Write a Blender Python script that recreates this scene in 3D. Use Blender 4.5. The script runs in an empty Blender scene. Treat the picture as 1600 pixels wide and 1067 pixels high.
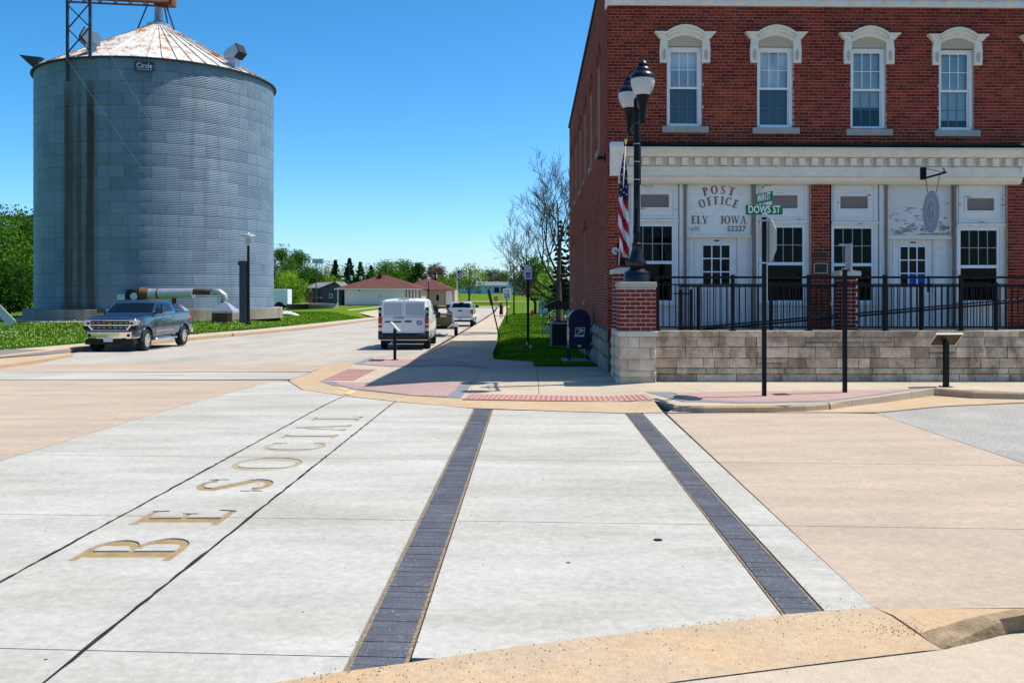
import bpy, bmesh, math, random
from mathutils import Vector, Matrix

R = math.radians
sc = bpy.context.scene
col = sc.collection
random.seed(7)

# ------------------------------------------------------------------ camera
# survey constants: focal length in photo pixels, horizon row, eye height
F, HY, CX, CZ = 1450.0, 457.0, 800.0, 1.75
cam = bpy.data.cameras.new('camera')
cam.sensor_width = 36.0
cam.lens = 36.0 * F / 1600.0
cam.shift_y = -(533.5 - HY) / 1600.0
cam.clip_start = 0.1
cam.clip_end = 5000
camo = bpy.data.objects.new('camera', cam)
col.objects.link(camo)
camo.location = (0, 0, CZ)
camo.rotation_euler = (R(90), 0, 0)
sc.camera = camo

# ------------------------------------------------------------------ sky and sun
SUN_EL, SUN_AZ = 61.0, 13.0          # azimuth counted from +x towards +y
world = bpy.data.worlds.new('World')
sc.world = world
world.use_nodes = True
wn = world.node_tree.nodes
wl = world.node_tree.links
wn.clear()
sky = wn.new('ShaderNodeTexSky')
sky.sky_type = 'NISHITA'
sky.sun_disc = False
sky.sun_elevation = R(SUN_EL)
sky.sun_rotation = R(90 - SUN_AZ)
sky.air_density = 0.62
sky.dust_density = 1.1
sky.ozone_density = 3.0
sky.altitude = 200
hs = wn.new('ShaderNodeHueSaturation')
hs.inputs['Saturation'].default_value = 1.33
hs.inputs['Hue'].default_value = 0.486
ga = wn.new('ShaderNodeGamma')
ga.inputs['Gamma'].default_value = 1.1
bg = wn.new('ShaderNodeBackground')
bg.inputs['Strength'].default_value = 0.135
wo = wn.new('ShaderNodeOutputWorld')
wl.new(sky.outputs[0], hs.inputs['Color'])
wl.new(hs.outputs[0], ga.inputs['Color'])
wl.new(ga.outputs[0], bg.inputs['Color'])
wl.new(bg.outputs[0], wo.inputs['Surface'])

sun = bpy.data.lights.new('sun', 'SUN')
sun.energy = 4.4
sun.angle = R(0.53)
sun.color = (1.0, 0.95, 0.86)
suno = bpy.data.objects.new('sun', sun)
col.objects.link(suno)
sdir = Vector((math.cos(R(SUN_EL)) * math.cos(R(SUN_AZ)), math.cos(R(SUN_EL)) * math.sin(R(SUN_AZ)), math.sin(R(SUN_EL))))
suno.rotation_euler = (-sdir).to_track_quat('-Z', 'Y').to_euler()
suno.location = (30, 10, 40)

vs = sc.view_settings
vs.view_transform = 'Standard'
vs.look = 'None'
vs.exposure = 0.55
vs.gamma = 1.0

# ------------------------------------------------------------------ terrain profiles
def interp(tab, y):
    if y <= tab[0][0]: return tab[0][1]
    for (a, va), (b, vb) in zip(tab, tab[1:]):
        if y <= b: return va + (vb - va) * (y - a) / (b - a)
    return tab[-1][1]
ROAD = [(15, -.08), (35, -.42), (70, -.82), (100, -1.12), (150, -1.5), (200, -1.15), (260, -.3), (350, 1.5), (600, 3.5)]
WALK = [(20, .02), (35, -.27), (70, -.66), (100, -.98), (150, -1.38), (200, -1.05), (260, -.2), (350, 1.55), (600, 3.5)]
LAWNR = [(20, -.03), (22, -.06), (24, -.10), (28, -.15), (35, -.23), (70, -.42), (100, -.75), (150, -1.1), (200, -.9), (260, -.1), (350, 1.6), (600, 3.5)]
LAWNL = [(0, -.02), (30, -.2), (85, -.22), (110, -.5), (170, -.55), (230, -.4), (350, 1.6), (600, 3.5)]
zr = lambda y: interp(ROAD, y)
zs = lambda y: interp(WALK, y)
def lin(t): return min(1.0, max(0.0, t))
def zs2(x, y):
    """sidewalk height with the kerb ramps at the corner"""
    z = interp(WALK, y)
    if y > 28.5 or x > 2.75: return z
    gx = lin((-x - 1.4) / 1.6)
    d1 = .068 * lin((2.7 - x) / 1.0) * lin((19.4 - y) / 2.2)
    d2 = max(0.0, z - interp(ROAD, y) - .018) * lin((28.5 - y) / 3.0)
    return z - d1 * (1 - gx) - d2 * gx
def sm(t):
    t = min(1, max(0, t)); return t * t * (3 - 2 * t)
KERBL = [(20, -14.0), (28, -15.4), (34, -15.9), (45, -15.4), (59, -14.2), (95, -14.0), (170, -14.0)]
def zg(x, y):
    kl = interp(KERBL, y)
    if y < 18.55 or (kl - 1.9 < x < -2.9 and y < 240): return zr(y) - .12
    if x <= kl - 1.9:
        return zr(y) + .10 + (interp(LAWNL, y) - zr(y) - .10) * sm((kl - 1.9 - x) / 4)
    return zr(y) + .02 + (interp(LAWNR, y) - zr(y) - .02) * sm((x + .95) / 1.3)
def at(px, py, y):
    return Vector(((px - CX) / F * y, y, CZ + (HY - py) / F * y))
def G(px, py, prof=zr, dz=0.0):
    y = 20.0
    for _ in range(60):
        z = zs2((px - CX) / F * y, y) if prof is zs else prof(y)
        y = .5 * y + .5 * F * (CZ - z - dz) / (py - HY)
    return Vector(((px - CX) / F * y, y))

# ------------------------------------------------------------------ mesh helpers
class MB:
    def __init__(s): s.v = []; s.f = []; s.m = []
    def add(s, vs_, fs, m=0):
        n = len(s.v); s.v += [tuple(p) for p in vs_]
        for f in fs: s.f.append([i + n for i in f]); s.m.append(m)
        return s
    def box(s, x0, x1, y0, y1, z0, z1, m=0):
        return s.add([(x0, y0, z0), (x1, y0, z0), (x1, y1, z0), (x0, y1, z0), (x0, y0, z1), (x1, y0, z1), (x1, y1, z1), (x0, y1, z1)],
                     [(0, 3, 2, 1), (4, 5, 6, 7), (0, 1, 5, 4), (1, 2, 6, 5), (2, 3, 7, 6), (3, 0, 4, 7)], m)
    def extr(s, poly, vec, m=0):
        n = len(poly); vec = Vector(vec); P = [Vector(p) for p in poly]
        return s.add(P + [p + vec for p in P], [list(range(n))[::-1], list(range(n, 2 * n))] + [(i, (i + 1) % n, (i + 1) % n + n, i + n) for i in range(n)], m)
    def prism(s, poly, z0, z1, m=0):
        return s.extr([(p[0], p[1], z0) for p in poly], (0, 0, z1 - z0), m)
    def quad(s, a, b, c, d, m=0): return s.add([a, b, c, d], [(0, 1, 2, 3)], m)
    def poly(s, pts, m=0): return s.add(pts, [list(range(len(pts)))], m)
    def bar(s, a, b, w, h=None, m=0, up=(0, 0, 1)):
        a = Vector(a); b = Vector(b); h = h or w; d = (b - a).normalized(); u = Vector(up)
        if abs(d.dot(u)) > .95: u = Vector((0, 1, 0))
        x = d.cross(u).normalized() * w / 2; z = x.cross(d).normalized() * h / 2
        return s.add([a - x - z, a + x - z, a + x + z, a - x + z, b - x - z, b + x - z, b + x + z, b - x + z],
                     [(0, 3, 2, 1), (4, 5, 6, 7), (0, 1, 5, 4), (1, 2, 6, 5), (2, 3, 7, 6), (3, 0, 4, 7)], m)
    def tube(s, pts, r, n=8, m=0, caps=True):
        pts = [Vector(p) for p in pts]; k = len(pts)
        rs = r if isinstance(r, (list, tuple)) else [r] * k
        V = []; Fc = []
        x = None
        for i, p in enumerate(pts):
            d = (pts[min(i + 1, k - 1)] - pts[max(i - 1, 0)]).normalized()
            if x is None:
                u = Vector((0, 0, 1)) if abs(d.z) < .9 else Vector((1, 0, 0))
                x = d.cross(u).normalized()
            else:
                x = (x - d * x.dot(d)).normalized()
            y = d.cross(x)
            for j in range(n):
                a = 2 * math.pi * j / n
                V.append(p + (x * math.cos(a) + y * math.sin(a)) * rs[i])
        for i in range(k - 1):
            for j in range(n):
                Fc.append((i * n + j, i * n + (j + 1) % n, (i + 1) * n + (j + 1) % n, (i + 1) * n + j))
        if caps:
            Fc.append(list(range(n))[::-1]); Fc.append(list(range((k - 1) * n, k * n)))
        return s.add(V, Fc, m)
    def lathe(s, prof, n=20, c=(0, 0, 0), m=0, axis='z'):
        V = []; Fc = []
        for (r, z) in prof:
            for j in range(n):
                a = 2 * math.pi * j / n
                p = (r * math.cos(a), r * math.sin(a), z)
                if axis == 'y': p = (p[0], p[2], p[1])
                elif axis == 'x': p = (p[2], p[0], p[1])
                V.append((p[0] + c[0], p[1] + c[1], p[2] + c[2]))
        for i in range(len(prof) - 1):
            for j in range(n):
                Fc.append((i * n + j, i * n + (j + 1) % n, (i + 1) * n + (j + 1) % n, (i + 1) * n + j))
        if prof[0][0] > 1e-4: Fc.append(list(range(n))[::-1])
        if prof[-1][0] > 1e-4: Fc.append(list(range((len(prof) - 1) * n, len(prof) * n)))
        return s.add(V, Fc, m)
    def mesh(s, name, mats, smooth=False, xf=None, fix=True):
        me = bpy.data.meshes.new(name)
        me.from_pydata(s.v, [], s.f)
        if not isinstance(mats, (list, tuple)): mats = [mats]
        for m in mats: me.materials.append(m)
        if len(mats) > 1: me.polygons.foreach_set('material_index', s.m)
        if xf is not None: me.transform(xf)
        if fix:
            bm = bmesh.new(); bm.from_mesh(me)
            bmesh.ops.recalc_face_normals(bm, faces=bm.faces)
            bm.to_mesh(me); bm.free()
        if smooth is not False and smooth is not None:
            me.polygons.foreach_set('use_smooth', [True] * len(me.polygons))
            if smooth is not True:
                me.set_sharp_from_angle(angle=R(smooth))
        me.update()
        return me
    def build(s, name, mats, parent=None, smooth=False, xf=None, fix=True, bevel=0, loc=None, rz=0):
        o = bpy.data.objects.new(name, s.mesh(name, mats, smooth, xf, fix))
        col.objects.link(o)
        if parent: o.parent = parent
        if loc is not None: o.location = loc
        if rz: o.rotation_euler.z = rz
        if bevel:
            b = o.modifiers.new('bevel', 'BEVEL'); b.width = bevel; b.segments = 2; b.limit_method = 'ANGLE'; b.angle_limit = R(40)
        return o
def tag(o, label=None, cat=None, group=None, kind=None):
    if label: o['label'] = label
    if cat: o['category'] = cat
    if group: o['group'] = group
    if kind: o['kind'] = kind
    return o
def empty(name, loc=(0, 0, 0), rz=0, label=None, cat=None, group=None):
    o = bpy.data.objects.new(name, None)
    o.empty_display_size = .2
    col.objects.link(o); o.location = loc; o.rotation_euler.z = rz
    return tag(o, label, cat, group)
def inst(me, name, parent=None, loc=(0, 0, 0), rz=0, scale=None):
    o = bpy.data.objects.new(name, me); col.objects.link(o)
    if parent: o.parent = parent
    o.location = loc; o.rotation_euler.z = rz
    if scale: o.scale = scale
    return o
def copy_tree(o, parent=None):
    c = o.copy(); col.objects.link(c); c.parent = parent
    for ch in list(o.children): copy_tree(ch, c)
    return c

# ------------------------------------------------------------------ materials
def mat(name, c, rough=.75, metal=0.0, c2=None, amt=.5, scale=2.0, stretch=(1, 1, 1), speck=0.0, speckc=(.02, .02, .02), speckscale=60,
        bump=0.0, bscale=60, isl=0.0, spec=.25, lo3=.45, hi3=.75, coord='world', c3=None, amt3=.0, scale3=.35, coat=0.0, grain=0.0, gscale=22, dots=0.0, dscale=2.2, dcol=(.03, .025, .02)):
    """principled material: base colour, soft blotches (c2), large stains (c3), dark specks, bump, per-piece variation"""
    m = bpy.data.materials.new(name); m.use_nodes = True
    nt = m.node_tree; N = nt.nodes; L = nt.links
    b = N['Principled BSDF']
    b.inputs['Roughness'].default_value = rough
    b.inputs['Metallic'].default_value = metal
    b.inputs['Specular IOR Level'].default_value = spec
    b.inputs['Coat Weight'].default_value = coat
    b.inputs['Coat Roughness'].default_value = .04
    b.inputs['Base Color'].default_value = (*c, 1)
    if not (c2 or c3 or speck or bump or isl or grain): return m
    if coord == 'world':
        vec = N.new('ShaderNodeNewGeometry').outputs['Position']
    else:
        vec = N.new('ShaderNodeTexCoord').outputs['Object']
    mp = N.new('ShaderNodeMapping'); mp.inputs['Scale'].default_value = stretch
    L.new(vec, mp.inputs['Vector'])
    cur = None
    def mix(fac, A, B, blend='MIX'):
        x = N.new('ShaderNodeMix'); x.data_type = 'RGBA'; x.blend_type = blend
        if isinstance(fac, float): x.inputs[0].default_value = fac
        else: L.new(fac, x.inputs[0])
        for sck, val in ((x.inputs[6], A), (x.inputs[7], B)):
            if isinstance(val, tuple): sck.default_value = (*val, 1)
            else: L.new(val, sck)
        return x.outputs[2]
    def noise(scl, det=4, lo=.35, hi=.65, top=1.0, v=None, ro=.55):
        n = N.new('ShaderNodeTexNoise'); n.inputs['Scale'].default_value = scl; n.inputs['Detail'].default_value = det
        n.inputs['Roughness'].default_value = ro
        L.new(v or mp.outputs[0], n.inputs['Vector'])
        r = N.new('ShaderNodeMapRange'); r.inputs[1].default_value = lo; r.inputs[2].default_value = hi; r.inputs[4].default_value = top
        L.new(n.outputs[0], r.inputs[0])
        return r.outputs[0]
    cur = c
    if c2: cur = mix(noise(scale, 5, .3, .7, amt), cur, c2)
    if c3: cur = mix(noise(scale3, 6, lo3, hi3, amt3, ro=.65), cur, c3)
    if isl:
        g = N.new('ShaderNodeNewGeometry'); oi = N.new('ShaderNodeObjectInfo')
        ad = N.new('ShaderNodeMath'); ad.operation = 'ADD'; L.new(g.outputs['Random Per Island'], ad.inputs[0]); L.new(oi.outputs['Random'], ad.inputs[1])
        fr = N.new('ShaderNodeMath'); fr.operation = 'FRACT'; L.new(ad.outputs[0], fr.inputs[0])
        r = N.new('ShaderNodeMapRange'); r.inputs[3].default_value = 1 - isl; r.inputs[4].default_value = 1 + isl
        L.new(fr.outputs[0], r.inputs[0])
        hsv = N.new('ShaderNodeHueSaturation')
        L.new(r.outputs[0], hsv.inputs['Value'])
        if isinstance(cur, tuple): hsv.inputs['Color'].default_value = (*cur, 1)
        else: L.new(cur, hsv.inputs['Color'])
        cur = hsv.outputs[0]
    if grain:
        hv = N.new('ShaderNodeHueSaturation')
        gn = N.new('ShaderNodeTexNoise'); gn.inputs['Scale'].default_value = gscale; gn.inputs['Detail'].default_value = 6; gn.inputs['Roughness'].default_value = .75
        L.new(vec, gn.inputs['Vector'])
        r = N.new('ShaderNodeMapRange'); r.inputs[1].default_value = .3; r.inputs[2].default_value = .7; r.inputs[3].default_value = 1 - grain; r.inputs[4].default_value = 1 + grain
        L.new(gn.outputs[0], r.inputs[0]); L.new(r.outputs[0], hv.inputs['Value'])
        if isinstance(cur, tuple): hv.inputs['Color'].default_value = (*cur, 1)
        else: L.new(cur, hv.inputs['Color'])
        cur = hv.outputs[0]
    if dots:
        vo = N.new('ShaderNodeTexVoronoi'); vo.inputs['Scale'].default_value = dscale; L.new(vec, vo.inputs['Vector'])
        sx = N.new('ShaderNodeSeparateColor'); L.new(vo.outputs['Color'], sx.inputs[0])
        lim = N.new('ShaderNodeMapRange'); lim.inputs[1].default_value = .45; lim.inputs[2].default_value = 1.0; lim.inputs[3].default_value = 0.0; lim.inputs[4].default_value = .055 * dots; L.new(sx.outputs[0], lim.inputs[0])
        cp = N.new('ShaderNodeMath'); cp.operation = 'LESS_THAN'; L.new(vo.outputs['Distance'], cp.inputs[0]); L.new(lim.outputs[0], cp.inputs[1])
        cur = mix(cp.outputs[0], cur, dcol)
    if speck: cur = mix(noise(speckscale, 2, .62, .72, speck), cur, speckc)
    if not isinstance(cur, tuple): L.new(cur, b.inputs['Base Color'])
    if bump:
        bn = N.new('ShaderNodeTexNoise'); bn.inputs['Scale'].default_value = bscale; bn.inputs['Detail'].default_value = 5
        L.new(mp.outputs[0], bn.inputs['Vector'])
        bp = N.new('ShaderNodeBump'); bp.inputs['Strength'].default_value = bump; bp.inputs['Distance'].default_value = .02
        L.new(bn.outputs[0], bp.inputs['Height']); L.new(bp.outputs[0], b.inputs['Normal'])
    return m
def leafmat(name, c, c2):
    m = bpy.data.materials.new(name); m.use_nodes = True
    N = m.node_tree.nodes; L = m.node_tree.links; N.clear()
    g = N.new('ShaderNodeNewGeometry'); oi = N.new('ShaderNodeObjectInfo')
    mx = N.new('ShaderNodeMix'); mx.data_type = 'RGBA'
    mx.inputs[6].default_value = (*c, 1); mx.inputs[7].default_value = (*c2, 1)
    L.new(g.outputs['Random Per Island'], mx.inputs[0])
    hv = N.new('ShaderNodeHueSaturation')
    r = N.new('ShaderNodeMapRange'); r.inputs[3].default_value = .8; r.inputs[4].default_value = 1.2
    L.new(oi.outputs['Random'], r.inputs[0])
    ns = N.new('ShaderNodeTexNoise'); ns.inputs['Scale'].default_value = .55; ns.inputs['Detail'].default_value = 3; L.new(g.outputs['Position'], ns.inputs['Vector'])
    r2 = N.new('ShaderNodeMapRange'); r2.inputs[1].default_value = .3; r2.inputs[2].default_value = .7; r2.inputs[3].default_value = .62; r2.inputs[4].default_value = 1.4; L.new(ns.outputs[0], r2.inputs[0])
    mv = N.new('ShaderNodeMath'); mv.operation = 'MULTIPLY'; L.new(r.outputs[0], mv.inputs[0]); L.new(r2.outputs[0], mv.inputs[1]); L.new(mv.outputs[0], hv.inputs['Value'])
    L.new(mx.outputs[2], hv.inputs['Color'])
    d = N.new('ShaderNodeBsdfDiffuse'); t = N.new('ShaderNodeBsdfTranslucent')
    L.new(hv.outputs[0], d.inputs['Color']); L.new(hv.outputs[0], t.inputs['Color'])
    ms = N.new('ShaderNodeMixShader'); ms.inputs[0].default_value = .3
    L.new(d.outputs[0], ms.inputs[1]); L.new(t.outputs[0], ms.inputs[2])
    o = N.new('ShaderNodeOutputMaterial'); L.new(ms.outputs[0], o.inputs['Surface'])
    return m
def glassmat(name, tint=(.9, .95, 1), refl=1.0, ior=1.5):
    """thin window pane: clear, with fresnel reflection"""
    m = bpy.data.materials.new(name); m.use_nodes = True
    N = m.node_tree.nodes; L = m.node_tree.links; N.clear()
    tr = N.new('ShaderNodeBsdfTransparent'); tr.inputs['Color'].default_value = (*tint, 1)
    gl = N.new('ShaderNodeBsdfGlossy'); gl.inputs['Roughness'].default_value = .03
    fr = N.new('ShaderNodeFresnel'); fr.inputs['IOR'].default_value = ior
    ms = N.new('ShaderNodeMixShader'); L.new(fr.outputs[0], ms.inputs[0]); L.new(tr.outputs[0], ms.inputs[1]); L.new(gl.outputs[0], ms.inputs[2])
    o = N.new('ShaderNodeOutputMaterial'); L.new(ms.outputs[0], o.inputs['Surface'])
    return m
M = {}
M['conc_white'] = mat('white_concrete', (.435, .42, .382), .88, spec=.15, c2=(.34, .33, .30), amt=.85, scale=1.6, stretch=(.45, 1.5, 1), c3=(.25, .225, .18), amt3=.85, scale3=.6, lo3=.45, hi3=.85, grain=.17, gscale=16, dots=.8, dscale=2.6, bump=.3, bscale=70)
M['conc_tan'] = mat('tan_concrete', (.430, .342, .265), .88, spec=.15, c2=(.35, .28, .215), amt=.85, scale=1.5, stretch=(.5, 1.6, 1), c3=(.29, .235, .185), amt3=.75, scale3=.5, lo3=.46, hi3=.85, grain=.15, gscale=18, dots=.7, dscale=2.4, bump=.3, bscale=80)
M['conc_gutter'] = mat('gutter_concrete', (.45, .345, .23), .88, spec=.15, c2=(.37, .285, .20), amt=.85, scale=2, c3=(.46, .27, .11), amt3=.75, scale3=.9, grain=.17, gscale=22, dots=.5, dscale=4.5, bump=.4, bscale=70)
M['conc_walk'] = mat('sidewalk_concrete', (.465, .385, .29), .88, spec=.15, c2=(.39, .325, .25), amt=.85, scale=1.0, c3=(.32, .27, .21), amt3=.6, grain=.13, gscale=20, dots=.6, dscale=3, bump=.25)
M['street'] = mat('street_concrete', (.40, .365, .315), .88, spec=.15, c2=(.345, .315, .27), amt=.9, scale=.6, stretch=(1.4, .4, 1), c3=(.27, .24, .205), amt3=.75, scale3=.3, grain=.14, gscale=14, dots=.8, dscale=1.4, bump=.25)
M['joint'] = mat('joint_filler', (.018, .017, .018), .95, spec=.05, c2=(.05, .045, .04), amt=.7, scale=4)
M['asphalt'] = mat('worn_asphalt', (.36, .345, .315), .95, spec=.08, c2=(.27, .26, .24), amt=.9, scale=1.2, grain=.42, gscale=26, dots=.8, dscale=6, bump=.6, bscale=90)
M['asphalt_patch'] = mat('purple_asphalt', (.22, .19, .18), .9, c2=(.16, .14, .135), amt=.9, scale=30, bump=.4, bscale=100)
M['paver'] = mat('charcoal_paver', (.082, .088, .108), .85, spec=.15, c2=(.062, .066, .082), amt=.8, scale=6, c3=(.15, .155, .17), amt3=.45, scale3=2.5, grain=.2, gscale=40, speck=.35, speckc=(.4, .4, .4), speckscale=44, bump=.35, isl=.10)
M['paver_grey'] = mat('grey_paver', (.20, .215, .24), .8, c2=(.15, .16, .18), amt=.8, scale=9, bump=.3)
M['tactile'] = mat('tactile_red', (.29, .12, .105), .8, c2=(.36, .19, .165), amt=.6, scale=5, bump=.2)
M['tactile_pale'] = mat('tactile_worn', (.43, .26, .225), .8, c2=(.37, .2, .175), amt=.6, scale=5)
M['grit'] = mat('paver_edge_grit', (.33, .25, .17), .95, c2=(.08, .06, .045), amt=.9, scale=45, bump=.5)
M['kerb_stain'] = mat('stained_kerb', (.36, .27, .17), .9, spec=.1, c2=(.22, .155, .09), amt=.9, scale=4, c3=(.10, .07, .04), amt3=.7, scale3=2, grain=.2, bump=.5, bscale=40)
M['mud'] = mat('dried_mud', (.23, .155, .07), .9, c2=(.33, .24, .12), amt=.9, scale=9, bump=.4)
M['recess'] = mat('recess_concrete', (.35, .30, .215), .9, c2=(.26, .205, .125), amt=.8, scale=3, grain=.15, bump=.3)
M['yellow'] = mat('worn_yellow_paint', (.62, .45, .10), .8, c2=(.52, .42, .28), amt=.9, scale=9)
M['mortar'] = mat('buff_mortar', (.58, .42, .31), .95, c2=(.46, .33, .24), amt=.8, scale=4)
M['brick'] = mat('red_brick', (.25, .029, .018), .85, c2=(.155, .019, .013), amt=.9, scale=7, c3=(.32, .058, .03), amt3=.7, scale3=.8, isl=.42, bump=.35, bscale=50, spec=.15)
M['mortar_side'] = mat('grey_mortar', (.52, .36, .28), .95, c2=(.42, .28, .21), amt=.8, scale=3)
M['brick_side'] = mat('side_brick', (.24, .052, .028), .85, c2=(.17, .035, .02), amt=.9, scale=5, c3=(.28, .09, .05), amt3=.7, scale3=.5, isl=.3, bump=.3, bscale=50, spec=.15)
M['brick_pier'] = mat('pier_brick', (.19, .024, .018), .8, c2=(.135, .018, .014), amt=.9, scale=8, isl=.25, bump=.3, spec=.3)
M['mortar_pale'] = mat('pale_mortar', (.80, .70, .62), .95, c2=(.70, .60, .53), amt=.7, scale=8)
M['stone'] = mat('weathered_limestone', (.60, .465, .34), .92, c2=(.41, .315, .225), amt=.9, scale=5, c3=(.075, .058, .042), amt3=.8, scale3=3.2, lo3=.47, hi3=.72, stretch=(1, 1, .55), isl=.34, grain=.25, gscale=14, bump=.8, bscale=18, spec=.1)
M['stone_pier'] = mat('pier_limestone', (.680, .564, .423), .9, c2=(.536, .436, .322), amt=.9, scale=4, c3=(.206, .158, .110), amt3=.7, scale3=2.5, isl=.12, bump=.6, bscale=22, spec=.2)
M['stone_dark'] = mat('dark_limestone', (.30, .27, .23), .9, c2=(.20, .18, .155), amt=.9, scale=3, isl=.15, bump=.7, bscale=16, spec=.2)  # darker limestone tone for the foundation stones and side sills
M['stone_joint'] = mat('stone_joint', (.14, .115, .09), .95, c2=(.09, .075, .06), amt=.8, scale=3)
M['lime_cap'] = mat('limestone_cap', (.45, .41, .36), .85, c2=(.36, .33, .29), amt=.8, scale=5, bump=.3)
M['lime_band'] = mat('pale_limestone_band', (.62, .56, .48), .85, c2=(.54, .49, .42), amt=.8, scale=4, bump=.2)
M['cap_white'] = mat('pale_concrete_cap', (.62, .57, .52), .85, c2=(.48, .44, .4), amt=.6, scale=8, bump=.2)
M['paint'] = mat('white_trim_paint', (.82, .79, .77), .55, c2=(.76, .73, .71), amt=.7, scale=1.6, c3=(.45, .41, .38), amt3=.3, scale3=6, bump=.06, bscale=30)
M['paint_flake'] = mat('flaking_white_paint', (.80, .77, .74), .7, c2=(.72, .69, .66), amt=.7, scale=2, stretch=(.35, 1, 1.6), c3=(.12, .10, .09), amt3=.85, lo3=.6, hi3=.66, scale3=9, bump=.3)
M['cream'] = mat('cream_trim_paint', (.82, .76, .66), .6, c2=(.76, .69, .58), amt=.7, scale=2, c3=(.45, .39, .32), amt3=.3, scale3=5)
M['beige'] = mat('beige_board', (.52, .42, .32), .7, c2=(.46, .37, .28), amt=.6, scale=3)
M['taupe'] = mat('taupe_paint', (.23, .185, .165), .6, c2=(.19, .155, .14), amt=.5, scale=5)
M['letter'] = mat('taupe_lettering', (.20, .145, .125), .6)
M['vinyl'] = mat('white_vinyl_frame', (.82, .84, .88), .4, c2=(.77, .79, .84), amt=.5, scale=3)
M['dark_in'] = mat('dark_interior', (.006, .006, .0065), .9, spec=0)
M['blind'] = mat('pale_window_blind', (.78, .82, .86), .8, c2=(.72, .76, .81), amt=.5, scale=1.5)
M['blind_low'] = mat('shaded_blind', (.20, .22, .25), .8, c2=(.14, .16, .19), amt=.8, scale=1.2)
M['pane'] = glassmat('window_pane', ior=1.7)
M['pane_dim'] = glassmat('shop_window_pane', ior=1.22)
M['pane_dark'] = mat('dark_pane', (.004, .0045, .005), .08, spec=.12)
M['muntin_dim'] = mat('greyish_muntin', (.30, .34, .33), .5)
M['iron'] = mat('black_iron', (.005, .0055, .007), .5, spec=.2)
M['iron_blue'] = mat('black_gloss_enamel', (.007, .009, .015), .3, spec=.35, coat=.1)
M['black'] = mat('matt_black', (.012, .012, .013), .6)
M['globe'] = mat('frosted_lamp_globe', (.52, .51, .54), .2, spec=.6)
M['gold'] = mat('gold_finial', (.85, .55, .12), .25, 1.0)
M['alu'] = mat('bare_aluminium', (.50, .52, .55), .45, .7, c2=(.42, .44, .47), amt=.6, scale=5)
M['alu_pale'] = mat('pale_sign_back', (.48, .48, .46), .6, .2)
M['green_sign'] = mat('green_sign_sheet', (.005, .17, .065), .45)
M['white_sign'] = mat('white_sheet', (.80, .80, .80), .5)
M['red_sign'] = mat('red_sign_sheet', (.45, .015, .02), .5)
M['blue_sign'] = mat('blue_sign_sheet', (.015, .06, .40), .5)
M['galv_roof'] = mat('pale_galvanised_roof', (.62, .62, .60), .55, .1, c2=(.50, .46, .40), amt=.8, scale=1.1, c3=(.40, .165, .06), amt3=.9, scale3=1.0, lo3=.50, hi3=.60, isl=.05)
M['galv'] = mat('galvanised_duct', (.48, .50, .52), .4, .6, c2=(.38, .40, .42), amt=.8, scale=2)
M['rust'] = mat('rusty_steel', (.16, .055, .028), .85, c2=(.09, .035, .022), amt=.9, scale=4, c3=(.26, .12, .06), amt3=.6, scale3=2)
M['steel_dark'] = mat('dark_blue_steel', (.045, .06, .085), .55, .3, c2=(.03, .04, .06), amt=.6, scale=2)
M['found'] = mat('stained_foundation', (.33, .29, .24), .9, c2=(.22, .19, .155), amt=.9, scale=1.6, stretch=(1.5, 1.5, .2), c3=(.06, .05, .04), amt3=.85, scale3=.5, bump=.3)
M['dirt'] = mat('gravel_strip', (.40, .36, .30), .95, c2=(.30, .27, .22), amt=.9, scale=6, bump=.4)
M['bark'] = mat('bark', (.11, .085, .065), .9, c2=(.07, .055, .042), amt=.9, scale=6, stretch=(3, 3, .6), bump=.5)
M['bark_grey'] = mat('grey_bark', (.085, .068, .058), .9, c2=(.055, .045, .04), amt=.9, scale=6, stretch=(3, 3, .6))
M['lf_mid'] = leafmat('leaf_mid', (.045, .12, .014), (.10, .21, .022))
M['lf_dark'] = leafmat('leaf_dark', (.020, .060, .010), (.05, .11, .016))
M['lf_lime'] = leafmat('leaf_lime', (.13, .24, .02), (.21, .32, .035))
M['lf_red'] = leafmat('leaf_red', (.115, .042, .03), (.17, .085, .045))
M['lf_pine'] = leafmat('leaf_pine', (.010, .028, .012), (.022, .05, .02))
M['lf_grey'] = leafmat('leaf_sparse', (.09, .13, .06), (.14, .19, .09))
M['petal'] = leafmat('blossom', (.55, .58, .52), (.7, .72, .66))
M['grass'] = leafmat('grass_blade', (.06, .15, .010), (.13, .24, .018))
M['clover'] = mat('white_clover', (.72, .72, .66), .8)
M['dandelion'] = mat('yellow_flower', (.7, .5, .03), .8)
M['lawn'] = mat('lawn_soil', (.068, .135, .012), 1.0, spec=0.0, c2=(.095, .165, .015), amt=.9, scale=.8, c3=(.15, .19, .04), amt3=.6, scale3=.15, bump=.5, bscale=9)
M['tyre'] = mat('tyre_rubber', (.018, .018, .019), .8)
M['rim'] = mat('alloy_rim', (.62, .63, .65), .25, .9)
M['chrome'] = mat('chrome', (.80, .80, .82), .08, 1.0)
M['carglass'] = mat('car_glass', (.003, .004, .006), .05, spec=.35)
M['paint_navy'] = mat('slate_blue_paint', (.014, .030, .070), .2, .2, coat=1.0)
M['paint_white'] = mat('white_van_paint', (.80, .81, .84), .35, coat=.6, c2=(.74, .75, .79), amt=.4, scale=1)
M['paint_silver'] = mat('silver_paint', (.50, .51, .53), .3, .5, coat=.7)
M['plastic'] = mat('dark_plastic', (.022, .022, .024), .55)
M['tail'] = mat('tail_lamp_red', (.42, .012, .010), .2, coat=.6)
M['amber'] = mat('amber_lens', (.6, .16, .02), .25)
M['lens'] = mat('clear_lens', (.55, .58, .62), .12, .4, coat=.8)
M['plate'] = mat('number_plate', (.55, .62, .66), .5, c2=(.42, .52, .40), amt=.5, scale=6)
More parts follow.
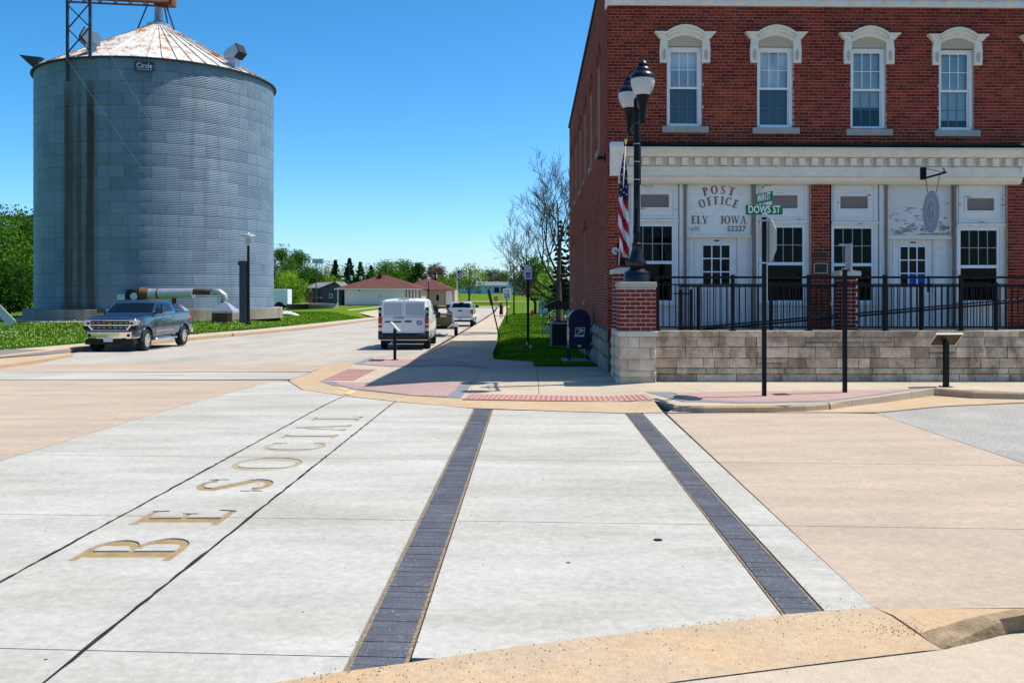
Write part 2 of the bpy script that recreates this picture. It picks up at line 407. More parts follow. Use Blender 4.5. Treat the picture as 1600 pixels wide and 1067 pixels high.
M['mailblue'] = mat('mailbox_blue', (.008, .013, .055), .4, coat=.2)
M['ac_grey'] = mat('ac_grey_metal', (.36, .37, .39), .5, .3)
M['ac_dark'] = mat('ac_louver', (.025, .027, .032), .6)
M['siding_grey'] = mat('grey_siding', (.085, .095, .11), .7, c2=(.065, .075, .09), amt=.6, scale=.5, stretch=(.1, .1, 3))
M['siding_white'] = mat('white_siding', (.78, .69, .68), .7, c2=(.72, .64, .63), amt=.5, scale=.3)
M['siding_tan'] = mat('tan_siding', (.42, .33, .25), .7)
M['siding_blue'] = mat('blue_siding', (.36, .52, .66), .7)
M['shingle_red'] = mat('red_shingle', (.115, .040, .032), .85, c2=(.08, .03, .025), amt=.8, scale=.8)
M['shingle_grey'] = mat('grey_shingle', (.16, .165, .175), .85, c2=(.12, .125, .135), amt=.7, scale=.8)
M['wood'] = mat('brown_wood', (.22, .09, .035), .8, c2=(.15, .06, .025), amt=.7, scale=3)
M['grey_wall'] = mat('grey_concrete_wall', (.36, .34, .31), .9, c2=(.25, .235, .21), amt=.8, scale=.8)
M['flag_red'] = mat('flag_red_cloth', (.32, .012, .022), .8)
M['flag_white'] = mat('flag_white_cloth', (.66, .62, .66), .8)
M['flag_blue'] = mat('flag_blue_cloth', (.012, .016, .075), .8)
M['skin'] = mat('skin', (.45, .22, .14), .6)
M['dress'] = mat('black_dress', (.012, .012, .014), .8)
M['hair'] = mat('brown_hair', (.07, .03, .018), .6)
M['boat_tan'] = mat('camo_tan_hull', (.20, .145, .075), .6, c2=(.12, .095, .05), amt=.8, scale=2)
M['orange'] = mat('orange_marker', (.75, .07, .03), .6)
M['bronze'] = mat('bronze_plaque', (.05, .04, .03), .4, .6)
M['rock'] = mat('pale_rock', (.55, .53, .50), .9, c2=(.4, .39, .37), amt=.7, scale=3)

# ------------------------------------------------------------------ 2-D polygon tools
def clip(poly, a, b, c):
    """keep the part of poly where a*x + b*y <= c"""
    out = []
    n = len(poly)
    for i in range(n):
        p, q = poly[i], poly[(i + 1) % n]
        dp = a * p[0] + b * p[1] - c; dq = a * q[0] + b * q[1] - c
        if dp <= 0: out.append((p[0], p[1]))
        if (dp < 0 < dq) or (dq < 0 < dp):
            t = dp / (dp - dq)
            out.append((p[0] + (q[0] - p[0]) * t, p[1] + (q[1] - p[1]) * t))
    res = []
    for p in out:
        if not res or abs(p[0] - res[-1][0]) + abs(p[1] - res[-1][1]) > 1e-5: res.append(p)
    if len(res) > 1 and abs(res[0][0] - res[-1][0]) + abs(res[0][1] - res[-1][1]) < 1e-5: res.pop()
    return res if len(res) > 2 else []
def area(p): return .5 * abs(sum(p[i][0] * p[(i + 1) % len(p)][1] - p[(i + 1) % len(p)][0] * p[i][1] for i in range(len(p))))
def cut(polys, a, b, c, gap):
    out = []
    n = math.hypot(a, b)
    for p in polys:
        for q in (clip(p, a, b, c - gap / 2 * n), clip(p, -a, -b, -c - gap / 2 * n)):
            if q and area(q) > .01: out.append(q)
    return out
def between(poly, a, b, c0, c1):
    q = clip(poly, a, b, c1)
    return clip(q, -a, -b, -c0) if q else []
def bands(poly, breaks):
    out = []; ys = [p[1] for p in poly]
    lo = -1e9
    for hi in list(breaks) + [1e9]:
        if hi > min(ys) and lo < max(ys):
            q = between(poly, 0, 1, lo, hi)
            if q: out.append(q)
        lo = hi
    return out
RB = [t[0] for t in ROAD]; WB = [t[0] for t in WALK]
from mathutils.geometry import tessellate_polygon
def tri(poly):
    t = tessellate_polygon([[Vector((p[0], p[1], 0)) for p in poly]])
    return [[tuple(poly[i]) for i in f] for f in t]
def cutc(cells, a, b, c, gap, test=None):
    out = []; n = math.hypot(a, b)
    for cell in cells:
        if test and not test(cell): out.append(cell); continue
        for sgn in (1, -1):
            q = [r_ for r_ in (clip(p, sgn * a, sgn * b, sgn * c - gap / 2 * n) for p in cell) if r_ and area(r_) > 1e-5]
            if q and sum(area(r_) for r_ in q) > .015: out.append(q)
    return out
def gridsplit(poly):
    """cut into a .4 m grid where the walk is warped, so that layers lie parallel"""
    if min(q[1] for q in poly) > 28.5 or min(q[0] for q in poly) > 2.75: return [poly]
    out = []
    rest_ = []
    for q in (clip(poly, 0, 1, 28.4), clip(poly, 0, -1, -28.4)):
        if q: rest_.append(q)
    for q in rest_:
        if min(v[1] for v in q) >= 28.39: out.append(q); continue
        x0, x1 = min(v[0] for v in q), min(2.8, max(v[0] for v in q)); y0, y1 = min(v[1] for v in q), max(v[1] for v in q)
        big = clip(q, -1, 0, -2.8)
        if big: out.append(big)
        i0, i1 = math.floor(x0 / .4), math.ceil(x1 / .4)
        for i in range(i0, i1):
            col_ = between(q, 1, 0, i * .4, min(2.8, (i + 1) * .4))
            if not col_: continue
            for j in range(math.floor(y0 / .4), math.ceil(y1 / .4)):
                c = between(col_, 0, 1, j * .4, (j + 1) * .4)
                if c and area(c) > 1e-6: out.append(c)
    return out
def slab_cell(name, cell, prof, brk, dz, th, m, parent):
    mb = MB(); edges = {}
    key = lambda p: (round(p[0], 4), round(p[1], 4))
    for p in cell:
        for q in [c_ for b_ in bands(p, brk) for c_ in (gridsplit(b_) if prof is zs else [b_])]:
            if area(q) < 1e-6: continue
            n = len(q)
            top = [(x, y, (zs2(x, y) if prof is zs else prof(y)) + dz) for x, y in q]
            mb.add(top, [list(range(n))])
            for i in range(n):
                a, b_ = key(q[i]), key(q[(i + 1) % n])
                if (b_, a) in edges: del edges[(b_, a)]
                elif (a, b_) in edges: del edges[(a, b_)]
                else: edges[(a, b_)] = (top[i], top[(i + 1) % n])
    for A, B in edges.values():
        mb.quad(A, (A[0], A[1], A[2] - th), (B[0], B[1], B[2] - th), B)
    o = mb.build(name, m, parent, fix=False)
    bmx = bmesh.new(); bmx.from_mesh(o.data); bmesh.ops.remove_doubles(bmx, verts=bmx.verts, dist=1e-4); bmesh.ops.recalc_face_normals(bmx, faces=bmx.faces)
    for f in bmx.faces:
        if f.normal.z < -.5: f.normal_flip()
    bmx.to_mesh(o.data); bmx.free()
    return o
def slab(name, poly, prof, brk, dz, th, m, parent=None, tilt=None):
    if prof is zs: return slab_cell(name, tri(poly), prof, brk, dz, th, m, parent)
    mb = MB()
    for q in bands(poly, brk):
        n = len(q)
        top = [(x, y, prof(y) + dz + (tilt(x, y) if tilt else 0)) for x, y in q]
        bot = [(x, y, z - th) for x, y, z in top]
        mb.add(top + bot, [list(range(n))] + [(i, i + n, (i + 1) % n + n, (i + 1) % n) for i in range(n)])
    o = mb.build(name, m, parent)
    return o
def rslab(name, poly, m, parent, dz=0.0, th=.035): return slab(name, poly, zr, RB, dz, th, m, parent)
def wslab(name, poly, m, parent, dz=0.0, th=.16): return slab(name, poly, zs, WB, dz, th, m, parent)
def g(*pts, prof=zr, dz=0.0): return [tuple(G(px, py, prof, dz)) for px, py in pts]

# ------------------------------------------------------------------ ground sheet
ys = [-60, -5, 5, 12, 15, 18.5, 18.6, 20, 22, 22.9, 23, 25, 28, 31, 35, 40, 45, 50, 55, 60, 65, 70, 80, 90, 100, 115, 130, 150, 175, 200, 220, 240, 241, 260, 300, 350, 450, 600, 1000, 1600]
rows = []
for y in ys:
    kl = interp(KERBL, y)
    xs = [-1200, -500, -250, -150, -90, -60, -40, -30, kl - 8, kl - 6, kl - 5, kl - 4, kl - 3, kl - 2.2, kl - 1.91, kl - 1.85, -9, -2.95, -2.85, -2.2, -1.7, -1.2, -.7, 0, 1, 3, 8, 20, 40, 80, 150, 300, 600, 1200]
    row = []
    for x in xs:
        z = zg(x, y)
        if x < -14 and y < 23: z = zr(y) - .12
        if y > 240: z = interp(LAWNR, y) + (1.2 * math.sin(x * .011) * sm((y - 300) / 100))
        row.append((x, y, z))
    rows.append(row)
mb = MB(); n = len(rows[0])
mb.v = [p for r_ in rows for p in r_]
for i in range(len(rows) - 1):
    for j in range(n - 1):
        mb.f.append((i * n + j, i * n + j + 1, (i + 1) * n + j + 1, (i + 1) * n + j)); mb.m.append(0)
ground = mb.build('ground', M['lawn'], smooth=True)
tag(ground, kind='structure')

# ------------------------------------------------------------------ road bed with its concrete slabs
road = MB()
bed = [(-60, -4), (60, -4), (60, 19), (-2.4, 19), (-2.4, 24), (-2.85, 30), (-2.85, 185)] + [(interp(KERBL, y), y) for y in (170, 95, 59, 45, 34, 28)] + [(-16.5, 23), (-60, 23)]
for t_ in tri(bed):
    for q in bands(t_, RB): road.poly([(x, y, zr(y) - .032) for x, y in q])
road = road.build('road', M['joint'], None)
tag(road, kind='structure')

U = .0207                                       # the crossing runs slightly off the view axis
TJ = .06                                        # transverse joints are a little skew
near_arc = g((-420, 1180), (300, 1085), (452, 1062), (531, 1049), (629, 1036), (760, 1016), (880, 1000), (1000, 986), (1156, 968), (1218, 960), (1288, 954), (1364, 948))
far_arc = g((1037, 645), (980, 646), (880, 643), (780, 640), (737, 638), (622, 628), (541, 619), (472, 609), (449, 595))
wl0, wl1 = G(0, 720), G(420, 598)
cross = [(-12, 3.0)] + near_arc[1:] + far_arc + [tuple(wl1), tuple(wl0), (wl0.x - .35, 3.0)]
cross = near_arc + far_arc + [tuple(wl1), tuple(wl0), (wl0.x - .45, 2.2)]
JY = [4.62, 7.42, 10.15, 13.0, 16.3]
ub = [-9, -3.36, -2.29, -.905, -.605, 1.425, 1.685, 2.2]
def usplit(poly, u0, u1, gap=.0):
    return between(poly, 1, -U, u0 + gap, u1 - gap)
band_slabs = []
for k in range(len(ub) - 1):
    u0, u1 = ub[k], ub[k + 1]
    gp = .008 if k in (0, 1, 2) else .006
    region = usplit(cross, u0, u1, gp)
    if not region: continue
    if k in (3, 5):                             # charcoal paver strips
        brd = MB()
        w = u1 - u0
        y = 3.9
        me = None
        pm = MB().box(-w / 2 + .022, w / 2 - .022, -.047, .047, -.034, .004).mesh('paver', M['paver'])
        grit = [q for q in [usplit(region, u0 + .004, u1 - .004)] if q][0]
        rslab('paver_edging', grit, M['grit'], road, dz=-.004, th=.02)
        lo = min(p[1] for p in region); hi = max(p[1] for p in region)
        while y < hi + .1:
            uc = (u0 + u1) / 2
            a = (uc + U * y, y)
            row = between(usplit(region, u0 + .024, u1 - .024), TJ, 1, y + TJ * a[0] - .0485, y + TJ * a[0] + .0485)
            if row and area(row) > .003:
                o = rslab('paver', row, M['paver'], road, dz=.002 + random.uniform(-.0018, .0018))
            y += .1015
        continue
    pcs = [region]
    for jy in JY:
        pcs = [q for p in pcs for q in cut([p], TJ, 1, jy, .010)]
    for p in pcs:
        if k == 1: band_slabs.append(p); continue
        rslab('slab', p, M['conc_white'], road)

# ---- recessed roman letters in the lettered band
ARCS = []
def arc_s(cx, cy, rx, ry, a0, a1, tk, tn, n=18):
    qs = []; prev = None
    for i in range(n + 1):
        a = R(a0 + (a1 - a0) * i / n)
        w = tn + (tk - tn) * abs(math.cos(a)) ** 1.5
        o = (cx + rx * math.cos(a), cy + ry * math.sin(a)); k = (cx + (rx - w) * math.cos(a), cy + (ry - (tn if ry > tn * 1.5 else ry * .5)) * math.sin(a))
        if prev: qs.append([prev[0], o, k, prev[1]])
        prev = (o, k)
    ARCS.append((qs[0], len(qs), abs(a1 - a0) > 359))
    return qs
def ln(x0, y0, x1, y1, w, horiz=False):
    d = Vector((x1 - x0, y1 - y0)).normalized(); p = Vector((-d.y, d.x)) * w / 2
    return [[(x0 + p.x, y0 + p.y), (x0 - p.x, y0 - p.y), (x1 - p.x, y1 - p.y), (x1 + p.x, y1 + p.y)]]
K, T, S_ = .20, .10, .085                       # stem, hairline, serif
def bx(x0, x1, y0, y1): return [[(x0, y0), (x1, y0), (x1, y1), (x0, y1)]]
GL = {
 'B': (.72, lambda: bx(.10, .10 + K, .01, .99) + bx(.0, .385, 0, S_) + bx(.0, .385, 1 - S_, 1) + arc_s(.36, .752, .27, .242, -90, 90, K, S_) + arc_s(.355, .275, .34, .272, -90, 90, K, S_) + bx(.22, .39, .503, .553)),
 'E': (.66, lambda: bx(.10, .10 + K, S_ * .5, 1 - S_ * .5) + bx(0, .60, 0, S_) + bx(0, .57, 1 - S_, 1) + bx(.27, .46, .48, .54) + ln(.575, 0, .62, .22, .05) + ln(.555, 1, .575, .80, .05) + bx(.44, .48, .42, .60)),
 'F': (.62, lambda: bx(.10, .10 + K, S_ * .5, 1 - S_ * .5) + bx(0, .36, 0, S_) + bx(0, .57, 1 - S_, 1) + bx(.27, .46, .48, .54) + ln(.555, 1, .575, .78, .05) + bx(.44, .48, .42, .60)),
 'S': (.62, lambda: arc_s(.31, .745, .26, .255, 20, 205, .14, T) + ln(.10, .72, .51, .31, .17) + arc_s(.31, .27, .28, .27, -160, 35, .15, T) + bx(.535, .57, .70, .98) + bx(.03, .065, .02, .32)),
 'O': (.86, lambda: arc_s(.43, .5, .42, .52, 0, 360, K, T, 36)),
 'C': (.78, lambda: arc_s(.43, .5, .42, .52, 42, 318, K, T, 28) + bx(.715, .755, .70, .98) + bx(.715, .755, .04, .26)),
 'I': (.38, lambda: bx(.10, .10 + K, S_ * .5, 1 - S_ * .5) + bx(0, .37, 0, S_) + bx(0, .37, 1 - S_, 1)),
 'A': (.84, lambda: ln(.14, .03, .40, .97, .07) + ln(.70, .03, .43, 1.0, .17) + bx(.25, .60, .30, .36) + bx(.0, .28, 0, S_) + bx(.52, .86, 0, S_)),
 'L': (.62, lambda: bx(.10, .10 + K, S_ * .5, 1 - S_ * .5) + bx(0, .58, 0, S_) + bx(0, .37, 1 - S_, 1) + ln(.555, 0, .60, .24, .05)),
 'P': (.66, lambda: bx(.10, .10 + K, S_ * .5, 1 - S_ * .5) + bx(0, .36, 0, S_) + bx(0, .36, 1 - S_, 1) + arc_s(.36, .725, .29, .275, -90, 90, K, S_) + bx(.27, .37, .45, .50)),
 'T': (.72, lambda: bx(.27, .27 + K, S_ * .5, 1 - S_ * .5) + bx(.17, .54, 0, S_) + bx(.0, .71, 1 - S_, 1) + ln(.02, 1, .0, .76, .05) + ln(.69, 1, .71, .76, .05)),
 'Y': (.80, lambda: bx(.31, .31 + K, S_, .48) + bx(.21, .58, 0, S_) + ln(.12, .97, .40, .42, .16) + ln(.66, .97, .42, .46, .07) + bx(0, .30, 1 - S_, 1) + bx(.54, .80, 1 - S_, 1)),
 'W': (1.12, lambda: ln(.12, .97, .34, .03, .16) + ln(.56, .92, .36, .03, .07) + ln(.52, .97, .76, .03, .16) + ln(1.0, .97, .78, .03, .07) + bx(0, .28, 1 - S_, 1) + bx(.42, .62, 1 - S_, 1) + bx(.88, 1.12, 1 - S_, 1)),
 ' ': (.5, lambda: []),
}
cutm = MB(); floors = []
LH = .70
lt = [('B', 6.33, 6.95, 1), ('E', 7.31, 7.85, 1), ('S', 8.52, 9.15, .9), ('O', 9.5, 10.32, .5), ('C', 10.66, 11.33, .35), ('I', 11.66, 11.94, .2), ('A', 12.25, 12.82, .1), ('L', 13.25, 13.72, .0)]
for ch, y0, y1, mud in lt:
    wd, fn = GL[ch]
    sx = (y1 - y0) / wd
    pts = []
    def mp_(p):
        yy = y0 + p[0] * sx
        uu = -2.47 - p[1] * LH
        return (uu + U * yy, yy)
    ARCS.clear(); quads = fn()
    arcs = {id(q[0]): (q[1], q[2]) for q in ARCS}
    qi = 0
    while qi < len(quads):
        q = quads[qi]; lo_, hi_ = -.14 - .0009 * len(pts), .02 + .0007 * len(pts)
        if id(q) in arcs:
            n_, closed = arcs[id(q)]; strip = quads[qi:qi + n_]
            ou = [mp_(s_[0]) for s_ in strip] + ([] if closed else [mp_(strip[-1][1])]); ik = [mp_(s_[3]) for s_ in strip] + ([] if closed else [mp_(strip[-1][2])])
            m_ = len(ou); V = [(x, y, z) for z in (lo_, hi_) for ring in (ou, ik) for x, y in ring]; Fc = []
            for k_ in range(m_ if closed else m_ - 1):
                k2 = (k_ + 1) % m_
                Fc += [(k_, k2, m_ + k2, m_ + k_), (2 * m_ + k_, 2 * m_ + k2, 3 * m_ + k2, 3 * m_ + k_), (k_, k2, 2 * m_ + k2, 2 * m_ + k_), (m_ + k_, m_ + k2, 3 * m_ + k2, 3 * m_ + k_)]
            if not closed: Fc += [(0, m_, 3 * m_, 2 * m_), (m_ - 1, 2 * m_ - 1, 4 * m_ - 1, 3 * m_ - 1)]
            cutm.add(V, Fc); pts += ou + ik; qi += n_
        else:
            poly = [mp_(p) for p in q]; cutm.prism(poly, lo_, hi_); pts += poly; qi += 1
    floors.append((min(p[0] for p in pts) - .02, max(p[0] for p in pts) + .02, y0 - .02, y1 + .02, mud))
cutter_me = cutm.mesh('cutter', M['mud'])
cutter = bpy.data.objects.new('cutter', cutter_me); col.objects.link(cutter)
for p in band_slabs:
    o = rslab('lettered_slab', p, M['conc_white'], road, th=.034)
    bmx = bmesh.new(); bmx.from_mesh(o.data)      # close the underside so that the cut is clean
    bmesh.ops.holes_fill(bmx, edges=[e for e in bmx.edges if e.is_boundary], sides=0)
    bmesh.ops.remove_doubles(bmx, verts=bmx.verts, dist=1e-4)
    bmesh.ops.recalc_face_normals(bmx, faces=bmx.faces)
    bmx.to_mesh(o.data); bmx.free()
    ylo = min(v[1] for v in p); yhi = max(v[1] for v in p)
    if any(f[3] > ylo and f[2] < yhi for f in floors):
        bo = o.modifiers.new('cut', 'BOOLEAN'); bo.operation = 'DIFFERENCE'; bo.object = cutter; bo.solver = 'EXACT'; bo.use_self = True
        dg = bpy.context.evaluated_depsgraph_get()
        nm = bpy.data.meshes.new_from_object(o.evaluated_get(dg))
        o.modifiers.clear(); o.data = nm
bpy.data.objects.remove(cutter)
for (x0, x1, y0, y1, mud) in floors:
    q = [(x0, y0), (x1, y0), (x1, y1), (x0, y1)]
    rslab('letter_floor', q, M['mud'] if mud > .6 else M['recess'], road, dz=-.011 if mud > .6 else -.007, th=.006)

rj = random.Random(4)
for uj in (-3.36, -2.29):
    y = 3.6; V = []
    while y < 16.6:
        w0 = .003 + .016 * rj.random()
        V.append((uj + U * y - w0, uj + U * y + .004 + .014 * rj.random(), y)); y += .07 + .1 * rj.random()
    mbj = MB()
    for A, B in zip(V, V[1:]): mbj.quad((A[0], A[2], zr(A[2]) + .0025), (A[1], A[2], zr(A[2]) + .0025), (B[1], B[2], zr(B[2]) + .0025), (B[0], B[2], zr(B[2]) + .0025))
    mbj.build('joint_sealant', M['joint'], road, fix=False)
# ---- tan slabs left of the crossing, the second crossing and the street beyond
left_tan = [(-45, 2.2), (wl0.x - .48, 2.2), (wl0.x - .015, wl0.y), (wl1.x - .015, wl1.y)] + g((450, 594.2)) + [(-45, G(0, 594).y + .7)]
pcs = [left_tan]
for jy in (4.62, 7.42, 10.15, 13.0, 16.3): pcs = cut(pcs, TJ, 1, jy, .010)
for jx in (-9.6, -13.4, -18): pcs = cut(pcs, 1, -U, jx, .010)
for p in pcs: rslab('slab', p, M['conc_tan'], road)
b0, b1, b2, b3 = G(0, 593), G(452, 593.6), G(486, 581), G(0, 581.5)
bm0 = [tuple(b0), tuple(b1), tuple(b2), tuple(b3), (b3.x - 30, b3.y), (b0.x - 30, b0.y)]
pcs = [bm0]
for jx in (-8.4, -11.4, -14.4): pcs = cut(pcs, 1, -U, jx, .008)
sh = []
for p in pcs: rslab('slab', between(p, 0, 1, b0.y + .05, b3.y - .05) or p, M['conc_white'], road)
c2 = G(512, 570.5)
tan2 = [(-45, b3.y + .02), tuple(b3), (b2.x, b2.y + .02), tuple(c2), (-11, c2.y + .25), (-45, c2.y + .3)]
pcs = cut([tan2], 1, -U, -9.6, .01)
for p in pcs: rslab('slab', p, M['conc_tan'], road)
kl_pts = [(interp(KERBL, y) + .32, y) for y in (27.4, 30, 34, 45, 59, 95, 170)]
str_poly = [(c2.x + .1, c2.y + .02), (-11, c2.y + .27), (-16.0, c2.y + .32), (-15.0, 26.3)] + kl_pts + [(-13.7, 185), (-3.17, 185), (-3.17, 30), (-3.3, 27.5), (-4.3, 26.0)]
cells = cutc([tri(str_poly)], 1, .012, -8.3, .012)
for jy in (31, 36, 41, 46, 52, 58, 66, 76, 90): cells = cutc(cells, 0.02, 1, jy, .012)
for c in cells: slab_cell('slab', c, zr, RB, 0, .035, M['street'], road)

# ---- right of the crossing: tan slabs, then worn asphalt
ra, rb_ = G(1368, 646), G(1600, 724)
near_g = g((1394, 951), (1600, 949), (1900, 946))
right_tan = g((1366, 949.5), (1394, 951), (1600, 949)) + [(9, G(1600, 949).y + .1), (9, rb_.y - .9), tuple(rb_), tuple(ra)] + g((1300, 645), (1150, 645), (1042, 646))
pcs = [right_tan]
for jy in (7.42, 10.15): pcs = cut(pcs, TJ, 1, jy, .010)
for p in pcs: rslab('slab', p, M['conc_tan'], road)
asp = [(ra.x + .01, ra.y + .015), (rb_.x + .015, rb_.y + .015), (9.1, rb_.y - .8), (60, rb_.y - .8), (60, 16.6)] + g((1600, 630), (1470, 636))
rslab('asphalt_patch', asp, M['asphalt'], road)
far_right = g((1042, 644.5), (1150, 644), (1300, 644), (1370, 644), (1470, 634.5), (1600, 628.5)) + [(60, 16.75), (60, 17.4)] + g((1600, 614), (1470, 612), (1390, 622), (1300, 635), (1150, 638), (1060, 636))
rslab('gutter_slab', far_right, M['conc_gutter'], road, dz=.001)

# ---- gutter pan round the north-east corner: slopes from the road up to the paving
OUT = [(512, 570), (494, 579), (451, 595), (474, 609), (541, 618.4), (622, 627.4), (737, 637.4), (880, 642.3), (980, 645.2), (1036, 644.2)]
INN = [(552, 567.5), (541, 576), (497, 595), (521, 602.4), (560, 609.3), (645, 618.2), (719, 622.2), (880, 625), (980, 626), (1022, 626)]
mb = MB()
o_ = [G(*p) for p in OUT]; i_ = [G(px, py, zs) for px, py in INN]
mid = [a.lerp(b, .55) for a, b in zip(o_, i_)]
for k in range(len(o_) - 1):
    A = [(p.x, p.y, zr(p.y) + .001) for p in (o_[k], o_[k + 1])]
    Bm = [(p.x, p.y, zr(p.y) * .5 + zs2(p.x, p.y) * .5 - .004) for p in (mid[k], mid[k + 1])]
    C = [(p.x, p.y, zs2(p.x, p.y) - .003) for p in (i_[k], i_[k + 1])]
    mb.quad(A[0], A[1], Bm[1], Bm[0]); mb.quad(Bm[0], Bm[1], C[1], C[0])
gut = mb.build('gutter', M['conc_gutter'], smooth=True)
tag(gut, kind='structure')
yl = [tuple(G(px, py)) for px, py in ((520, 603), (542, 606), (560, 610), (548, 617), (536, 616), (544, 610))]
slab('paint_mark', g((521, 604), (546, 607.5), (540, 611)), zr, RB, .017, .003, M['yellow'], gut)
slab('paint_mark', g((549, 611), (557, 612), (547, 617.5), (537, 616)), zr, RB, .014, .003, M['yellow'], gut)

# near gutter pan and the near pavement at the photographer's feet
ng = g((-420, 1180), (300, 1085), (452, 1062), (531, 1049), (629, 1036), (760, 1016), (880, 1000), (1000, 986), (1156, 968), (1218, 960), (1288, 954), (1364, 948), (1392, 962), (1448, 1000), (1474, 1014))
ng2 = g((1440, 1017), (1250, 1040), (1060, 1064), (900, 1090), (500, 1180))
ngp = [(x, y - .005) for x, y in ng] + ng2
rslab('gutter_slab', ngp, M['conc_gutter'], road, dz=.002)
ng3 = g((1370, 950.5), (1600, 950.5), (1900, 949), (3200, 945), (3200, 985), (1900, 985), (1600, 975), (1530, 985), (1490, 1003), (1477, 1011), (1452, 999), (1396, 961))
rslab('gutter_slab', ng3, M['conc_gutter'], road, dz=.001)
np_ = [(x, y - .006) for x, y in g((1478, 1014), (1440, 1019), (1250, 1042), (1060, 1066), (900, 1092), (500, 1182))] + [(-2, 1.0), (12, 1.0)] + g((3200, 958), (1900, 968), (1600, 987), (1530, 1000))
rslab('pavement_slab', np_, M['conc_walk'], road, dz=.003)
# the kerb end that rises out of the near ramp
mb = MB()
pts = [(1450, 1000, .004), (1480, 990, .035), (1520, 977, .065), (1560, 967, .085), (1600, 960, .10), (1700, 948, .12), (1900, 936, .13), (3200, 925, .13)]
fr_ = [(1472, 1015), (1500, 1010), (1540, 1000), (1570, 992), (1600, 986), (1700, 972), (1900, 960), (3200, 950)]
P_ = []
for (a, b, h), (c, d) in zip(pts, fr_):
    t = G(a, b, lambda y: -.08 + h); f = G(c, d)
    bk = Vector((t.x, t.y + .10)); bk2 = Vector((t.x, t.y + .16))
    P_.append([(f.x, f.y, -.085), (f.x, f.y + .012, -.08 + h * .86), (t.x, t.y + .0, -.08 + h), (bk.x, bk.y, -.08 + h * .95), (bk2.x, bk2.y, -.085)])
for A, B in zip(P_, P_[1:]):
    for j in range(4): mb.quad(A[j], B[j], B[j + 1], A[j + 1])
mb.poly(P_[-1]); kerb = mb.build('kerb', M['kerb_stain'], smooth=50)
tag(kerb, kind='structure')

# ------------------------------------------------------------------ north-east sidewalk
inn = [G(px, py, zs) for px, py in INN]
walk_poly = [tuple(p) for p in inn] + g((1031, 627), (1065, 634), (1150, 634), (1230, 633), (1300, 629), (1380, 619), (1460, 607), prof=zs) + g((1600, 612), (1900, 613), prof=zs) + [(25, 18.3), (2.4, 18.3), (2.4, 22.2), (.55, 22.2), (.55, 24.4), (-.5, 25.6), (-.62, 29.5), (-.62, 37), (-.9, 60), (-.9, 184), (-2.72, 184), (-2.72, 31), (-2.9, 28.6)]
base = MB()
for t_ in tri(walk_poly):
    for b_ in bands(t_, WB):
        for q in gridsplit(b_): base.poly([(x, y, zs2(x, y) - .014) for x, y in q])
sidewalk = base.build('sidewalk', M['joint'])
tag(sidewalk, kind='structure')
cells = [tri(walk_poly)]
near_ = lambda c: max(p[1] for q in c for p in q) < 30
for (a, b_, c, t_) in [(1, -.02, 1.75, near_), (1, -.02, .15, None), (1, -.02, -1.1, None), (1, .25, 7.4, near_), (1, .25, 9.2, near_), (1, .25, 11, near_), (1, .25, 13, near_)]: cells = cutc(cells, a, b_, c, .009, t_)
for jy in (16.55, 19.2, 22.2, 24.2, 26.4, 29.5, 32, 34.5, 37, 40, 43, 47, 52, 58, 66, 76): cells = cutc(cells, -.01, 1, jy, .009)
for c in cells: slab_cell('slab', c, zs, WB, 0, .16, M['conc_walk'], sidewalk)
# clay and charcoal paving set into the walk
pk = bpy.data.materials.new('pink_clay_pavers'); pk.use_nodes = True
N = pk.node_tree.nodes; L = pk.node_tree.links
tc = N.new('ShaderNodeNewGeometry'); br = N.new('ShaderNodeTexBrick')
br.inputs['Color1'].default_value = (.39, .26, .23, 1); br.inputs['Color2'].default_value = (.33, .215, .19, 1); br.inputs['Mortar'].default_value = (.22, .15, .13, 1)
br.inputs['Scale'].default_value = 1.0; br.inputs['Brick Width'].default_value = .2; br.inputs['Row Height'].default_value = .1; br.inputs['Mortar Size'].default_value = .006
L.new(tc.outputs['Position'], br.inputs['Vector']); L.new(br.outputs[0], N['Principled BSDF'].inputs['Base Color']); N['Principled BSDF'].inputs['Roughness'].default_value = .85
M['paver_pink'] = pk
pz = lambda name, pts, m, dz=.005: slab(name, g(*pts, prof=zs), zs, WB, dz, .012, m, sidewalk)
pz('clay_paving', [(521, 596), (722, 596.5), (700, 619.5), (645, 617.5), (560, 607.6), (530, 601)], M['paver_pink'])
pz('charcoal_border', [(722, 596.5), (740, 596), (720, 622), (700, 620)], M['paver_grey'])
pz('charcoal_border', [(499, 595.2), (520, 596), (530, 601.2), (560, 608), (645, 617.8), (699.5, 620), (719, 622.1), (645, 618.1), (560, 609.2), (521, 602.3)], M['paver_grey'], .006)
pz('clay_paving', [(585, 560.5), (690, 560), (722, 565), (748, 573), (640, 571), (566, 569)], M['paver_pink'])
pz('charcoal_border', [(552, 568.5), (580, 559), (585, 560.5), (566, 569)], M['paver_grey'])
pz('charcoal_border', [(552, 568.6), (566, 569.2), (640, 571.2), (748, 573.2), (763, 576), (640, 573.5)], M['paver_grey'])
pz('clay_paving', [(1050, 614), (1130, 612), (1400, 609), (1440, 606), (1350, 619), (1290, 626), (1160, 628), (1075, 624)], M['paver_pink'])
pz('charcoal_border', [(1008, 612.5), (1050, 613), (1075, 624.2), (1160, 628.2), (1290, 626.2), (1350, 619.2), (1440, 606.2), (1462, 605), (1360, 619.6), (1292, 628.6), (1160, 630.8), (1068, 627.5)], M['paver_grey'])
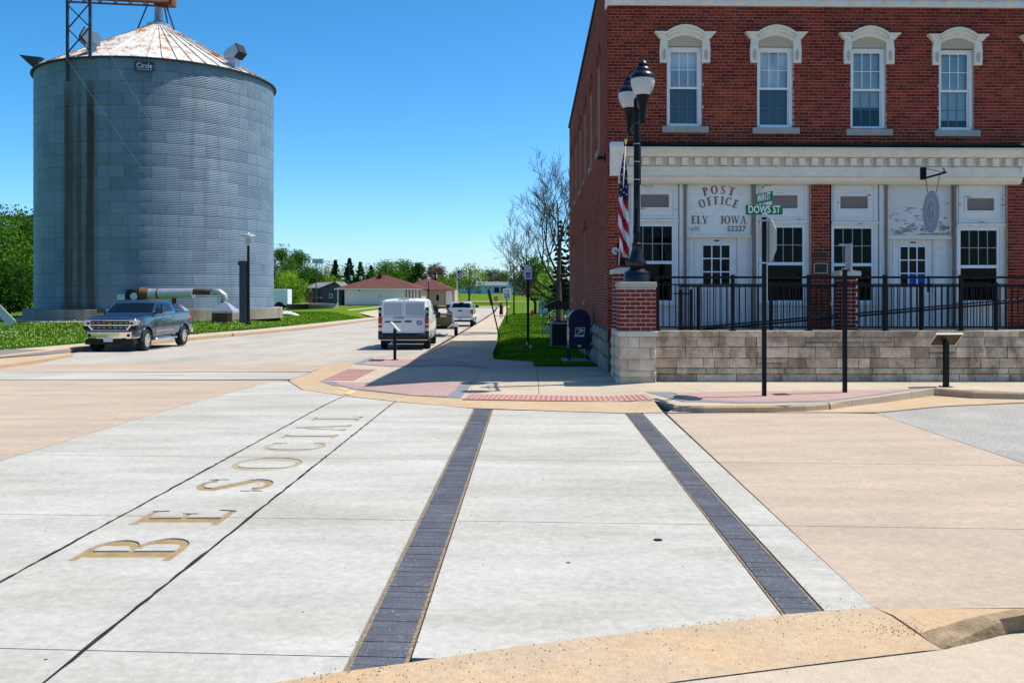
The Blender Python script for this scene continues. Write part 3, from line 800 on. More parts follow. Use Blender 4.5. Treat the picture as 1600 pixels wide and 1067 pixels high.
# tactile warning strips
def tactile(q, n, along, m1, m2):
    """q: four plan corners a,b (front edge) c,d (rear edge)"""
    a, b, c, d = [Vector(p) for p in q]
    slab('tactile_panel', [tuple(a), tuple(b), tuple(c), tuple(d)], zs, WB, .004, .012, m1, sidewalk)
    for i in range(n):
        t0, t1 = (i + .2) / n, (i + .72) / n
        if along: qq = [a.lerp(b, t0), a.lerp(b, t1), d.lerp(c, t1), d.lerp(c, t0)]
        else: qq = [a.lerp(d, t0), b.lerp(c, t0), b.lerp(c, t1), a.lerp(d, t1)]
        slab('tactile_bar', [tuple(v) for v in qq], zs, WB, .010, .006, m2, sidewalk)
tactile(g((722, 624), (1020, 625), (1008, 616.6), (735, 616), prof=zs), 36, True, M['tactile'], M['tactile_pale'])
tactile(g((503, 594), (553, 594.6), (588, 577), (545, 576.5), prof=zs), 9, False, M['tactile'], M['tactile_pale'])
# raised kerbs on the right
def kerb_line(pts, h0=.0, w=.15, name='kerb'):
    """pts: plan points on the street face, with the street on the right hand when walking along them"""
    mb = MB(); P = []
    for i, (x, y) in enumerate(pts):
        a = Vector(pts[max(i - 1, 0)]); b = Vector(pts[min(i + 1, len(pts) - 1)])
        d = (b - a).normalized(); nrm = Vector((-d.y, d.x))
        z0 = zr(y) - .03; z1 = zs2(x, y) + .004
        p = Vector((x, y)); q = p + nrm * .035; r = p + nrm * w
        P.append([(p.x, p.y, z0), (p.x + nrm.x * .012, p.y + nrm.y * .012, z1 - .03), (q.x, q.y, z1), (r.x, r.y, z1), (r.x, r.y, z0)])
    for A, B in zip(P, P[1:]):
        for j in range(4): mb.quad(A[j], B[j], B[j + 1], A[j + 1])
    mb.poly(P[0]); mb.poly(P[-1])
    o = mb.build(name, M['conc_gutter'], smooth=35); tag(o, kind='structure'); return o
kr = [tuple(G(px, py, zs, -.06)) for px, py in ((1052, 640), (1100, 641), (1180, 640.5), (1260, 638.5), (1296, 636))]
kr2 = [tuple(G(px, py, zs, -.06)) for px, py in ((1299, 635.8), (1340, 629.5), (1390, 622), (1440, 614.5), (1464, 612))]
kr3 = [tuple(G(px, py, zs, -.06)) for px, py in ((1467, 612.5), (1520, 617), (1600, 619), (1800, 620), (2200, 620))]
for kk in (kr, kr2, kr3): kerb_line(kk)
kerb_line([(-2.75, 184), (-2.75, 70), (-2.75, 40), (-2.78, 31), (-3.0, 28.4), (-3.6, 26.6), (-4.2, 25.7)][::1] if False else [(-2.86, 25.9 + .0), ] * 0 or [(-2.72, y) for y in (184, 150, 100, 70, 50, 35, 31, 28.9)])
# left kerb and sidewalk
kerb_line([(interp(KERBL, y), y) for y in (25.6, 28, 31, 34, 40, 45, 52, 59, 75, 95, 120, 150, 170)])
lw = [(interp(KERBL, y) - .15, y) for y in (24.5, 28, 34, 45, 59, 95, 170)]
lwp = lw + [(x - 1.75, y) for x, y in lw[::-1]]
cells = [tri(lwp)]
for jy in (28, 31, 34, 37, 40, 43, 46, 49, 52, 56, 60, 66, 72, 80, 90, 100, 120): cells = cutc(cells, 0, 1, jy, .012)
lsw = MB()
for q in bands(lwp, RB): lsw.poly([(x, y, zr(y) + .10) for x, y in q])
lsw = lsw.build('sidewalk', M['joint']); tag(lsw, kind='structure')
for c in cells: slab_cell('slab', c, zr, RB, .118, .12, M['conc_walk'], lsw)
slab('asphalt_patch', g((-60, 551), (60, 551.5), (112, 552), (108, 556), (60, 560), (-60, 569)), zr, RB, .128, .03, M['asphalt_patch'], lsw)
slab('kerb_return', g((-200, 580), (-60, 570), (60, 560.5), (110, 555.5), (114, 557.5), (60, 568), (0, 576.5), (-200, 588)), zr, RB, .10, .12, M['conc_gutter'], lsw)
# apron and cross street far down the road
mb = MB()
for q in bands([(-14.1, 100), (-14.1, 184), (-40, 184), (-40, 176), (-21, 150), (-21, 118)], RB): mb.poly([(x, y, max(zr(y), zg(x, y)) + .05) for x, y in q])
ap = mb.build('driveway', M['conc_walk']); tag(ap, kind='structure')
mb = MB()
for q in bands([(-120, 183), (60, 183), (60, 192), (-120, 192)], RB): mb.poly([(x, y, zr(y) + .12) for x, y in q])
cs = mb.build('cross_street', M['street']); tag(cs, kind='structure')
mb = MB()
for q in bands([(-90, 236), (50, 214), (50, 218), (-90, 240)], RB): mb.poly([(x, y, interp(LAWNR, y) + .15) for x, y in q])
cs = mb.build('footpath', M['conc_walk']); tag(cs, kind='structure')

rnd = random.Random(12); mb = MB(); gl_ = g((452, 1058), (629, 1034), (880, 998), (1156, 966), (1364, 947))
def pebble(x, y, s, z=None):
    z = zr(y) if z is None else z
    mb.add([(x - s, y, z), (x, y - s * .8, z), (x + s, y + s * .2, z), (x, y + s, z), (x, y, z + s * .9)], [(0, 1, 4), (1, 2, 4), (2, 3, 4), (3, 0, 4)])
for k in range(420):
    t = rnd.random() * 3.999; i = int(t); A, B = Vector(gl_[i]), Vector(gl_[i + 1]); q = A.lerp(B, t - i)
    pebble(q.x + rnd.gauss(0, .05), q.y - abs(rnd.gauss(0, .28)) + .02, rnd.uniform(.002, .006), zr(4) + .003)
for k in range(500):
    y = rnd.uniform(4.6, 14); u = rnd.choice([ub[3], ub[4], ub[5], ub[6]]) + rnd.gauss(0, .018)
    pebble(u + U * y, y, rnd.uniform(.002, .006), zr(y) + .001)
for k in range(160): pebble(rnd.uniform(-5, 6), rnd.uniform(4.4, 13), rnd.uniform(.003, .008))
q0_ = G(1420, 985)
for k in range(160): pebble(q0_.x + rnd.gauss(0, .12), q0_.y + rnd.gauss(0, .06), rnd.uniform(.002, .005), zr(4) + .003)
tag(mb.build('loose_grit', M['grit'], fix=False), 'scattered dark grit along the gutter and paver edges', 'grit', kind='stuff')

# ------------------------------------------------------------------ post office building
A_F = R(1.3)
CORN = Vector((2.066, 20.0, 0))
E_F = Vector((math.cos(A_F), math.sin(A_F), 0)); N_F = Vector((-math.sin(A_F), math.cos(A_F), 0))
def FP(px, py, d=0.0):
    r = Vector(((px - CX) / F, 1, (HY - py) / F))
    t = (CORN.dot(N_F) + d) / r.dot(N_F)
    P = Vector((0, 0, CZ)) + r * t
    return (P - CORN).dot(E_F), P.z
po = empty('post_office', CORN, A_F, 'two storey red brick corner post office with white storefront', 'building')
ROOF = 9.12
UMAX = FP(1760, 300)[0]
cor_z = FP(1275, 11)[1]                       # brick ends under the top cornice
W_UP = [((1042, 1097), (73, 198)), ((1183, 1239), (73.5, 200)), ((1329, 1384), (75, 202.5)), ((1467, 1521), (77, 204)), ((1611, 1666), (79, 206)), ]
open_up = []
for (a, b), (t, bo) in W_UP:
    u0, z1 = FP(a, t); u1, z0 = FP(b, bo); open_up.append((u0, u1, z0, z1 + .02))
u_s0 = FP(980, 300)[0]; z_st = FP(1270, 268)[1]   # storefront opening: left edge and top
pier_u = (FP(1267, 300)[0], FP(1297, 300)[0]); pier2_u = (FP(1574, 300)[0], FP(1612, 300)[0])
FLOOR = .96
opens = list(open_up) + [(u_s0, pier_u[0], FLOOR - .3, z_st), (pier_u[1], pier2_u[0], FLOOR - .3, z_st), (pier2_u[1], UMAX + 1, FLOOR - .3, z_st)]
def wallgrid(u0, u1, z0, z1, ops, y, mb, th=.3):
    us = sorted(set([u0, u1] + [v for o in ops for v in o[:2] if u0 < v < u1])); zz = sorted(set([z0, z1] + [v for o in ops for v in o[2:] if z0 < v < z1]))
    for a, b in zip(us, us[1:]):
        for c, d in zip(zz, zz[1:]):
            um, zm = (a + b) / 2, (c + d) / 2
            if not any(o[0] < um < o[1] and o[2] < zm < o[3] for o in ops):
                mb.quad((a, y, c), (b, y, c), (b, y, d), (a, y, d))
    for o in ops:
        a, b, c, d = max(o[0], u0), min(o[1], u1), max(o[2], z0), min(o[3], z1)
        if b <= a or d <= c: continue
        mb.quad((a, y, c), (a, y + th, c), (a, y + th, d), (a, y, d)); mb.quad((b, y, c), (b, y + th, c), (b, y + th, d), (b, y, d))
        mb.quad((a, y, d), (b, y, d), (b, y + th, d), (a, y + th, d))
mb = MB(); wallgrid(0, UMAX, FLOOR - .3, cor_z, opens, 0, mb)
fw = mb.build('front_wall', M['mortar'], po, fix=False)
# brick courses
CH, BLEN, MJ = .0686, .2127, .010
bricks = []
k = 0; z = FLOOR - .25
while z < cor_z:
    header = (k % 7 == 3)
    bl = BLEN / 2 if header else BLEN
    u = -(.5 * bl if k % 2 else 0)
    if header: u = -.05
    while u < UMAX:
        a, b = max(u, 0) + (MJ / 2 if u > 0 else -.004), min(u + bl, UMAX) - MJ / 2
        segs = [(a, b)]
        for o in opens:
            if o[2] < z + CH / 2 < o[3]:
                ns = []
                for s0, s1 in segs:
                    if s1 <= o[0] or s0 >= o[1]: ns.append((s0, s1)); continue
                    if s0 < o[0]: ns.append((s0, o[0] - .003))
                    if s1 > o[1]: ns.append((o[1] + .003, s1))
                segs = ns
        for s0, s1 in segs:
            if s1 - s0 > .03: bricks.append((s0, s1, z + MJ / 2, min(z + CH, cor_z) - MJ / 2))
        u += bl
    z += CH; k += 1
full = [b for b in bricks if abs(b[1] - b[0] - (BLEN - MJ)) < 1e-3 and b[0] > .05]
full.sort(key=lambda b: (b[0] + 2.07) ** 2 + ((b[2] + b[3]) / 2 - 5.6) ** 2 * .6)
full = [b for b in full if b[2] > 4.8][:300]
fs = set(full)
bme = MB().box(-(BLEN - MJ) / 2, (BLEN - MJ) / 2, -.007, .004, -(CH - MJ) / 2, (CH - MJ) / 2).mesh('brick', M['brick'])
for b in full:
    o = inst(bme, 'brick', fw, ((b[0] + b[1]) / 2, random.uniform(-.0025, .0015), (b[2] + b[3]) / 2))
mb = MB()
for b in bricks:
    if b in fs: continue
    dy = random.uniform(-.0025, .0015)
    mb.add([(b[0], -.007 + dy, b[2]), (b[1], -.007 + dy, b[2]), (b[1], -.007 + dy, b[3]), (b[0], -.007 + dy, b[3]), (b[0], .004, b[2]), (b[1], .004, b[2]), (b[1], .004, b[3]), (b[0], .004, b[3])],
           [(0, 1, 2, 3), (0, 4, 5, 1), (1, 5, 6, 2), (2, 6, 7, 3), (3, 7, 4, 0)])
tag(mb.build('bricks', M['brick'], fw, fix=False), kind='stuff')

# upper windows
for i, ((a, b), (t, bo)) in enumerate(W_UP):
    u0, u1, z0, z1 = open_up[i]; z1 -= .02
    w = u1 - u0; uc = (u0 + u1) / 2; zm = z0 + (z1 - z0) * .49
    fr = MB(); yf = .05
    fw_ = .065
    fr.box(u0, u0 + fw_, yf, yf + .1, z0, z1); fr.box(u1 - fw_, u1, yf, yf + .1, z0, z1)
    fr.box(u0 + fw_, u1 - fw_, yf, yf + .1, z1 - .07, z1); fr.box(u0 + fw_, u1 - fw_, yf - .02, yf + .1, z0, z0 + .06)
    win = fr.build('window', M['vinyl'], po, bevel=.006)
    up = MB(); yu = yf + .035
    up.box(u0 + fw_, u1 - fw_, yu - .012, yu + .03, zm - .02, zm + .025)
    up.box(u0 + fw_, u0 + fw_ + .03, yu, yu + .03, zm + .025, z1 - .07); up.box(u1 - fw_ - .03, u1 - fw_, yu, yu + .03, zm + .025, z1 - .07)
    up.box(u0 + fw_ + .03, u1 - fw_ - .03, yu, yu + .03, z1 - .10, z1 - .07)
    up.build('sash', M['vinyl'], win)
    lo = MB()
    lo.box(u0 + fw_, u0 + fw_ + .022, yu + .04, yu + .06, z0 + .06, zm - .02); lo.box(u1 - fw_ - .022, u1 - fw_, yu + .04, yu + .06, z0 + .06, zm - .02)
    lo.box(u0 + fw_ + .022, u1 - fw_ - .022, yu + .04, yu + .06, z0 + .06, z0 + .085)
    lo.build('sash', M['vinyl'], win)
    mu = MB(); g0, g1 = u0 + fw_ + .03, u1 - fw_ - .03
    for kx in (1, 2): mu.box(g0 + (g1 - g0) * kx / 3 - .008, g0 + (g1 - g0) * kx / 3 + .008, yu + .018, yu + .026, zm + .025, z1 - .10)
    zq = (zm + z1 - .08) / 2; mu.box(g0, g1, yu + .019, yu + .025, zq - .008, zq + .008)
    mu.build('muntin', M['vinyl'], win)
    mu = MB(); g0, g1 = u0 + fw_ + .022, u1 - fw_ - .022
    for kx in (1, 2): mu.box(g0 + (g1 - g0) * kx / 3 - .007, g0 + (g1 - g0) * kx / 3 + .007, yu + .072, yu + .08, z0 + .085, zm - .02)
    zq = (z0 + .06 + zm) / 2; mu.box(g0, g1, yu + .073, yu + .079, zq - .007, zq + .007)
    mu.build('muntin', M['muntin_dim'], win)
    for kx in range(3):
        for (za, zb, yy) in ((zm + .025, z1 - .1, yu + .022), (z0 + .08, zm - .02, yu + .055)):
            zh = (za + zb) / 2
            for (zc, zd) in ((za, zh), (zh, zb)):
                p = MB(); p.quad((g0 + (g1 - g0) * kx / 3, yy, zc), (g0 + (g1 - g0) * (kx + 1) / 3, yy, zc), (g0 + (g1 - g0) * (kx + 1) / 3, yy, zd), (g0 + (g1 - g0) * kx / 3, yy, zd))
                p.build('pane', M['pane'], win)
    # blind: upper half bright, lowered to different heights; darker room below
    drop = [.02, .03, -.36, -.62, -.1][i]
    bl = MB()
    nsl = 26; zb0 = zm + drop if drop > 0 else zm + drop
    for s in range(nsl):
        za = zb0 + (z1 - .05 - zb0) * s / nsl; zb = zb0 + (z1 - .05 - zb0) * (s + 1) / nsl
        bl.quad((u0 + .05, yf + .15 + .012, za), (u1 - .05, yf + .15 + .012, za), (u1 - .05, yf + .15, zb), (u0 + .05, yf + .15, zb))
    bl.build('blind', M['blind'], win, fix=False)
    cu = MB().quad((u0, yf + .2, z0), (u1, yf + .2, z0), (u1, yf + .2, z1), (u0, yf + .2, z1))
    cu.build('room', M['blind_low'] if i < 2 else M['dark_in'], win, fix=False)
    # sill
    MB().box(u0 - .11, u1 + .13, -.07, .12, z0 - .145, z0 - .004).build('sill', M['lime_cap'], po, bevel=.012)
    # hood: moulded segmental arch with bracket legs
    W2 = w / 2 + .01
    hood = MB()
    def hz(tx, base, rise): return base + rise * (1 - (tx) ** 2)
    zb_ = z1 + .11
    nn = 18
    def band(xh, zb, rb, zt, rt, y0, xo=0):
        lo_ = [(uc + xh * (2 * j / nn - 1), hz(2 * j / nn - 1, zb, rb)) for j in range(nn + 1)]
        hi_ = [(uc + (xh + xo) * (2 * j / nn - 1), hz(2 * j / nn - 1, zt, rt)) for j in range(nn + 1)]
        for j in range(nn):
            a, b, c, d = lo_[j], lo_[j + 1], hi_[j + 1], hi_[j]
            hood.extr([(a[0], y0, a[1]), (b[0], y0, b[1]), (c[0], y0, c[1]), (d[0], y0, d[1])], (0, -y0 + .02, 0))
    band(W2, zb_ - .02, .13, zb_ + .055, .14, -.075)
    band(W2 + .015, zb_ + .055, .14, zb_ + .12, .155, -.105)
    band(W2 + .03, zb_ + .12, .155, zb_ + .165, .165, -.15)
    for s in (-1, 1):
        x0 = uc + s * (W2 - .015); x1 = uc + s * (W2 + .15); x2 = uc + s * (W2 + .23); x3 = uc + s * (W2 + .275)
        hood.extr([(x0, -.105, zb_ + .04), (x1, -.105, zb_ + .04), (x2, -.105, zb_ + .13), (x0, -.105, zb_ + .13)], (0, .12, 0))
        hood.extr([(x0, -.152, zb_ + .13), (x2, -.152, zb_ + .13), (x3, -.152, zb_ + .18), (x0, -.152, zb_ + .18)], (0, .17, 0))
        xa, xb = sorted((uc + s * (W2 - .02), uc + s * (W2 + .135)))
        leg = [(xa, zb_ + .04), (xb, zb_ + .04), (xb + (.02 if s > 0 else 0), zb_ - .16), (xb + (.015 if s > 0 else 0), zb_ - .47), (xa - (.015 if s < 0 else 0), zb_ - .47), (xa - (.02 if s < 0 else 0), zb_ - .16)]
        hood.extr([(x, -.07, z_) for x, z_ in leg], (0, .075, 0))
    ho = hood.build('window_hood', M['cream'], po)
    for s in (-1, 1):
        xm = uc + s * (W2 + .06)
        pn = [(xm + .035 * math.cos(a_), -.072, zb_ - .30 + (.115 * math.sin(a_))) for a_ in [2 * math.pi * q / 14 for q in range(14)]]
        MB().extr(pn, (0, -.012, 0)).build('cartouche', M['beige'], ho)
    ty = [(uc + W2 * (2 * j / nn - 1), -.02, hz(2 * j / nn - 1, zb_ - .02, .13)) for j in range(nn + 1)]
    MB().extr([(uc - W2, -.02, z1 + .002)] + ty + [(uc + W2, -.02, z1 + .002)], (0, .05, 0)).build('tympanum', M['beige'], po)

# top cornice
cz0 = cor_z
top = MB()
for (z0, z1, y0) in ((cz0 - .01, cz0 + .13, -.07), (cz0 + .13, cz0 + .62, -.04), (cz0 + .62, cz0 + .70, -.12), (cz0 + .86, ROOF - .12, -.50), (ROOF - .12, ROOF, -.58), (cz0 + .70, cz0 + .86, -.42)):
    top.box(-.03, UMAX, y0, .3, z0, z1)
tp = top.build('cornice', M['paint'], po, bevel=.01)
for j in range(22):
    u = .06 + j * .66
    if u < UMAX: MB().box(u, u + .16, -.34, -.042, cz0 + .1, cz0 + .70).build('bracket', M['paint'], tp)
# storefront cornice
sx0, _ = FP(960, 240); sx1, _ = FP(1592, 240)
zc = lambda py: FP(1275, py)[1]
cs = MB()
def prof_run(prof, u0, u1):
    n = len(prof)
    V = [(u0, y, z) for y, z in prof] + [(u1, y, z) for y, z in prof]
    return V, [(i, (i + 1) % n, (i + 1) % n + n, i + n) for i in range(n)] + [list(range(n)), list(range(n, 2 * n))[::-1]]
pr = [(.02, zc(233)), (-.42, zc(235)), (-.44, zc(239)), (-.38, zc(242)), (-.34, zc(245)), (-.33, zc(248)), (-.30, zc(249)), (-.16, zc(249.3)), (-.16, zc(262)), (-.20, zc(263)), (-.20, zc(277)), (-.14, zc(279)), (-.12, zc(284)), (-.06, zc(288)), (.02, zc(288.5))]
cs.add(*prof_run(pr, sx0 + .08, sx1))
cso = cs.build('storefront_cornice', M['cream'], po)
dm = MB().box(-.065, .065, -.30, -.165, zc(261.5), zc(250)).mesh('dentil', M['cream'])
u = sx0 + .35
while u < sx1 - .1:
    inst(dm, 'dentil', cso, (u, 0, 0)); u += .279
pr2 = [(.0, zc(224.5)), (-.05, zc(225)), (-.45, zc(232.6)), (.0, zc(232.7))]
MB().add(*prof_run(pr2, sx0 + .05, sx1 + .05)).build('flashing', M['black'], po)
for ue, s in ((sx0 - .02, 1), (sx1 + .02, 1)):
    sb = [(-.05, zc(277)), (-.20, zc(277)), (-.24, zc(268)), (-.30, zc(262)), (-.34, zc(252)), (-.46, zc(246)), (-.50, zc(236)), (-.44, zc(229)), (-.30, zc(226)), (-.05, zc(227))]
    b_ = MB(); b_.add(*prof_run(sb, ue - .09, ue + .16)); o = b_.build('end_bracket', M['paint'], po, smooth=40)
    MB().add(*prof_run([(-.32, zc(250)), (-.345, zc(250)), (-.345, zc(240)), (-.32, zc(240))], ue - .05, ue + .10)).build('boss', M['cream'], o)

# storefront bays
def rect(mb, p0, p1, y0, y1, d=0.0, m=0):
    u0, z1 = FP(p0[0], p0[1], d); u1, z0 = FP(p1[0], p1[1], d)
    mb.box(u0, u1, y0, y1, z0, z1, m); return u0, u1, z0, z1
Y_B = .10
def frame(mb, u0, u1, z0, z1, w, y0, y1):
    mb.box(u0, u0 + w, y0, y1, z0, z1); mb.box(u1 - w, u1, y0, y1, z0, z1); mb.box(u0 + w, u1 - w, y0, y1, z1 - w, z1); mb.box(u0 + w, u1 - w, y0, y1, z0, z0 + w)
BAYS = [(982, 1060, 1001, 1045, 304, 324, 986, 1054, 350), (1186, 1264, 1206, 1246, 305.5, 325.5, 1191, 1258, 352), (1299, 1372, 1313, 1356, 307, 326, 1300, 1366, 353.5), (1494, 1573, 1511, 1553, 310, 329, 1498, 1562, 356.5), (1614, 1690, 1630, 1674, 311, 330, 1617, 1684, 358)]
for bi, (xa, xb, ra_, rb2, rt, rbm, wa, wb, wt) in enumerate(BAYS):
    bay = MB()
    u0, z1 = FP(xa, 286, Y_B); u1, _ = FP(xb, 286, Y_B)
    ztr0 = FP(xa, wt - 5, Y_B)[1]
    ru0, rz1 = FP(ra_, rt, Y_B); ru1, rz0 = FP(rb2, rbm, Y_B)
    ops = [(ru0, ru1, rz0, rz1)]
    wu0, wz1 = FP(wa, wt, Y_B); wu1, _ = FP(wb, wt, Y_B)
    wz0 = FP(wa, 473, Y_B)[1]
    ops.append((wu0, wu1, wz0, wz1))
    wallgrid(u0, u1, FLOOR - .3, z1 + .25, ops, Y_B, bay, .07)
    bo_ = bay.build('bay_wall', M['paint'], po, fix=False)
    tr = MB()
    frame(tr, u0 + .05, u1 - .05, FP(xa, wt - 8, Y_B)[1], z1 - .03, .05, Y_B - .025, Y_B)
    frame(tr, ru0 - .06, ru1 + .06, rz0 - .06, rz1 + .06, .055, Y_B - .018, Y_B)
    frame(tr, ru0 - .17, ru1 + .17, rz0 - .19, rz1 + .13, .02, Y_B - .012, Y_B)
    tr.build('transom_frame', M['paint_flake'], bo_)
    MB().box(ru0, ru1, Y_B + .03, Y_B + .05, rz0, rz1).build('transom_panel', M['taupe'], bo_)
    ledge = MB(); ledge.box(u0 - .0, u1 + .0, Y_B - .05, Y_B, wz1 + .045, wz1 + .10); ledge.build('ledge', M['paint_flake'], bo_)
    zm = FP(wa, wt + 60, Y_B)[1]
    fr = MB(); frame(fr, wu0, wu1, wz0, wz1, .05, Y_B + .02, Y_B + .06)
    fr.box(wu0 + .05, wu1 - .05, Y_B + .01, Y_B + .055, zm - .035, zm + .03)
    wo_ = fr.build('window', M['vinyl'], po)
    nc = 4
    mu = MB()
    g0, g1 = wu0 + .05, wu1 - .05; zt_ = wz1 - .05
    for kx in range(1, nc): mu.box(g0 + (g1 - g0) * kx / nc - .009, g0 + (g1 - g0) * kx / nc + .009, Y_B + .034, Y_B + .044, zm + .03, zt_)
    zq = (zm + .03 + zt_) / 2; mu.box(g0, g1, Y_B + .035, Y_B + .043, zq - .009, zq + .009)
    mu.build('muntin', M['muntin_dim'], wo_)
    for kx in range(nc):
        for (zc_, zd_) in ((zm + .03, zq), (zq, zt_)):
            MB().quad((g0 + (g1 - g0) * kx / nc, Y_B + .039, zc_), (g0 + (g1 - g0) * (kx + 1) / nc, Y_B + .039, zc_), (g0 + (g1 - g0) * (kx + 1) / nc, Y_B + .039, zd_), (g0 + (g1 - g0) * kx / nc, Y_B + .039, zd_)).build('pane', M['pane_dim'], wo_, fix=False)
    MB().quad((g0, Y_B + .045, wz0 + .05), (g1, Y_B + .045, wz0 + .05), (g1, Y_B + .045, zm - .03), (g0, Y_B + .045, zm - .03)).build('pane', M['pane_dim'], wo_, fix=False)
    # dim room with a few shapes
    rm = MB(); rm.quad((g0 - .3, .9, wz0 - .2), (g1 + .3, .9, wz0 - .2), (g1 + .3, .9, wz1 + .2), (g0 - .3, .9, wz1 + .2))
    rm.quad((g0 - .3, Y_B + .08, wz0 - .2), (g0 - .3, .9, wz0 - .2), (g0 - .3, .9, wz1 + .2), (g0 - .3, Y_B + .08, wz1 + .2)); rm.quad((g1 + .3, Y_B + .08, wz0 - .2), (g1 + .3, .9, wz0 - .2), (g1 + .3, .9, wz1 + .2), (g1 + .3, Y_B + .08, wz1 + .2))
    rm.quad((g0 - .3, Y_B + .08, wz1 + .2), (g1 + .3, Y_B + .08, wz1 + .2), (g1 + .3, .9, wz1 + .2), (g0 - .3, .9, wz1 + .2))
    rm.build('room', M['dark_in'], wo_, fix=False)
    sl = MB(); sl.box(wu0 - .05, wu1 + .05, Y_B - .07, Y_B + .02, wz0 - .06, wz0); sl.build('sill', M['paint'], wo_)
    pn = MB(); frame(pn, wu0, wu1, FLOOR + .06, wz0 - .11, .05, Y_B - .02, Y_B); pn.build('apron_panel', M['paint'], bo_)
# entrances
ENT = [(1061, 1185, 1072, 1173, 1089, 1152, 286, 366), (1373, 1493.5, 1385, 1485, 1398, 1458, 288, 368.5)]
Y_D = .16
for ei, (xa, xb, sa, sb_, da, db, st, sbm) in enumerate(ENT):
    en = MB()
    u0, z1 = FP(xa, st, Y_B); u1, _ = FP(xb, st, Y_B)
    s0 = FP(sa - 12, st, Y_B)[0]; s1 = FP(sb_ + 11, st, Y_B)[0]
    en.box(u0 + .004, s0 + .10, Y_B - .03, Y_B + .2, FLOOR - .2, z1 + .2); en.box(s1 - .10, u1 - .004, Y_B - .03, Y_B + .2, FLOOR - .2, z1 + .2)
    q0, q1 = FP(sa, st, Y_D)[0], FP(sb_, st, Y_D)[0]
    dz1 = FP(da, 371 + ei * 2.5, Y_D)[1]; d0 = FP(da, 400, Y_D)[0]; d1 = FP(db, 400, Y_D)[0]
    wallgrid(q0 - .12, q1 + .12, FLOOR - .05, z1 + .2, [(d0, d1, FLOOR - .05, dz1)], Y_D, en, .06)
    for xx in (q0 + .07, d0 - .05, d1 + .03, q1 - .09): en.box(xx, xx + .02, Y_D - .015, Y_D, FLOOR, FP(sa, sbm + 5, Y_D)[1])
    eo = en.build('entrance_surround', M['paint'], po, fix=False)
    zs1, zs0 = FP(sa, st, Y_D)[1], FP(sa, sbm, Y_D)[1]
    pb = MB().box(q0 + .01, q1 - .01, Y_D - .03, Y_D - .002, zs0, zs1 - .005)
    if ei == 0: pmat = M['paint']
    else:
        pmat = mat('peeling_painted_panel', (.72, .70, .68), .75, c2=(.66, .63, .61), amt=.7, scale=2, stretch=(.8, 1, 1.6), c3=(.16, .13, .12), amt3=.0, scale3=6)
        nt = pmat.node_tree; Nn = nt.nodes; Ll = nt.links
        ge = Nn.new('ShaderNodeNewGeometry'); sp = Nn.new('ShaderNodeSeparateXYZ'); Ll.new(ge.outputs['Position'], sp.inputs[0])
        rg = Nn.new('ShaderNodeMapRange'); rg.inputs[1].default_value = zs0 + .75; rg.inputs[2].default_value = zs0 + .02; Ll.new(sp.outputs[2], rg.inputs[0])
        mpn = Nn.new('ShaderNodeMapping'); mpn.inputs['Scale'].default_value = (.8, 1, 2.2); Ll.new(ge.outputs['Position'], mpn.inputs[0])
        no = Nn.new('ShaderNodeTexNoise'); no.inputs['Scale'].default_value = 5.5; no.inputs['Detail'].default_value = 7; no.inputs['Roughness'].default_value = .65; no.inputs['Distortion'].default_value = .8; Ll.new(mpn.outputs[0], no.inputs['Vector'])
        ad = Nn.new('ShaderNodeMath'); ad.operation = 'MULTIPLY_ADD'; Ll.new(rg.outputs[0], ad.inputs[0]); ad.inputs[1].default_value = .17; Ll.new(no.outputs[0], ad.inputs[2])
        th = Nn.new('ShaderNodeMapRange'); th.inputs[1].default_value = .62; th.inputs[2].default_value = .68; th.inputs[4].default_value = .85; Ll.new(ad.outputs[0], th.inputs[0])
        mx = Nn.new('ShaderNodeMix'); mx.data_type = 'RGBA'; Ll.new(th.outputs[0], mx.inputs[0])
        bc = Nn['Principled BSDF'].inputs['Base Color']; Ll.new(bc.links[0].from_socket, mx.inputs[6]); mx.inputs[7].default_value = (.19, .16, .15, 1); Ll.new(mx.outputs[2], bc)
    pbo = pb.build('sign_panel', pmat, po)
    fm = MB(); frame(fm, q0, q1, zs0 - .02, zs1 + .02, .035, Y_D - .05, Y_D - .003); fm.box(q0 - .02, q1 + .02, Y_D - .09, Y_D - .002, zs0 - .075, zs0 - .02); fm.box(q0 - .1, q1 + .1, Y_D - .12, Y_D - .004, zs1 + .02, zs1 + .16); fm.build('panel_moulding', M['cream'], pbo)
    # slim turned columns
    for (c0, c1) in ((sa - 5, sa + .8), (sb_ + .5, sb_ + 8)):
        cu0 = FP(c0, 300, Y_B)[0]; cu1 = FP(c1, 300, Y_B)[0]; cc = (cu0 + cu1) / 2; rr = (cu1 - cu0) / 2 * .8
        cm = MB().lathe([(rr * 1.3, FLOOR), (rr * 1.3, FLOOR + .1), (rr, FLOOR + .14), (rr, FLOOR + 1.2), (rr * 1.25, FLOOR + 1.24), (rr, FLOOR + 1.3), (rr * .95, zs1 - .12), (rr * 1.2, zs1 - .1), (rr * 1.4, zs1 - .04), (rr * 1.5, zs1 + .03)], 12, (cc, Y_B - .06, 0))
        cm.build('column', M['taupe'], po, smooth=40)
    # door
    zt = dz1; d_ = MB()
    pu0 = d0 + .135; pu1 = d1 - .155; pz1 = zt - .17; pz0 = pz1 - .87
    wallgrid(d0 + .004, d1 - .004, FLOOR, zt - .004, [(pu0, pu1, pz0, pz1)], Y_D + .04, d_, .045)
    frame(d_, d0 + .12, d1 - .14, FLOOR + .15, pz0 - .12, .03, Y_D + .025, Y_D + .04)
    do = d_.build('door', M['paint'], po, fix=False)
    mu = MB(); frame(mu, pu0 - .02, pu1 + .02, pz0 - .02, pz1 + .02, .025, Y_D + .025, Y_D + .055)
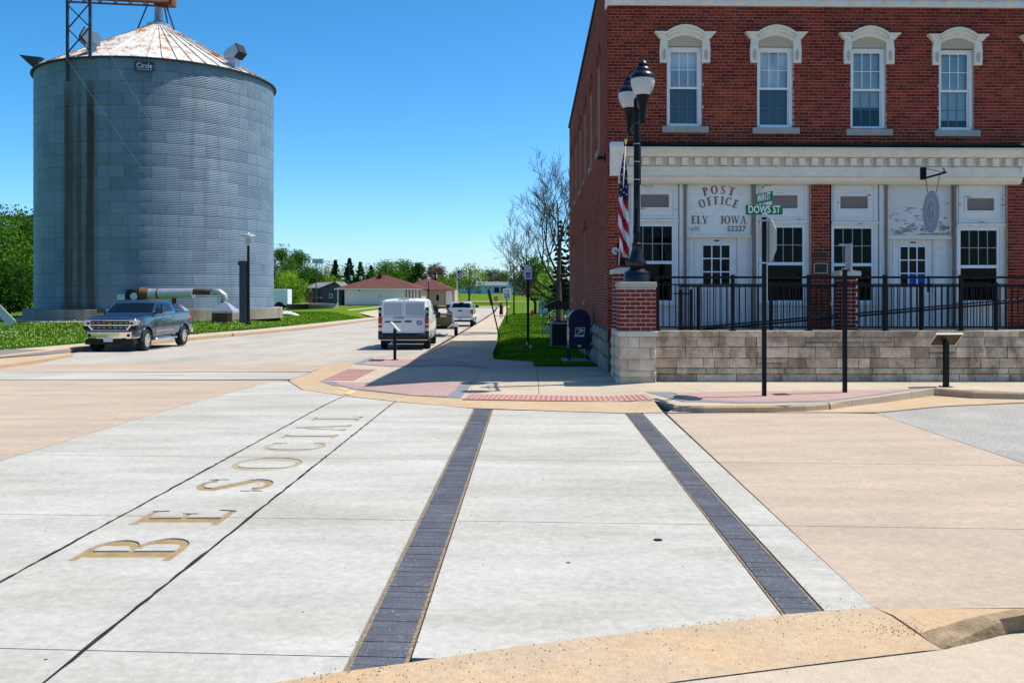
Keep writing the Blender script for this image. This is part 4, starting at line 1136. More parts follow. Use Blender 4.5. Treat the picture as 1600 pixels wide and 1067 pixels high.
    for kx in (1, 2):
        mu.box(pu0 + (pu1 - pu0) * kx / 3 - .013, pu0 + (pu1 - pu0) * kx / 3 + .013, Y_D + .03, Y_D + .05, pz0 + .005, pz1 - .005)
        mu.box(pu0 + .005, pu1 - .005, Y_D + .031, Y_D + .049, pz0 + (pz1 - pz0) * kx / 3 - .013, pz0 + (pz1 - pz0) * kx / 3 + .013)
    mu.build('muntin', M['vinyl'], do)
    for kx in range(3):
        for kz in range(3):
            MB().quad((pu0 + (pu1 - pu0) * kx / 3, Y_D + .06, pz0 + (pz1 - pz0) * kz / 3), (pu0 + (pu1 - pu0) * (kx + 1) / 3, Y_D + .06, pz0 + (pz1 - pz0) * kz / 3), (pu0 + (pu1 - pu0) * (kx + 1) / 3, Y_D + .06, pz0 + (pz1 - pz0) * (kz + 1) / 3), (pu0 + (pu1 - pu0) * kx / 3, Y_D + .06, pz0 + (pz1 - pz0) * (kz + 1) / 3)).build('pane', M['pane_dark'] if not (ei == 1 and kz == 0 and kx > 0) else M['blue_sign'], do, fix=False)
    MB().lathe([(.0, -.03), (.03, -.02), (.035, 0), (.02, .02), (.012, .06)], 12, (d1 - .07, Y_D - .01, FLOOR + .95), axis='y').build('handle', M['bronze'], do, smooth=True)
    MB().box(d1 - .115, d1 - .055, Y_D + .028, Y_D + .036, FLOOR + .8, FLOOR + 1.15).build('handle', M['plastic'], do)
    if ei == 0: MB().extr([(( d0 + d1) / 2 + .06 * math.cos(a_), Y_D + .03, zt - .07 + .018 * math.sin(a_)) for a_ in [2 * math.pi * q / 12 for q in range(12)]], (0, .008, 0)).build('badge', M['bronze'], do)
    else: MB().box((d0 + d1) / 2 - .06, (d0 + d1) / 2 + .06, Y_D + .03, Y_D + .038, zt - .09, zt - .06).build('badge', M['bronze'], do)
    if ei == 0: PANEL = (q0, q1, zs0, zs1)

# lettering on the post office panel
def serif_word(word, u_c, z_base, h, sx, radius=None, cz=None, name='lettering', sp=.10):
    adv = [GL[c][0] * sx * h + sp * h for c in word]
    tot = sum(adv) - sp * h; x = -tot / 2
    for c, a in zip(word, adv):
        mb = MB()
        wd = GL[c][0] * sx * h
        for q in GL[c][1]():
            pts = []
            for (px_, py_) in q:
                lx = px_ * sx * h - wd / 2; ly = py_ * h
                if radius:
                    th = (x + wd / 2) / radius
                    r_ = radius + ly
                    gx = math.sin(th) * r_ + lx * math.cos(th); gz = math.cos(th) * r_ - lx * math.sin(th)
                    pts.append((u_c + gx, Y_D - .0345, z_base - radius + gz))
                else: pts.append((u_c + x + wd / 2 + lx, Y_D - .0345, z_base + ly))
            mb.poly(pts)
        x += a
        if mb.f: mb.build('letter', M['letter'], pbo, fix=False)
K, T, S_ = .24, .115, .095
q0, q1, s0, s1 = PANEL; pc = (q0 + q1) / 2 + FP(1122, 300, Y_D)[0] * 0
pcx = FP(1122, 330, Y_D)[0]
zp = lambda py: FP(1122, py, Y_D)[1]
pbo = [o for o in po.children if o.name.startswith('sign_panel')][0]
for w_, zb, h, sx, rad in (('POST', zp(303.5), .185, 1.0, .95), ('OFFICE', zp(320), .18, .95, .85)):
    serif_word(w_, pcx, zb, h, sx, rad, sp=.22 if w_ == 'POST' else .16)
serif_word('ELY', FP(1092.5, 350, Y_D)[0], zp(350), .172, .98, sp=.05)
serif_word('IOWA', FP(1145.5, 350, Y_D)[0], zp(350), .172, .98, sp=.05)
def text(s_, size, name, m, parent, loc, rot, ext=.0, align='CENTER', sx=1.0, bold=0.0):
    cu = bpy.data.curves.new(name, 'FONT'); cu.body = s_; cu.size = size; cu.align_x = align; cu.align_y = 'CENTER'; cu.extrude = ext; cu.offset = bold * size; cu.resolution_u = 3
    to = bpy.data.objects.new(name, cu); col.objects.link(to)
    dg = bpy.context.evaluated_depsgraph_get()
    me = bpy.data.meshes.new_from_object(to.evaluated_get(dg))
    bpy.data.objects.remove(to)
    me.materials.clear(); me.materials.append(m)
    o = bpy.data.objects.new(name, me); col.objects.link(o)
    if parent: o.parent = parent
    o.location = loc; o.rotation_euler = rot; o.scale = (sx, 1, 1)
    return o
text('1690', .13, 'house_number', M['letter'], pbo, (FP(1083.5, 358, Y_D)[0], Y_D - .0345, zp(358.3)), (R(90), 0, 0), .0008)
text('52227', .165, 'lettering', M['letter'], pbo, (FP(1150, 358, Y_D)[0], Y_D - .0345, zp(358)), (R(90), 0, 0), .002, bold=.025)
# plaques on the middle brick pier
u0, z1 = FP(1271, 395); u1, z0 = FP(1292, 403); MB().box(u0, u1, -.03, -.008, z0, z1).build('plaque', M['bronze'], po)
u0, z1 = FP(1271.5, 412); u1, z0 = FP(1291.5, 426.5); pq = MB().box(u0, u1, -.035, -.008, z0, z1).build('plaque', M['bronze'], po)
fr = MB(); frame(fr, u0 - .01, u1 + .01, z0 - .01, z1 + .01, .018, -.04, -.01); fr.build('plaque_frame', M['beige'], pq)

# side wall, facing the street
DS = Vector((.0228, 1, 0)).normalized()
DEPTH = 21.0
to_po = po.matrix_basis.inverted() if True else None
Ms = Matrix.Translation(CORN) @ Matrix(((DS.x, -DS.y, 0, 0), (DS.y, DS.x, 0, 0), (0, 0, 1, 0), (0, 0, 0, 1)))   # local x runs along the wall, local y points out to the left (street)
po.matrix_basis = Matrix.Translation(CORN) @ Matrix.Rotation(A_F, 4, 'Z')
XS = po.matrix_basis.inverted() @ Ms
ZB = .95
sops = []
for dpt in (22.75, 25.75, 28.7, 31.7, 34.9, 38.3): sops.append((dpt - 20 - .45, dpt - 20 + .45, 5.2, 7.35))
for dpt in (28.7, 37.2): sops.append((dpt - 20 - .40, dpt - 20 + .40, 1.5, 3.6))
mb = MB()
def wallgrid_y(u0, u1, z0, z1, ops, mb):
    us = sorted(set([u0, u1] + [v for o in ops for v in o[:2]])); zz = sorted(set([z0, z1] + [v for o in ops for v in o[2:]]))
    for a, b in zip(us, us[1:]):
        for c, d in zip(zz, zz[1:]):
            if not any(o[0] < (a + b) / 2 < o[1] and o[2] < (c + d) / 2 < o[3] for o in ops): mb.quad((a, 0, c), (b, 0, c), (b, 0, d), (a, 0, d))
    for o in ops:
        a, b, c, d = o
        for q in (((a, 0, c), (a, -.14, c), (a, -.14, d), (a, 0, d)), ((b, 0, c), (b, -.14, c), (b, -.14, d), (b, 0, d)), ((a, 0, d), (b, 0, d), (b, -.14, d), (a, -.14, d)), ((a, 0, c), (b, 0, c), (b, -.14, c), (a, -.14, c))): mb.quad(*q)
wallgrid_y(0, DEPTH, ZB, ROOF - .12, sops, mb)
sw = mb.build('side_wall', M['mortar_side'], po, xf=XS, fix=False)
sb = []
k = 0; z = ZB + .003
while z < ROOF - .15:
    hd = k % 7 == 3; bl = BLEN / 2 if hd else BLEN
    u = -(.5 * bl if k % 2 else 0)
    while u < DEPTH:
        a, b = max(u, .0) + MJ / 2, min(u + bl, DEPTH) - MJ / 2
        segs = [(a, b)]
        for o in sops:
            if o[2] < z + CH / 2 < o[3]:
                ns = []
                for s0_, s1_ in segs:
                    if s1_ <= o[0] or s0_ >= o[1]: ns.append((s0_, s1_)); continue
                    if s0_ < o[0]: ns.append((s0_, o[0] - .003))
                    if s1_ > o[1]: ns.append((o[1] + .003, s1_))
                segs = ns
        for s0_, s1_ in segs:
            if s1_ - s0_ > .03: sb.append((s0_, s1_, z + MJ / 2, z + CH - MJ / 2))
        u += bl
    z += CH; k += 1
mb = MB()
for b in sb:
    dy = random.uniform(.006, .011)
    mb.add([(b[0], dy, b[2]), (b[1], dy, b[2]), (b[1], dy, b[3]), (b[0], dy, b[3]), (b[0], -.004, b[2]), (b[1], -.004, b[2]), (b[1], -.004, b[3]), (b[0], -.004, b[3])],
           [(3, 2, 1, 0), (0, 1, 5, 4), (1, 2, 6, 5), (2, 3, 7, 6), (3, 0, 4, 7)])
tag(mb.build('bricks', M['brick_side'], sw, xf=XS, fix=False), kind='stuff')
for o in sops:
    w = MB(); w.box(o[0], o[1], -.16, -.13, o[2], o[3]); w = w.build('side_window', M['pane_dark'], po, xf=XS)
    f_ = MB()
    for (a, b, c, d) in ((o[0], o[0] + .07, o[2], o[3]), (o[1] - .07, o[1], o[2], o[3]), (o[0] + .07, o[1] - .07, o[3] - .07, o[3]), (o[0] + .07, o[1] - .07, o[2], o[2] + .07), (o[0] + .07, o[1] - .07, (o[2] + o[3]) / 2 - .03, (o[2] + o[3]) / 2 + .03)): f_.box(a, b, -.13, -.10, c, d)
    f_.build('frame', M['taupe'], w, xf=XS)
    a_ = MB()
    nn = 8
    for j in range(nn):
        t0 = math.pi * j / nn; t1 = math.pi * (j + 1) / nn; cx_ = (o[0] + o[1]) / 2; rx = (o[1] - o[0]) / 2 + .04
        P1 = [(cx_ - rx * math.cos(t), o[3] + .22 * math.sin(t)) for t in (t0 + .03, t1 - .03)]; P2 = [(cx_ - (rx + .2) * math.cos(t), o[3] + .42 * math.sin(t)) for t in (t0 + .03, t1 - .03)]
        a_.extr([(P1[0][0], .002, P1[0][1]), (P1[1][0], .002, P1[1][1]), (P2[1][0], .002, P2[1][1]), (P2[0][0], .002, P2[0][1])], (0, .035, 0))
    a_.build('arch_bricks', M['brick_side'], w, xf=XS)
    MB().box(o[0] - .1, o[1] + .1, -.1, .06, o[2] - .13, o[2] - .004).build('sill', M['stone_dark'], w, xf=XS)
# roof, parapet coping, rear and right walls
rf = MB()
rf.poly([(-.02, .3, ROOF - .16), (UMAX, .3, ROOF - .16), (UMAX, DEPTH, ROOF - .16), tuple((XS @ Vector((DEPTH, -.05, ROOF - .16))))])
rf.build('roof', M['asphalt'], po, fix=False)
MB().box(-.02, DEPTH + .05, -.25, .06, ROOF - .12, ROOF - .02).build('coping', M['black'], po, xf=XS)
bk = MB(); p0 = XS @ Vector((DEPTH, 0, 0))
bk.quad((p0.x, p0.y, -.6), (UMAX, DEPTH, -.6), (UMAX, DEPTH, ROOF), (p0.x, p0.y, ROOF)); bk.quad((UMAX, 0, -.3), (UMAX, DEPTH, -.3), (UMAX, DEPTH, ROOF), (UMAX, 0, ROOF))
bk.build('rear_wall', M['brick_side'], po, fix=False)
# rough stone foundation under the side wall
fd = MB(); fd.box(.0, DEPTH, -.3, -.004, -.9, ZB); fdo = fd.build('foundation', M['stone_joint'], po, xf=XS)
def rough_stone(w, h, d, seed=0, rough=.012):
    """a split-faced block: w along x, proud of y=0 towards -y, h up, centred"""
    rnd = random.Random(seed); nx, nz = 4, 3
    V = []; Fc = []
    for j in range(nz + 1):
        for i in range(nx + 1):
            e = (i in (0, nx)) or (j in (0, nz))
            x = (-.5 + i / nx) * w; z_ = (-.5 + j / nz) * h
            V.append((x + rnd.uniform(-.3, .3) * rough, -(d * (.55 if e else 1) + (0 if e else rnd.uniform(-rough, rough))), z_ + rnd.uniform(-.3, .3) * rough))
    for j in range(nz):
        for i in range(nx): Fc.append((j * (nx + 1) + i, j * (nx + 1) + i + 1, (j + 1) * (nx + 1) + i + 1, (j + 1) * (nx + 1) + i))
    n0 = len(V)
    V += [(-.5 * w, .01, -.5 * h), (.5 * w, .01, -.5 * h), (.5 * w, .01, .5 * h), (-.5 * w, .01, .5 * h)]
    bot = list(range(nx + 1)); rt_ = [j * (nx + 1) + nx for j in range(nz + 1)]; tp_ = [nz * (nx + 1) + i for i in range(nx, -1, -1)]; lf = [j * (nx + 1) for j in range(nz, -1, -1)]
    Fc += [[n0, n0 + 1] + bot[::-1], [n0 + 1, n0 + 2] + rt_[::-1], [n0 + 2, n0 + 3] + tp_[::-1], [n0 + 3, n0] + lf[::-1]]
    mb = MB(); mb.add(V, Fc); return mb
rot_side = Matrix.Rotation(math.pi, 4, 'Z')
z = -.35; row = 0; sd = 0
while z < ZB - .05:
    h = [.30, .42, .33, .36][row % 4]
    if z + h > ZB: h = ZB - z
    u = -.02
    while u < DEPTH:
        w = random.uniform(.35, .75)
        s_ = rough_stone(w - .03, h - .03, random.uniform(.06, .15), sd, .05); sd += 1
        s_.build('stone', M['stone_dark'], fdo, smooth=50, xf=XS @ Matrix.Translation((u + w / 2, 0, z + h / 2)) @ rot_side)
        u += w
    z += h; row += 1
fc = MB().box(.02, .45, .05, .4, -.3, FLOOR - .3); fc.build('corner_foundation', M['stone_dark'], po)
# deck in front of the doors
MB().box(.62, UMAX, -1.62, Y_D + .5, FLOOR - .12, FLOOR - .002).build('deck', M['conc_walk'], po)

# wall lamp on the side, power bracket
wl_ = empty('wall_bracket', (CORN.x - .02, 20.5, 4.72), 0, 'small black bracket on the side brick wall near corner', 'bracket')
MB().box(-.16, 0, -.05, .05, -.03, .03).build('arm', M['iron'], wl_); MB().box(-.02, .004, -.07, .07, -.09, .09).build('plate', M['iron'], wl_)

# ------------------------------------------------------------------ retaining wall, piers
WY = 18.06
rw = empty('retaining_wall', (2.78, WY, 0), 0, 'low weathered limestone block retaining wall in front of post office', 'wall')
WLEN = 9.6; WT = 1.0
MB().box(-.03, WLEN, .012, .30, -.15, WT - .11).build('core', M['stone_joint'], rw)
rowz = [(1.0 - .115, 1.0, 'cap'), (.69, .882, 's'), (.478, .688, 's'), (.28, .476, 's'), (.165, .278, 's'), (-.06, .163, 'base')]
pxm = {}
for (z0, z1, kd) in rowz:
    u = 0.0
    while u < WLEN:
        if kd == 'cap':
            w = random.choice([.55, .62, .7])
            o = MB().box(u + .003, u + w - .003, -.035, .31, z0, z1).build('coping_stone', M['stone'], rw, bevel=.006); u += w; continue
        w = random.choice([.22, .30, .36, .42, .52, .6]) if kd == 's' else random.uniform(.5, 1.1)
        hs_ = [(z0, z1)]
        if kd == 's' and z1 - z0 > .18 and random.random() < .3 and w > .4: hs_ = [(z0, z0 + (z1 - z0) * .5), (z0 + (z1 - z0) * .5, z1)]
        for (a, b) in hs_:
            s_ = rough_stone(w - .010, (b - a) - .010, random.uniform(.022, .05) if kd == 's' else .05, sd, .014); sd += 1
            s_.build('stone', M['stone'], rw, smooth=50, xf=Matrix.Translation((u + w / 2, .012, (a + b) / 2)))
        u += w
def brick_pier(name, x0, x1, y0, y1, zb, zt, label, cap_m, stone=True, capov=.04, caph=.10):
    p = empty(name, ((x0 + x1) / 2, (y0 + y1) / 2, 0), 0, label, 'pier')
    hw, hd = (x1 - x0) / 2, (y1 - y0) / 2
    MB().box(-hw + .008, hw - .008, -hd + .008, hd - .008, -.1, zt - .01).build('core', M['mortar_pale'], p)
    z = zb; k = 0; c_h = .0813; b_l = .2032
    import itertools
    global bcache
    while z + c_h < zt + .02:
        for (L_, face) in ((2 * hw, 0), (2 * hd, 1), (2 * hw, 2), (2 * hd, 3)):
            if face == 2: continue
            u = -L_ / 2 - (b_l / 2 if k % 2 else 0)
            while u < L_ / 2 - .01:
                a = max(u, -L_ / 2) + .007; b = min(u + b_l, L_ / 2) - .007
                if b - a > .025:
                    bb = MB().box(-(b - a) / 2, (b - a) / 2, -.006, .012, -(c_h - .016) / 2, (c_h - .016) / 2)
                    key = (round(b - a, 3),)
                    if key not in bcache: bcache[key] = bb.mesh('brick', M['brick_pier'])
                    m_ = (a + b) / 2
                    loc = {0: (m_, -hd, z + c_h / 2), 1: (hw, m_, z + c_h / 2), 3: (-hw, -m_, z + c_h / 2)}[face]
                    inst(bcache[key], 'brick', p, loc, {0: 0, 1: R(90), 3: R(-90)}[face])
                u += b_l
        z += c_h; k += 1
    cp = MB()
    if cap_m == 'domed':
        w_, d2 = hw + capov, hd + capov
        cp.add([(-w_, -d2, zt), (w_, -d2, zt), (w_, d2, zt), (-w_, d2, zt), (-w_, -d2, zt + caph * .75), (w_, -d2, zt + caph * .75), (w_, d2, zt + caph * .75), (-w_, d2, zt + caph * .75), (-w_ * .5, -d2 * .5, zt + caph), (w_ * .5, -d2 * .5, zt + caph), (w_ * .5, d2 * .5, zt + caph), (-w_ * .5, d2 * .5, zt + caph)],
               [(0, 3, 2, 1), (0, 1, 5, 4), (1, 2, 6, 5), (2, 3, 7, 6), (3, 0, 4, 7), (4, 5, 9, 8), (5, 6, 10, 9), (6, 7, 11, 10), (7, 4, 8, 11), (8, 9, 10, 11)])
        cp.build('cap', M['cap_white'], p, bevel=.012)
    else:
        cp.box(-hw - capov, hw + capov, -hd - capov, hd + capov, zt, zt + caph).build('cap', M['lime_cap'], p, bevel=.012)
    return p, hw, hd
bcache = {}
p1, hw, hd = brick_pier('lamp_pier', 2.075, 2.78, 17.88, 18.55, 1.005, 1.845, 'red brick and limestone pier carrying the black street lamp', 'flat', caph=.105, capov=.01)
def stone_courses(p, hw, hd, rows_, m, prd=.05):
    global sd
    for (z0, z1, segs) in rows_:
        for face in (0, 3):
            L_ = 2 * hw if face == 0 else 2 * hd
            u = -L_ / 2
            for w in segs if face == 0 else segs[::-1]:
                w = w * L_
                s_ = rough_stone(w - .010, (z1 - z0) - .010, prd, sd, .012); sd += 1
                mt = Matrix.Translation((u + w / 2, -hd + .01, (z0 + z1) / 2)) if face == 0 else Matrix.Rotation(R(-90), 4, 'Z') @ Matrix.Translation((u + w / 2, -hw + .01, (z0 + z1) / 2))
                s_.build('stone', m, p, smooth=50, xf=mt)
                u += w
stone_courses(p1, hw, hd, [(-.1, .12, [.94, .06]), (.12, .245, [.85, .15]), (.245, .465, [.2, .32, .48]), (.465, .69, [.83, .17]), (.69, .895, [.24, .3, .46])], M['stone_pier'])
for (a, b) in ((-hw - .03, -hw + .13), (-hw + .135, hw + .03)): MB().box(a, b, -hd - .03, hd + .02, .9, 1.0).build('band_stone', M['lime_band'], p1, bevel=.006)
p2, hw2, hd2 = brick_pier('gate_pier', 2.10, 2.62, 19.0, 19.52, 1.0, 2.13, 'brick pier with pale domed cap behind the lamp pier', 'domed', caph=.13, capov=.045)
stone_courses(p2, hw2, hd2, [(-.1, .2, [.5, .5]), (.2, .42, [.6, .4]), (.42, .64, [.45, .55]), (.64, .86, [.6, .4]), (.86, .99, [1.0])], M['stone_pier'], .04)
p3, _, _ = brick_pier('ramp_pier', at(1312, 430, 19.1).x, at(1338, 430, 19.1).x, 19.0, 19.38, .94, 2.09, 'short brick pier with pale domed cap behind black railing', 'domed', caph=.12, capov=.05)

# ------------------------------------------------------------------ railings
FY = 18.2
fen = empty('front_railing', (2.82, FY, WT), 0, 'black metal picket railing on top of the stone wall', 'railing')
LEN = 9.5
ztop = 2.055 - WT
for (za, zb, w) in ((ztop - .03, ztop + .012, .05), (ztop - .165, ztop - .135, .03), (.055, .085, .03)):
    MB().box(0, LEN, -w / 2, w / 2, za, zb).build('rail', M['iron'], fen)
pm_ = MB().box(-.032, .032, -.032, .032, .004, ztop + .02).box(-.04, .04, -.04, .04, ztop + .02, ztop + .04).box(-.06, .06, -.06, .06, 0, .012).mesh('post', M['iron'])
bm_ = MB().box(-.009, .009, -.009, .009, .08, ztop - .137).mesh('picket', M['iron'])
u = .03
px_posts = [(1026 + 118.9 * i - 800) / F * FY - 2.82 for i in range(7)]
for xx in px_posts:
    if xx < LEN + .1: inst(pm_, 'post', fen, (max(.03, xx), 0, 0))
for a, b in zip(px_posts, px_posts[1:]):
    nb = 12
    for i in range(1, nb):
        xx = a + (b - a) * i / nb
        if 0 < xx < LEN: inst(bm_, 'picket', fen, (xx, 0, 0))
RY = 19.25
rr = empty('ramp_railing', (2.9, RY, .96), 0, 'black railing with sloping handrail along the ramp behind', 'railing')
def rz_(px): return CZ + (HY - (517 - (px - 1025) * (517 - 467) / 575)) / F * RY - .96
x_of = lambda px: (px - 800) / F * RY - 2.9
for dz in (0, -.055):
    MB().tube([(x_of(1060), 0, rz_(1060) + dz), (x_of(1760), 0, rz_(1760) + dz)], .019, 8).build('handrail', M['steel_dark'] if dz == 0 else M['iron'], rr, smooth=True)
for pxp in (1091, 1205, 1322, 1439, 1556):
    MB().box(x_of(pxp) - .03, x_of(pxp) + .03, -.03, .03, 0, .93 if pxp < 1200 else 1.0).build('post', M['iron'], rr)
MB().box(x_of(1060), x_of(1740), -.015, .015, .9, .935).build('rail', M['iron'], rr)
MB().box(x_of(1060), x_of(1740), -.012, .012, .05, .08).build('rail', M['iron'], rr)
pk2 = MB().box(-.007, .007, -.007, .007, .08, .9).mesh('picket', M['iron'])
xx = x_of(1063)
while xx < x_of(1740): inst(pk2, 'picket', rr, (xx, 0, 0)); xx += .123
# a second low gate post pair near the entrance
gp = empty('ramp_gate', (0, 18.75, .96), 0, 'short black gate posts and rails beside the lamp pier', 'gate')
for pxp, tpy in ((1064, 452), (1080, 452)):
    x = (pxp - 800) / F * 18.75; MB().box(x - .028, x + .028, -.028, .028, 0, CZ + (HY - tpy) / F * 18.75 - .96).build('post', M['iron'], gp)
MB().box((1052 - 800) / F * 18.75, (1080 - 800) / F * 18.75 - .03, -.012, .012, .75, .78).build('rail', M['iron'], gp)

# ------------------------------------------------------------------ street lamp on the pier
lp = empty('street_lamp', ((2.075 + 2.78) / 2 + .02, 18.2, 1.95), 0, 'black twin headed ornamental street lamp on the brick pier', 'street lamp')
MB().lathe([(.255, 0), (.255, .13), (.235, .16), (.25, .17), (.24, .2), (.17, .24), (.13, .28)], 24).build('base', M['iron_blue'], lp, smooth=40)
bell = MB(); nfl = 16; pr_ = [(.125, .27), (.15, .31), (.185, .36), (.165, .42), (.125, .5), (.10, .6), (.085, .68), (.09, .70)]
V = []; ns = 48
for (r_, z_) in pr_:
    for j in range(ns):
        a_ = 2 * math.pi * j / ns; rj = r_ * (1 + .06 * math.cos(a_ * nfl)); V.append((rj * math.cos(a_), rj * math.sin(a_), z_))
bell.add(V, [(i * ns + j, i * ns + (j + 1) % ns, (i + 1) * ns + (j + 1) % ns, (i + 1) * ns + j) for i in range(len(pr_) - 1) for j in range(ns)])
bell.build('fluted_bell', M['iron_blue'], lp, smooth=True)
MB().lathe([(.085, .69), (.10, .72), (.10, .75), (.075, .77), (.068, .95), (.078, .96), (.078, 1.0), (.066, 1.02), (.062, 2.0), (.058, 3.35), (.075, 3.36), (.075, 3.42), (.06, 3.44), (.06, 3.58), (.03, 3.62), (0, 3.63)], 20).build('pole', M['iron'], lp, smooth=40)
MB().box(.035, .075, -.05, -.03, 1.9, 2.95).build('banner_bracket', M['steel_dark'], lp)
for zz_ in (2.0, 2.35, 2.7): MB().lathe([(.07, zz_), (.07, zz_ + .015)], 16).build('band', M['alu'], lp)
MB().box(-.05, .02, -.072, -.062, 1.45, 1.62).build('hand_hole', M['plastic'], lp)
for (dx, dy) in ((.03, -.62), (-.06, .62)):
    arm = MB().tube([(0, 0, 3.12), (dx * .4, dy * .35, 3.08), (dx * .8, dy * .8, 3.05), (dx, dy, 3.12)], .032, 10)
    arm = arm.build('arm', M['iron'], lp, smooth=True)
    MB().tube([(dx * .15, dy * .12, 3.4), (dx * .4, dy * .42, 3.33), (dx * .55, dy * .65, 3.16)], .014, 6).build('scroll', M['iron'], arm, smooth=True)
    MB().lathe([(.0, 3.0), (.05, 3.02), (.06, 3.1), (.05, 3.14), (.075, 3.3), (.085, 3.38), (.10, 3.45), (.125, 3.5), (.13, 3.53)], 20, (dx, dy, 0)).build('lamp_holder', M['iron'], lp, smooth=40)
    gl_ = MB(); pr_ = [(.12, 3.53), (.155, 3.57), (.195, 3.65), (.222, 3.75), (.228, 3.835)]; V = []; ns = 64
    for (r_, z_) in pr_:
        for j in range(ns):
            a_ = 2 * math.pi * j / ns; rj = r_ * (1 + .012 * math.cos(a_ * 32)); V.append((dx + rj * math.cos(a_), dy + rj * math.sin(a_), z_))
    gl_.add(V, [(i * ns + j, i * ns + (j + 1) % ns, (i + 1) * ns + (j + 1) % ns, (i + 1) * ns + j) for i in range(len(pr_) - 1) for j in range(ns)])
    gl_.build('globe', M['globe'], lp, smooth=True)
    MB().lathe([(.24, 3.83), (.24, 3.86), (.225, 3.91), (.18, 3.955), (.155, 3.97), (.158, 3.99), (.145, 4.03), (.10, 4.07), (.07, 4.085), (.10, 4.10), (.09, 4.14), (.05, 4.18), (.015, 4.2), (.022, 4.235), (.008, 4.27), (0, 4.3)], 24, (dx, dy, 0)).build('lamp_cap', M['iron_blue'], lp, smooth=40)

# ------------------------------------------------------------------ flag on a slanting staff
fl = empty('flag', tuple(at(968, 418, 19.2)), 0, 'limp american flag on a slanting staff by the brick corner', 'flag')
org = at(968, 418, 19.2)
rel = lambda px, py, y: at(px, py, y) - org
MB().tube([rel(967, 415, 19.15), rel(977, 228, 18.75)], .014, 8).build('staff', M['cap_white'], fl, smooth=True)
MB().lathe([(0, -.03), (.02, -.02), (.014, 0), (.03, .03), (.038, .06), (.03, .09), (0, .105)], 12, rel(978, 224, 18.75)).build('finial', M['gold'], fl, smooth=True)
MB().lathe([(.075, 0), (.075, .02)], 16, rel(961.5, 392, 19.2), axis='y').build('cleat_plate', M['alu'], fl)
MB().tube([rel(961.5, 392, 19.2), rel(966, 396, 19.15), rel(967, 418, 19.15)], .012, 6).build('cleat_arm', M['iron'], fl)
L0 = [(974, 240, 976), (969, 270, 980), (967.5, 300, 981), (966.5, 330, 981.5), (966, 352, 982.5), (968, 375, 984), (970, 402, 983)]
ny, nx = 60, 24
def lerp_tab(py):
    for (a, ya, b), (c, yb, d) in zip(L0, L0[1:]):
        if py <= yb: t = (py - ya) / (yb - ya); return a + (c - a) * t, b + (d - b) * t
    return L0[-1][0], L0[-1][2]
cl = MB(); 
for j in range(ny + 1):
    for i in range(nx + 1):
        s_ = i / nx; py = 240 + (402 - 240) * j / ny
        py2 = min(402, py + 6 * math.sin(s_ * 3) * (j / ny))
        l_, r_ = lerp_tab(min(py, 402))
        amp = .05 * (j / ny) ** .5
        p = rel(l_ + (r_ - l_) * s_, py2, 18.9); p.y += amp * math.sin(s_ * 11 + j * .05) - .02
        cl.v.append(tuple(p))
for j in range(ny):
    for i in range(nx):
        t = j / ny; s_ = i / nx
        if t < .40 + .05 * s_: mi = 2
        else: mi = int((t * 8.8 + s_ * -2.0 + 12)) % 2
        cl.f.append((j * (nx + 1) + i, j * (nx + 1) + i + 1, (j + 1) * (nx + 1) + i + 1, (j + 1) * (nx + 1) + i)); cl.m.append(mi)
clo = cl.build('cloth', [M['flag_red'], M['flag_white'], M['flag_blue']], fl, smooth=True)
stf = MB()
for (sx_, sy_) in [(975, 252), (973, 262), (977.5, 264), (971.5, 273), (975.5, 275), (979, 279), (970, 285), (974, 288), (978, 292), (970.5, 297), (975, 301), (979, 304), (972, 308)]:
    c = rel(sx_, sy_, 18.82); rr_ = .02
    stf.poly([(c.x + (rr_ if k_ % 2 == 0 else rr_ * .45) * math.sin(k_ * math.pi / 5), c.y, c.z + (rr_ if k_ % 2 == 0 else rr_ * .45) * math.cos(k_ * math.pi / 5)) for k_ in range(10)])
stf.build('stars', M['flag_white'], clo, fix=False)
bf = empty('black_flag', tuple(at(966, 416, 19.35)), 0, 'small folded black flag hanging below the american flag', 'flag')
o2 = at(966, 416, 19.35); V = []
for j in range(9):
    for i in range(9):
        p = at(964 + i * 1.6, 380 + j * 4.4, 19.3) - o2; p.y += .03 * math.sin(i * 1.7 + j * .3); V.append(tuple(p))
MB().add(V, [(j * 9 + i, j * 9 + i + 1, (j + 1) * 9 + i + 1, (j + 1) * 9 + i) for j in range(8) for i in range(8)]).build('cloth', M['dress'], bf, smooth=True)

# ------------------------------------------------------------------ hanging oval sign
hsn = empty('hanging_sign', tuple(at(1440, 276, 19.75)), 0, 'pale oval hanging sign on a black scroll bracket over doorway', 'sign')
oh = at(1440, 276, 19.75); rh = lambda px, py, y=19.2: at(px, py, y) - oh
bk_ = MB(); bk_.box(rh(1438, 276, 19.7).x, rh(1446, 276, 19.7).x, -.1, -.03, rh(0, 281, 19.7).z, rh(0, 262, 19.7).z); bko = bk_.build('wall_plate', M['iron'], hsn)
MB().bar(rh(1442, 279.5, 19.65), rh(1478, 269.5, 18.9), .035, .035).build('arm', M['iron'], hsn)
MB().tube([rh(1442, 262.5, 19.65), rh(1473, 269.5, 18.95)], .006, 6).build('stay', M['iron'], hsn)
MB().tube([rh(1473.5, 270, 18.95), rh(1475.5, 267, 18.93), rh(1475, 264, 18.93), rh(1472.5, 263.5, 18.95)], .014, 6).build('scroll', M['iron'], hsn, smooth=True)
MB().tube([rh(1443, 277, 19.62), rh(1445.5, 271, 19.62), rh(1444, 265, 19.62), rh(1441.5, 262, 19.62)], .012, 6).build('scroll', M['iron'], hsn, smooth=True)
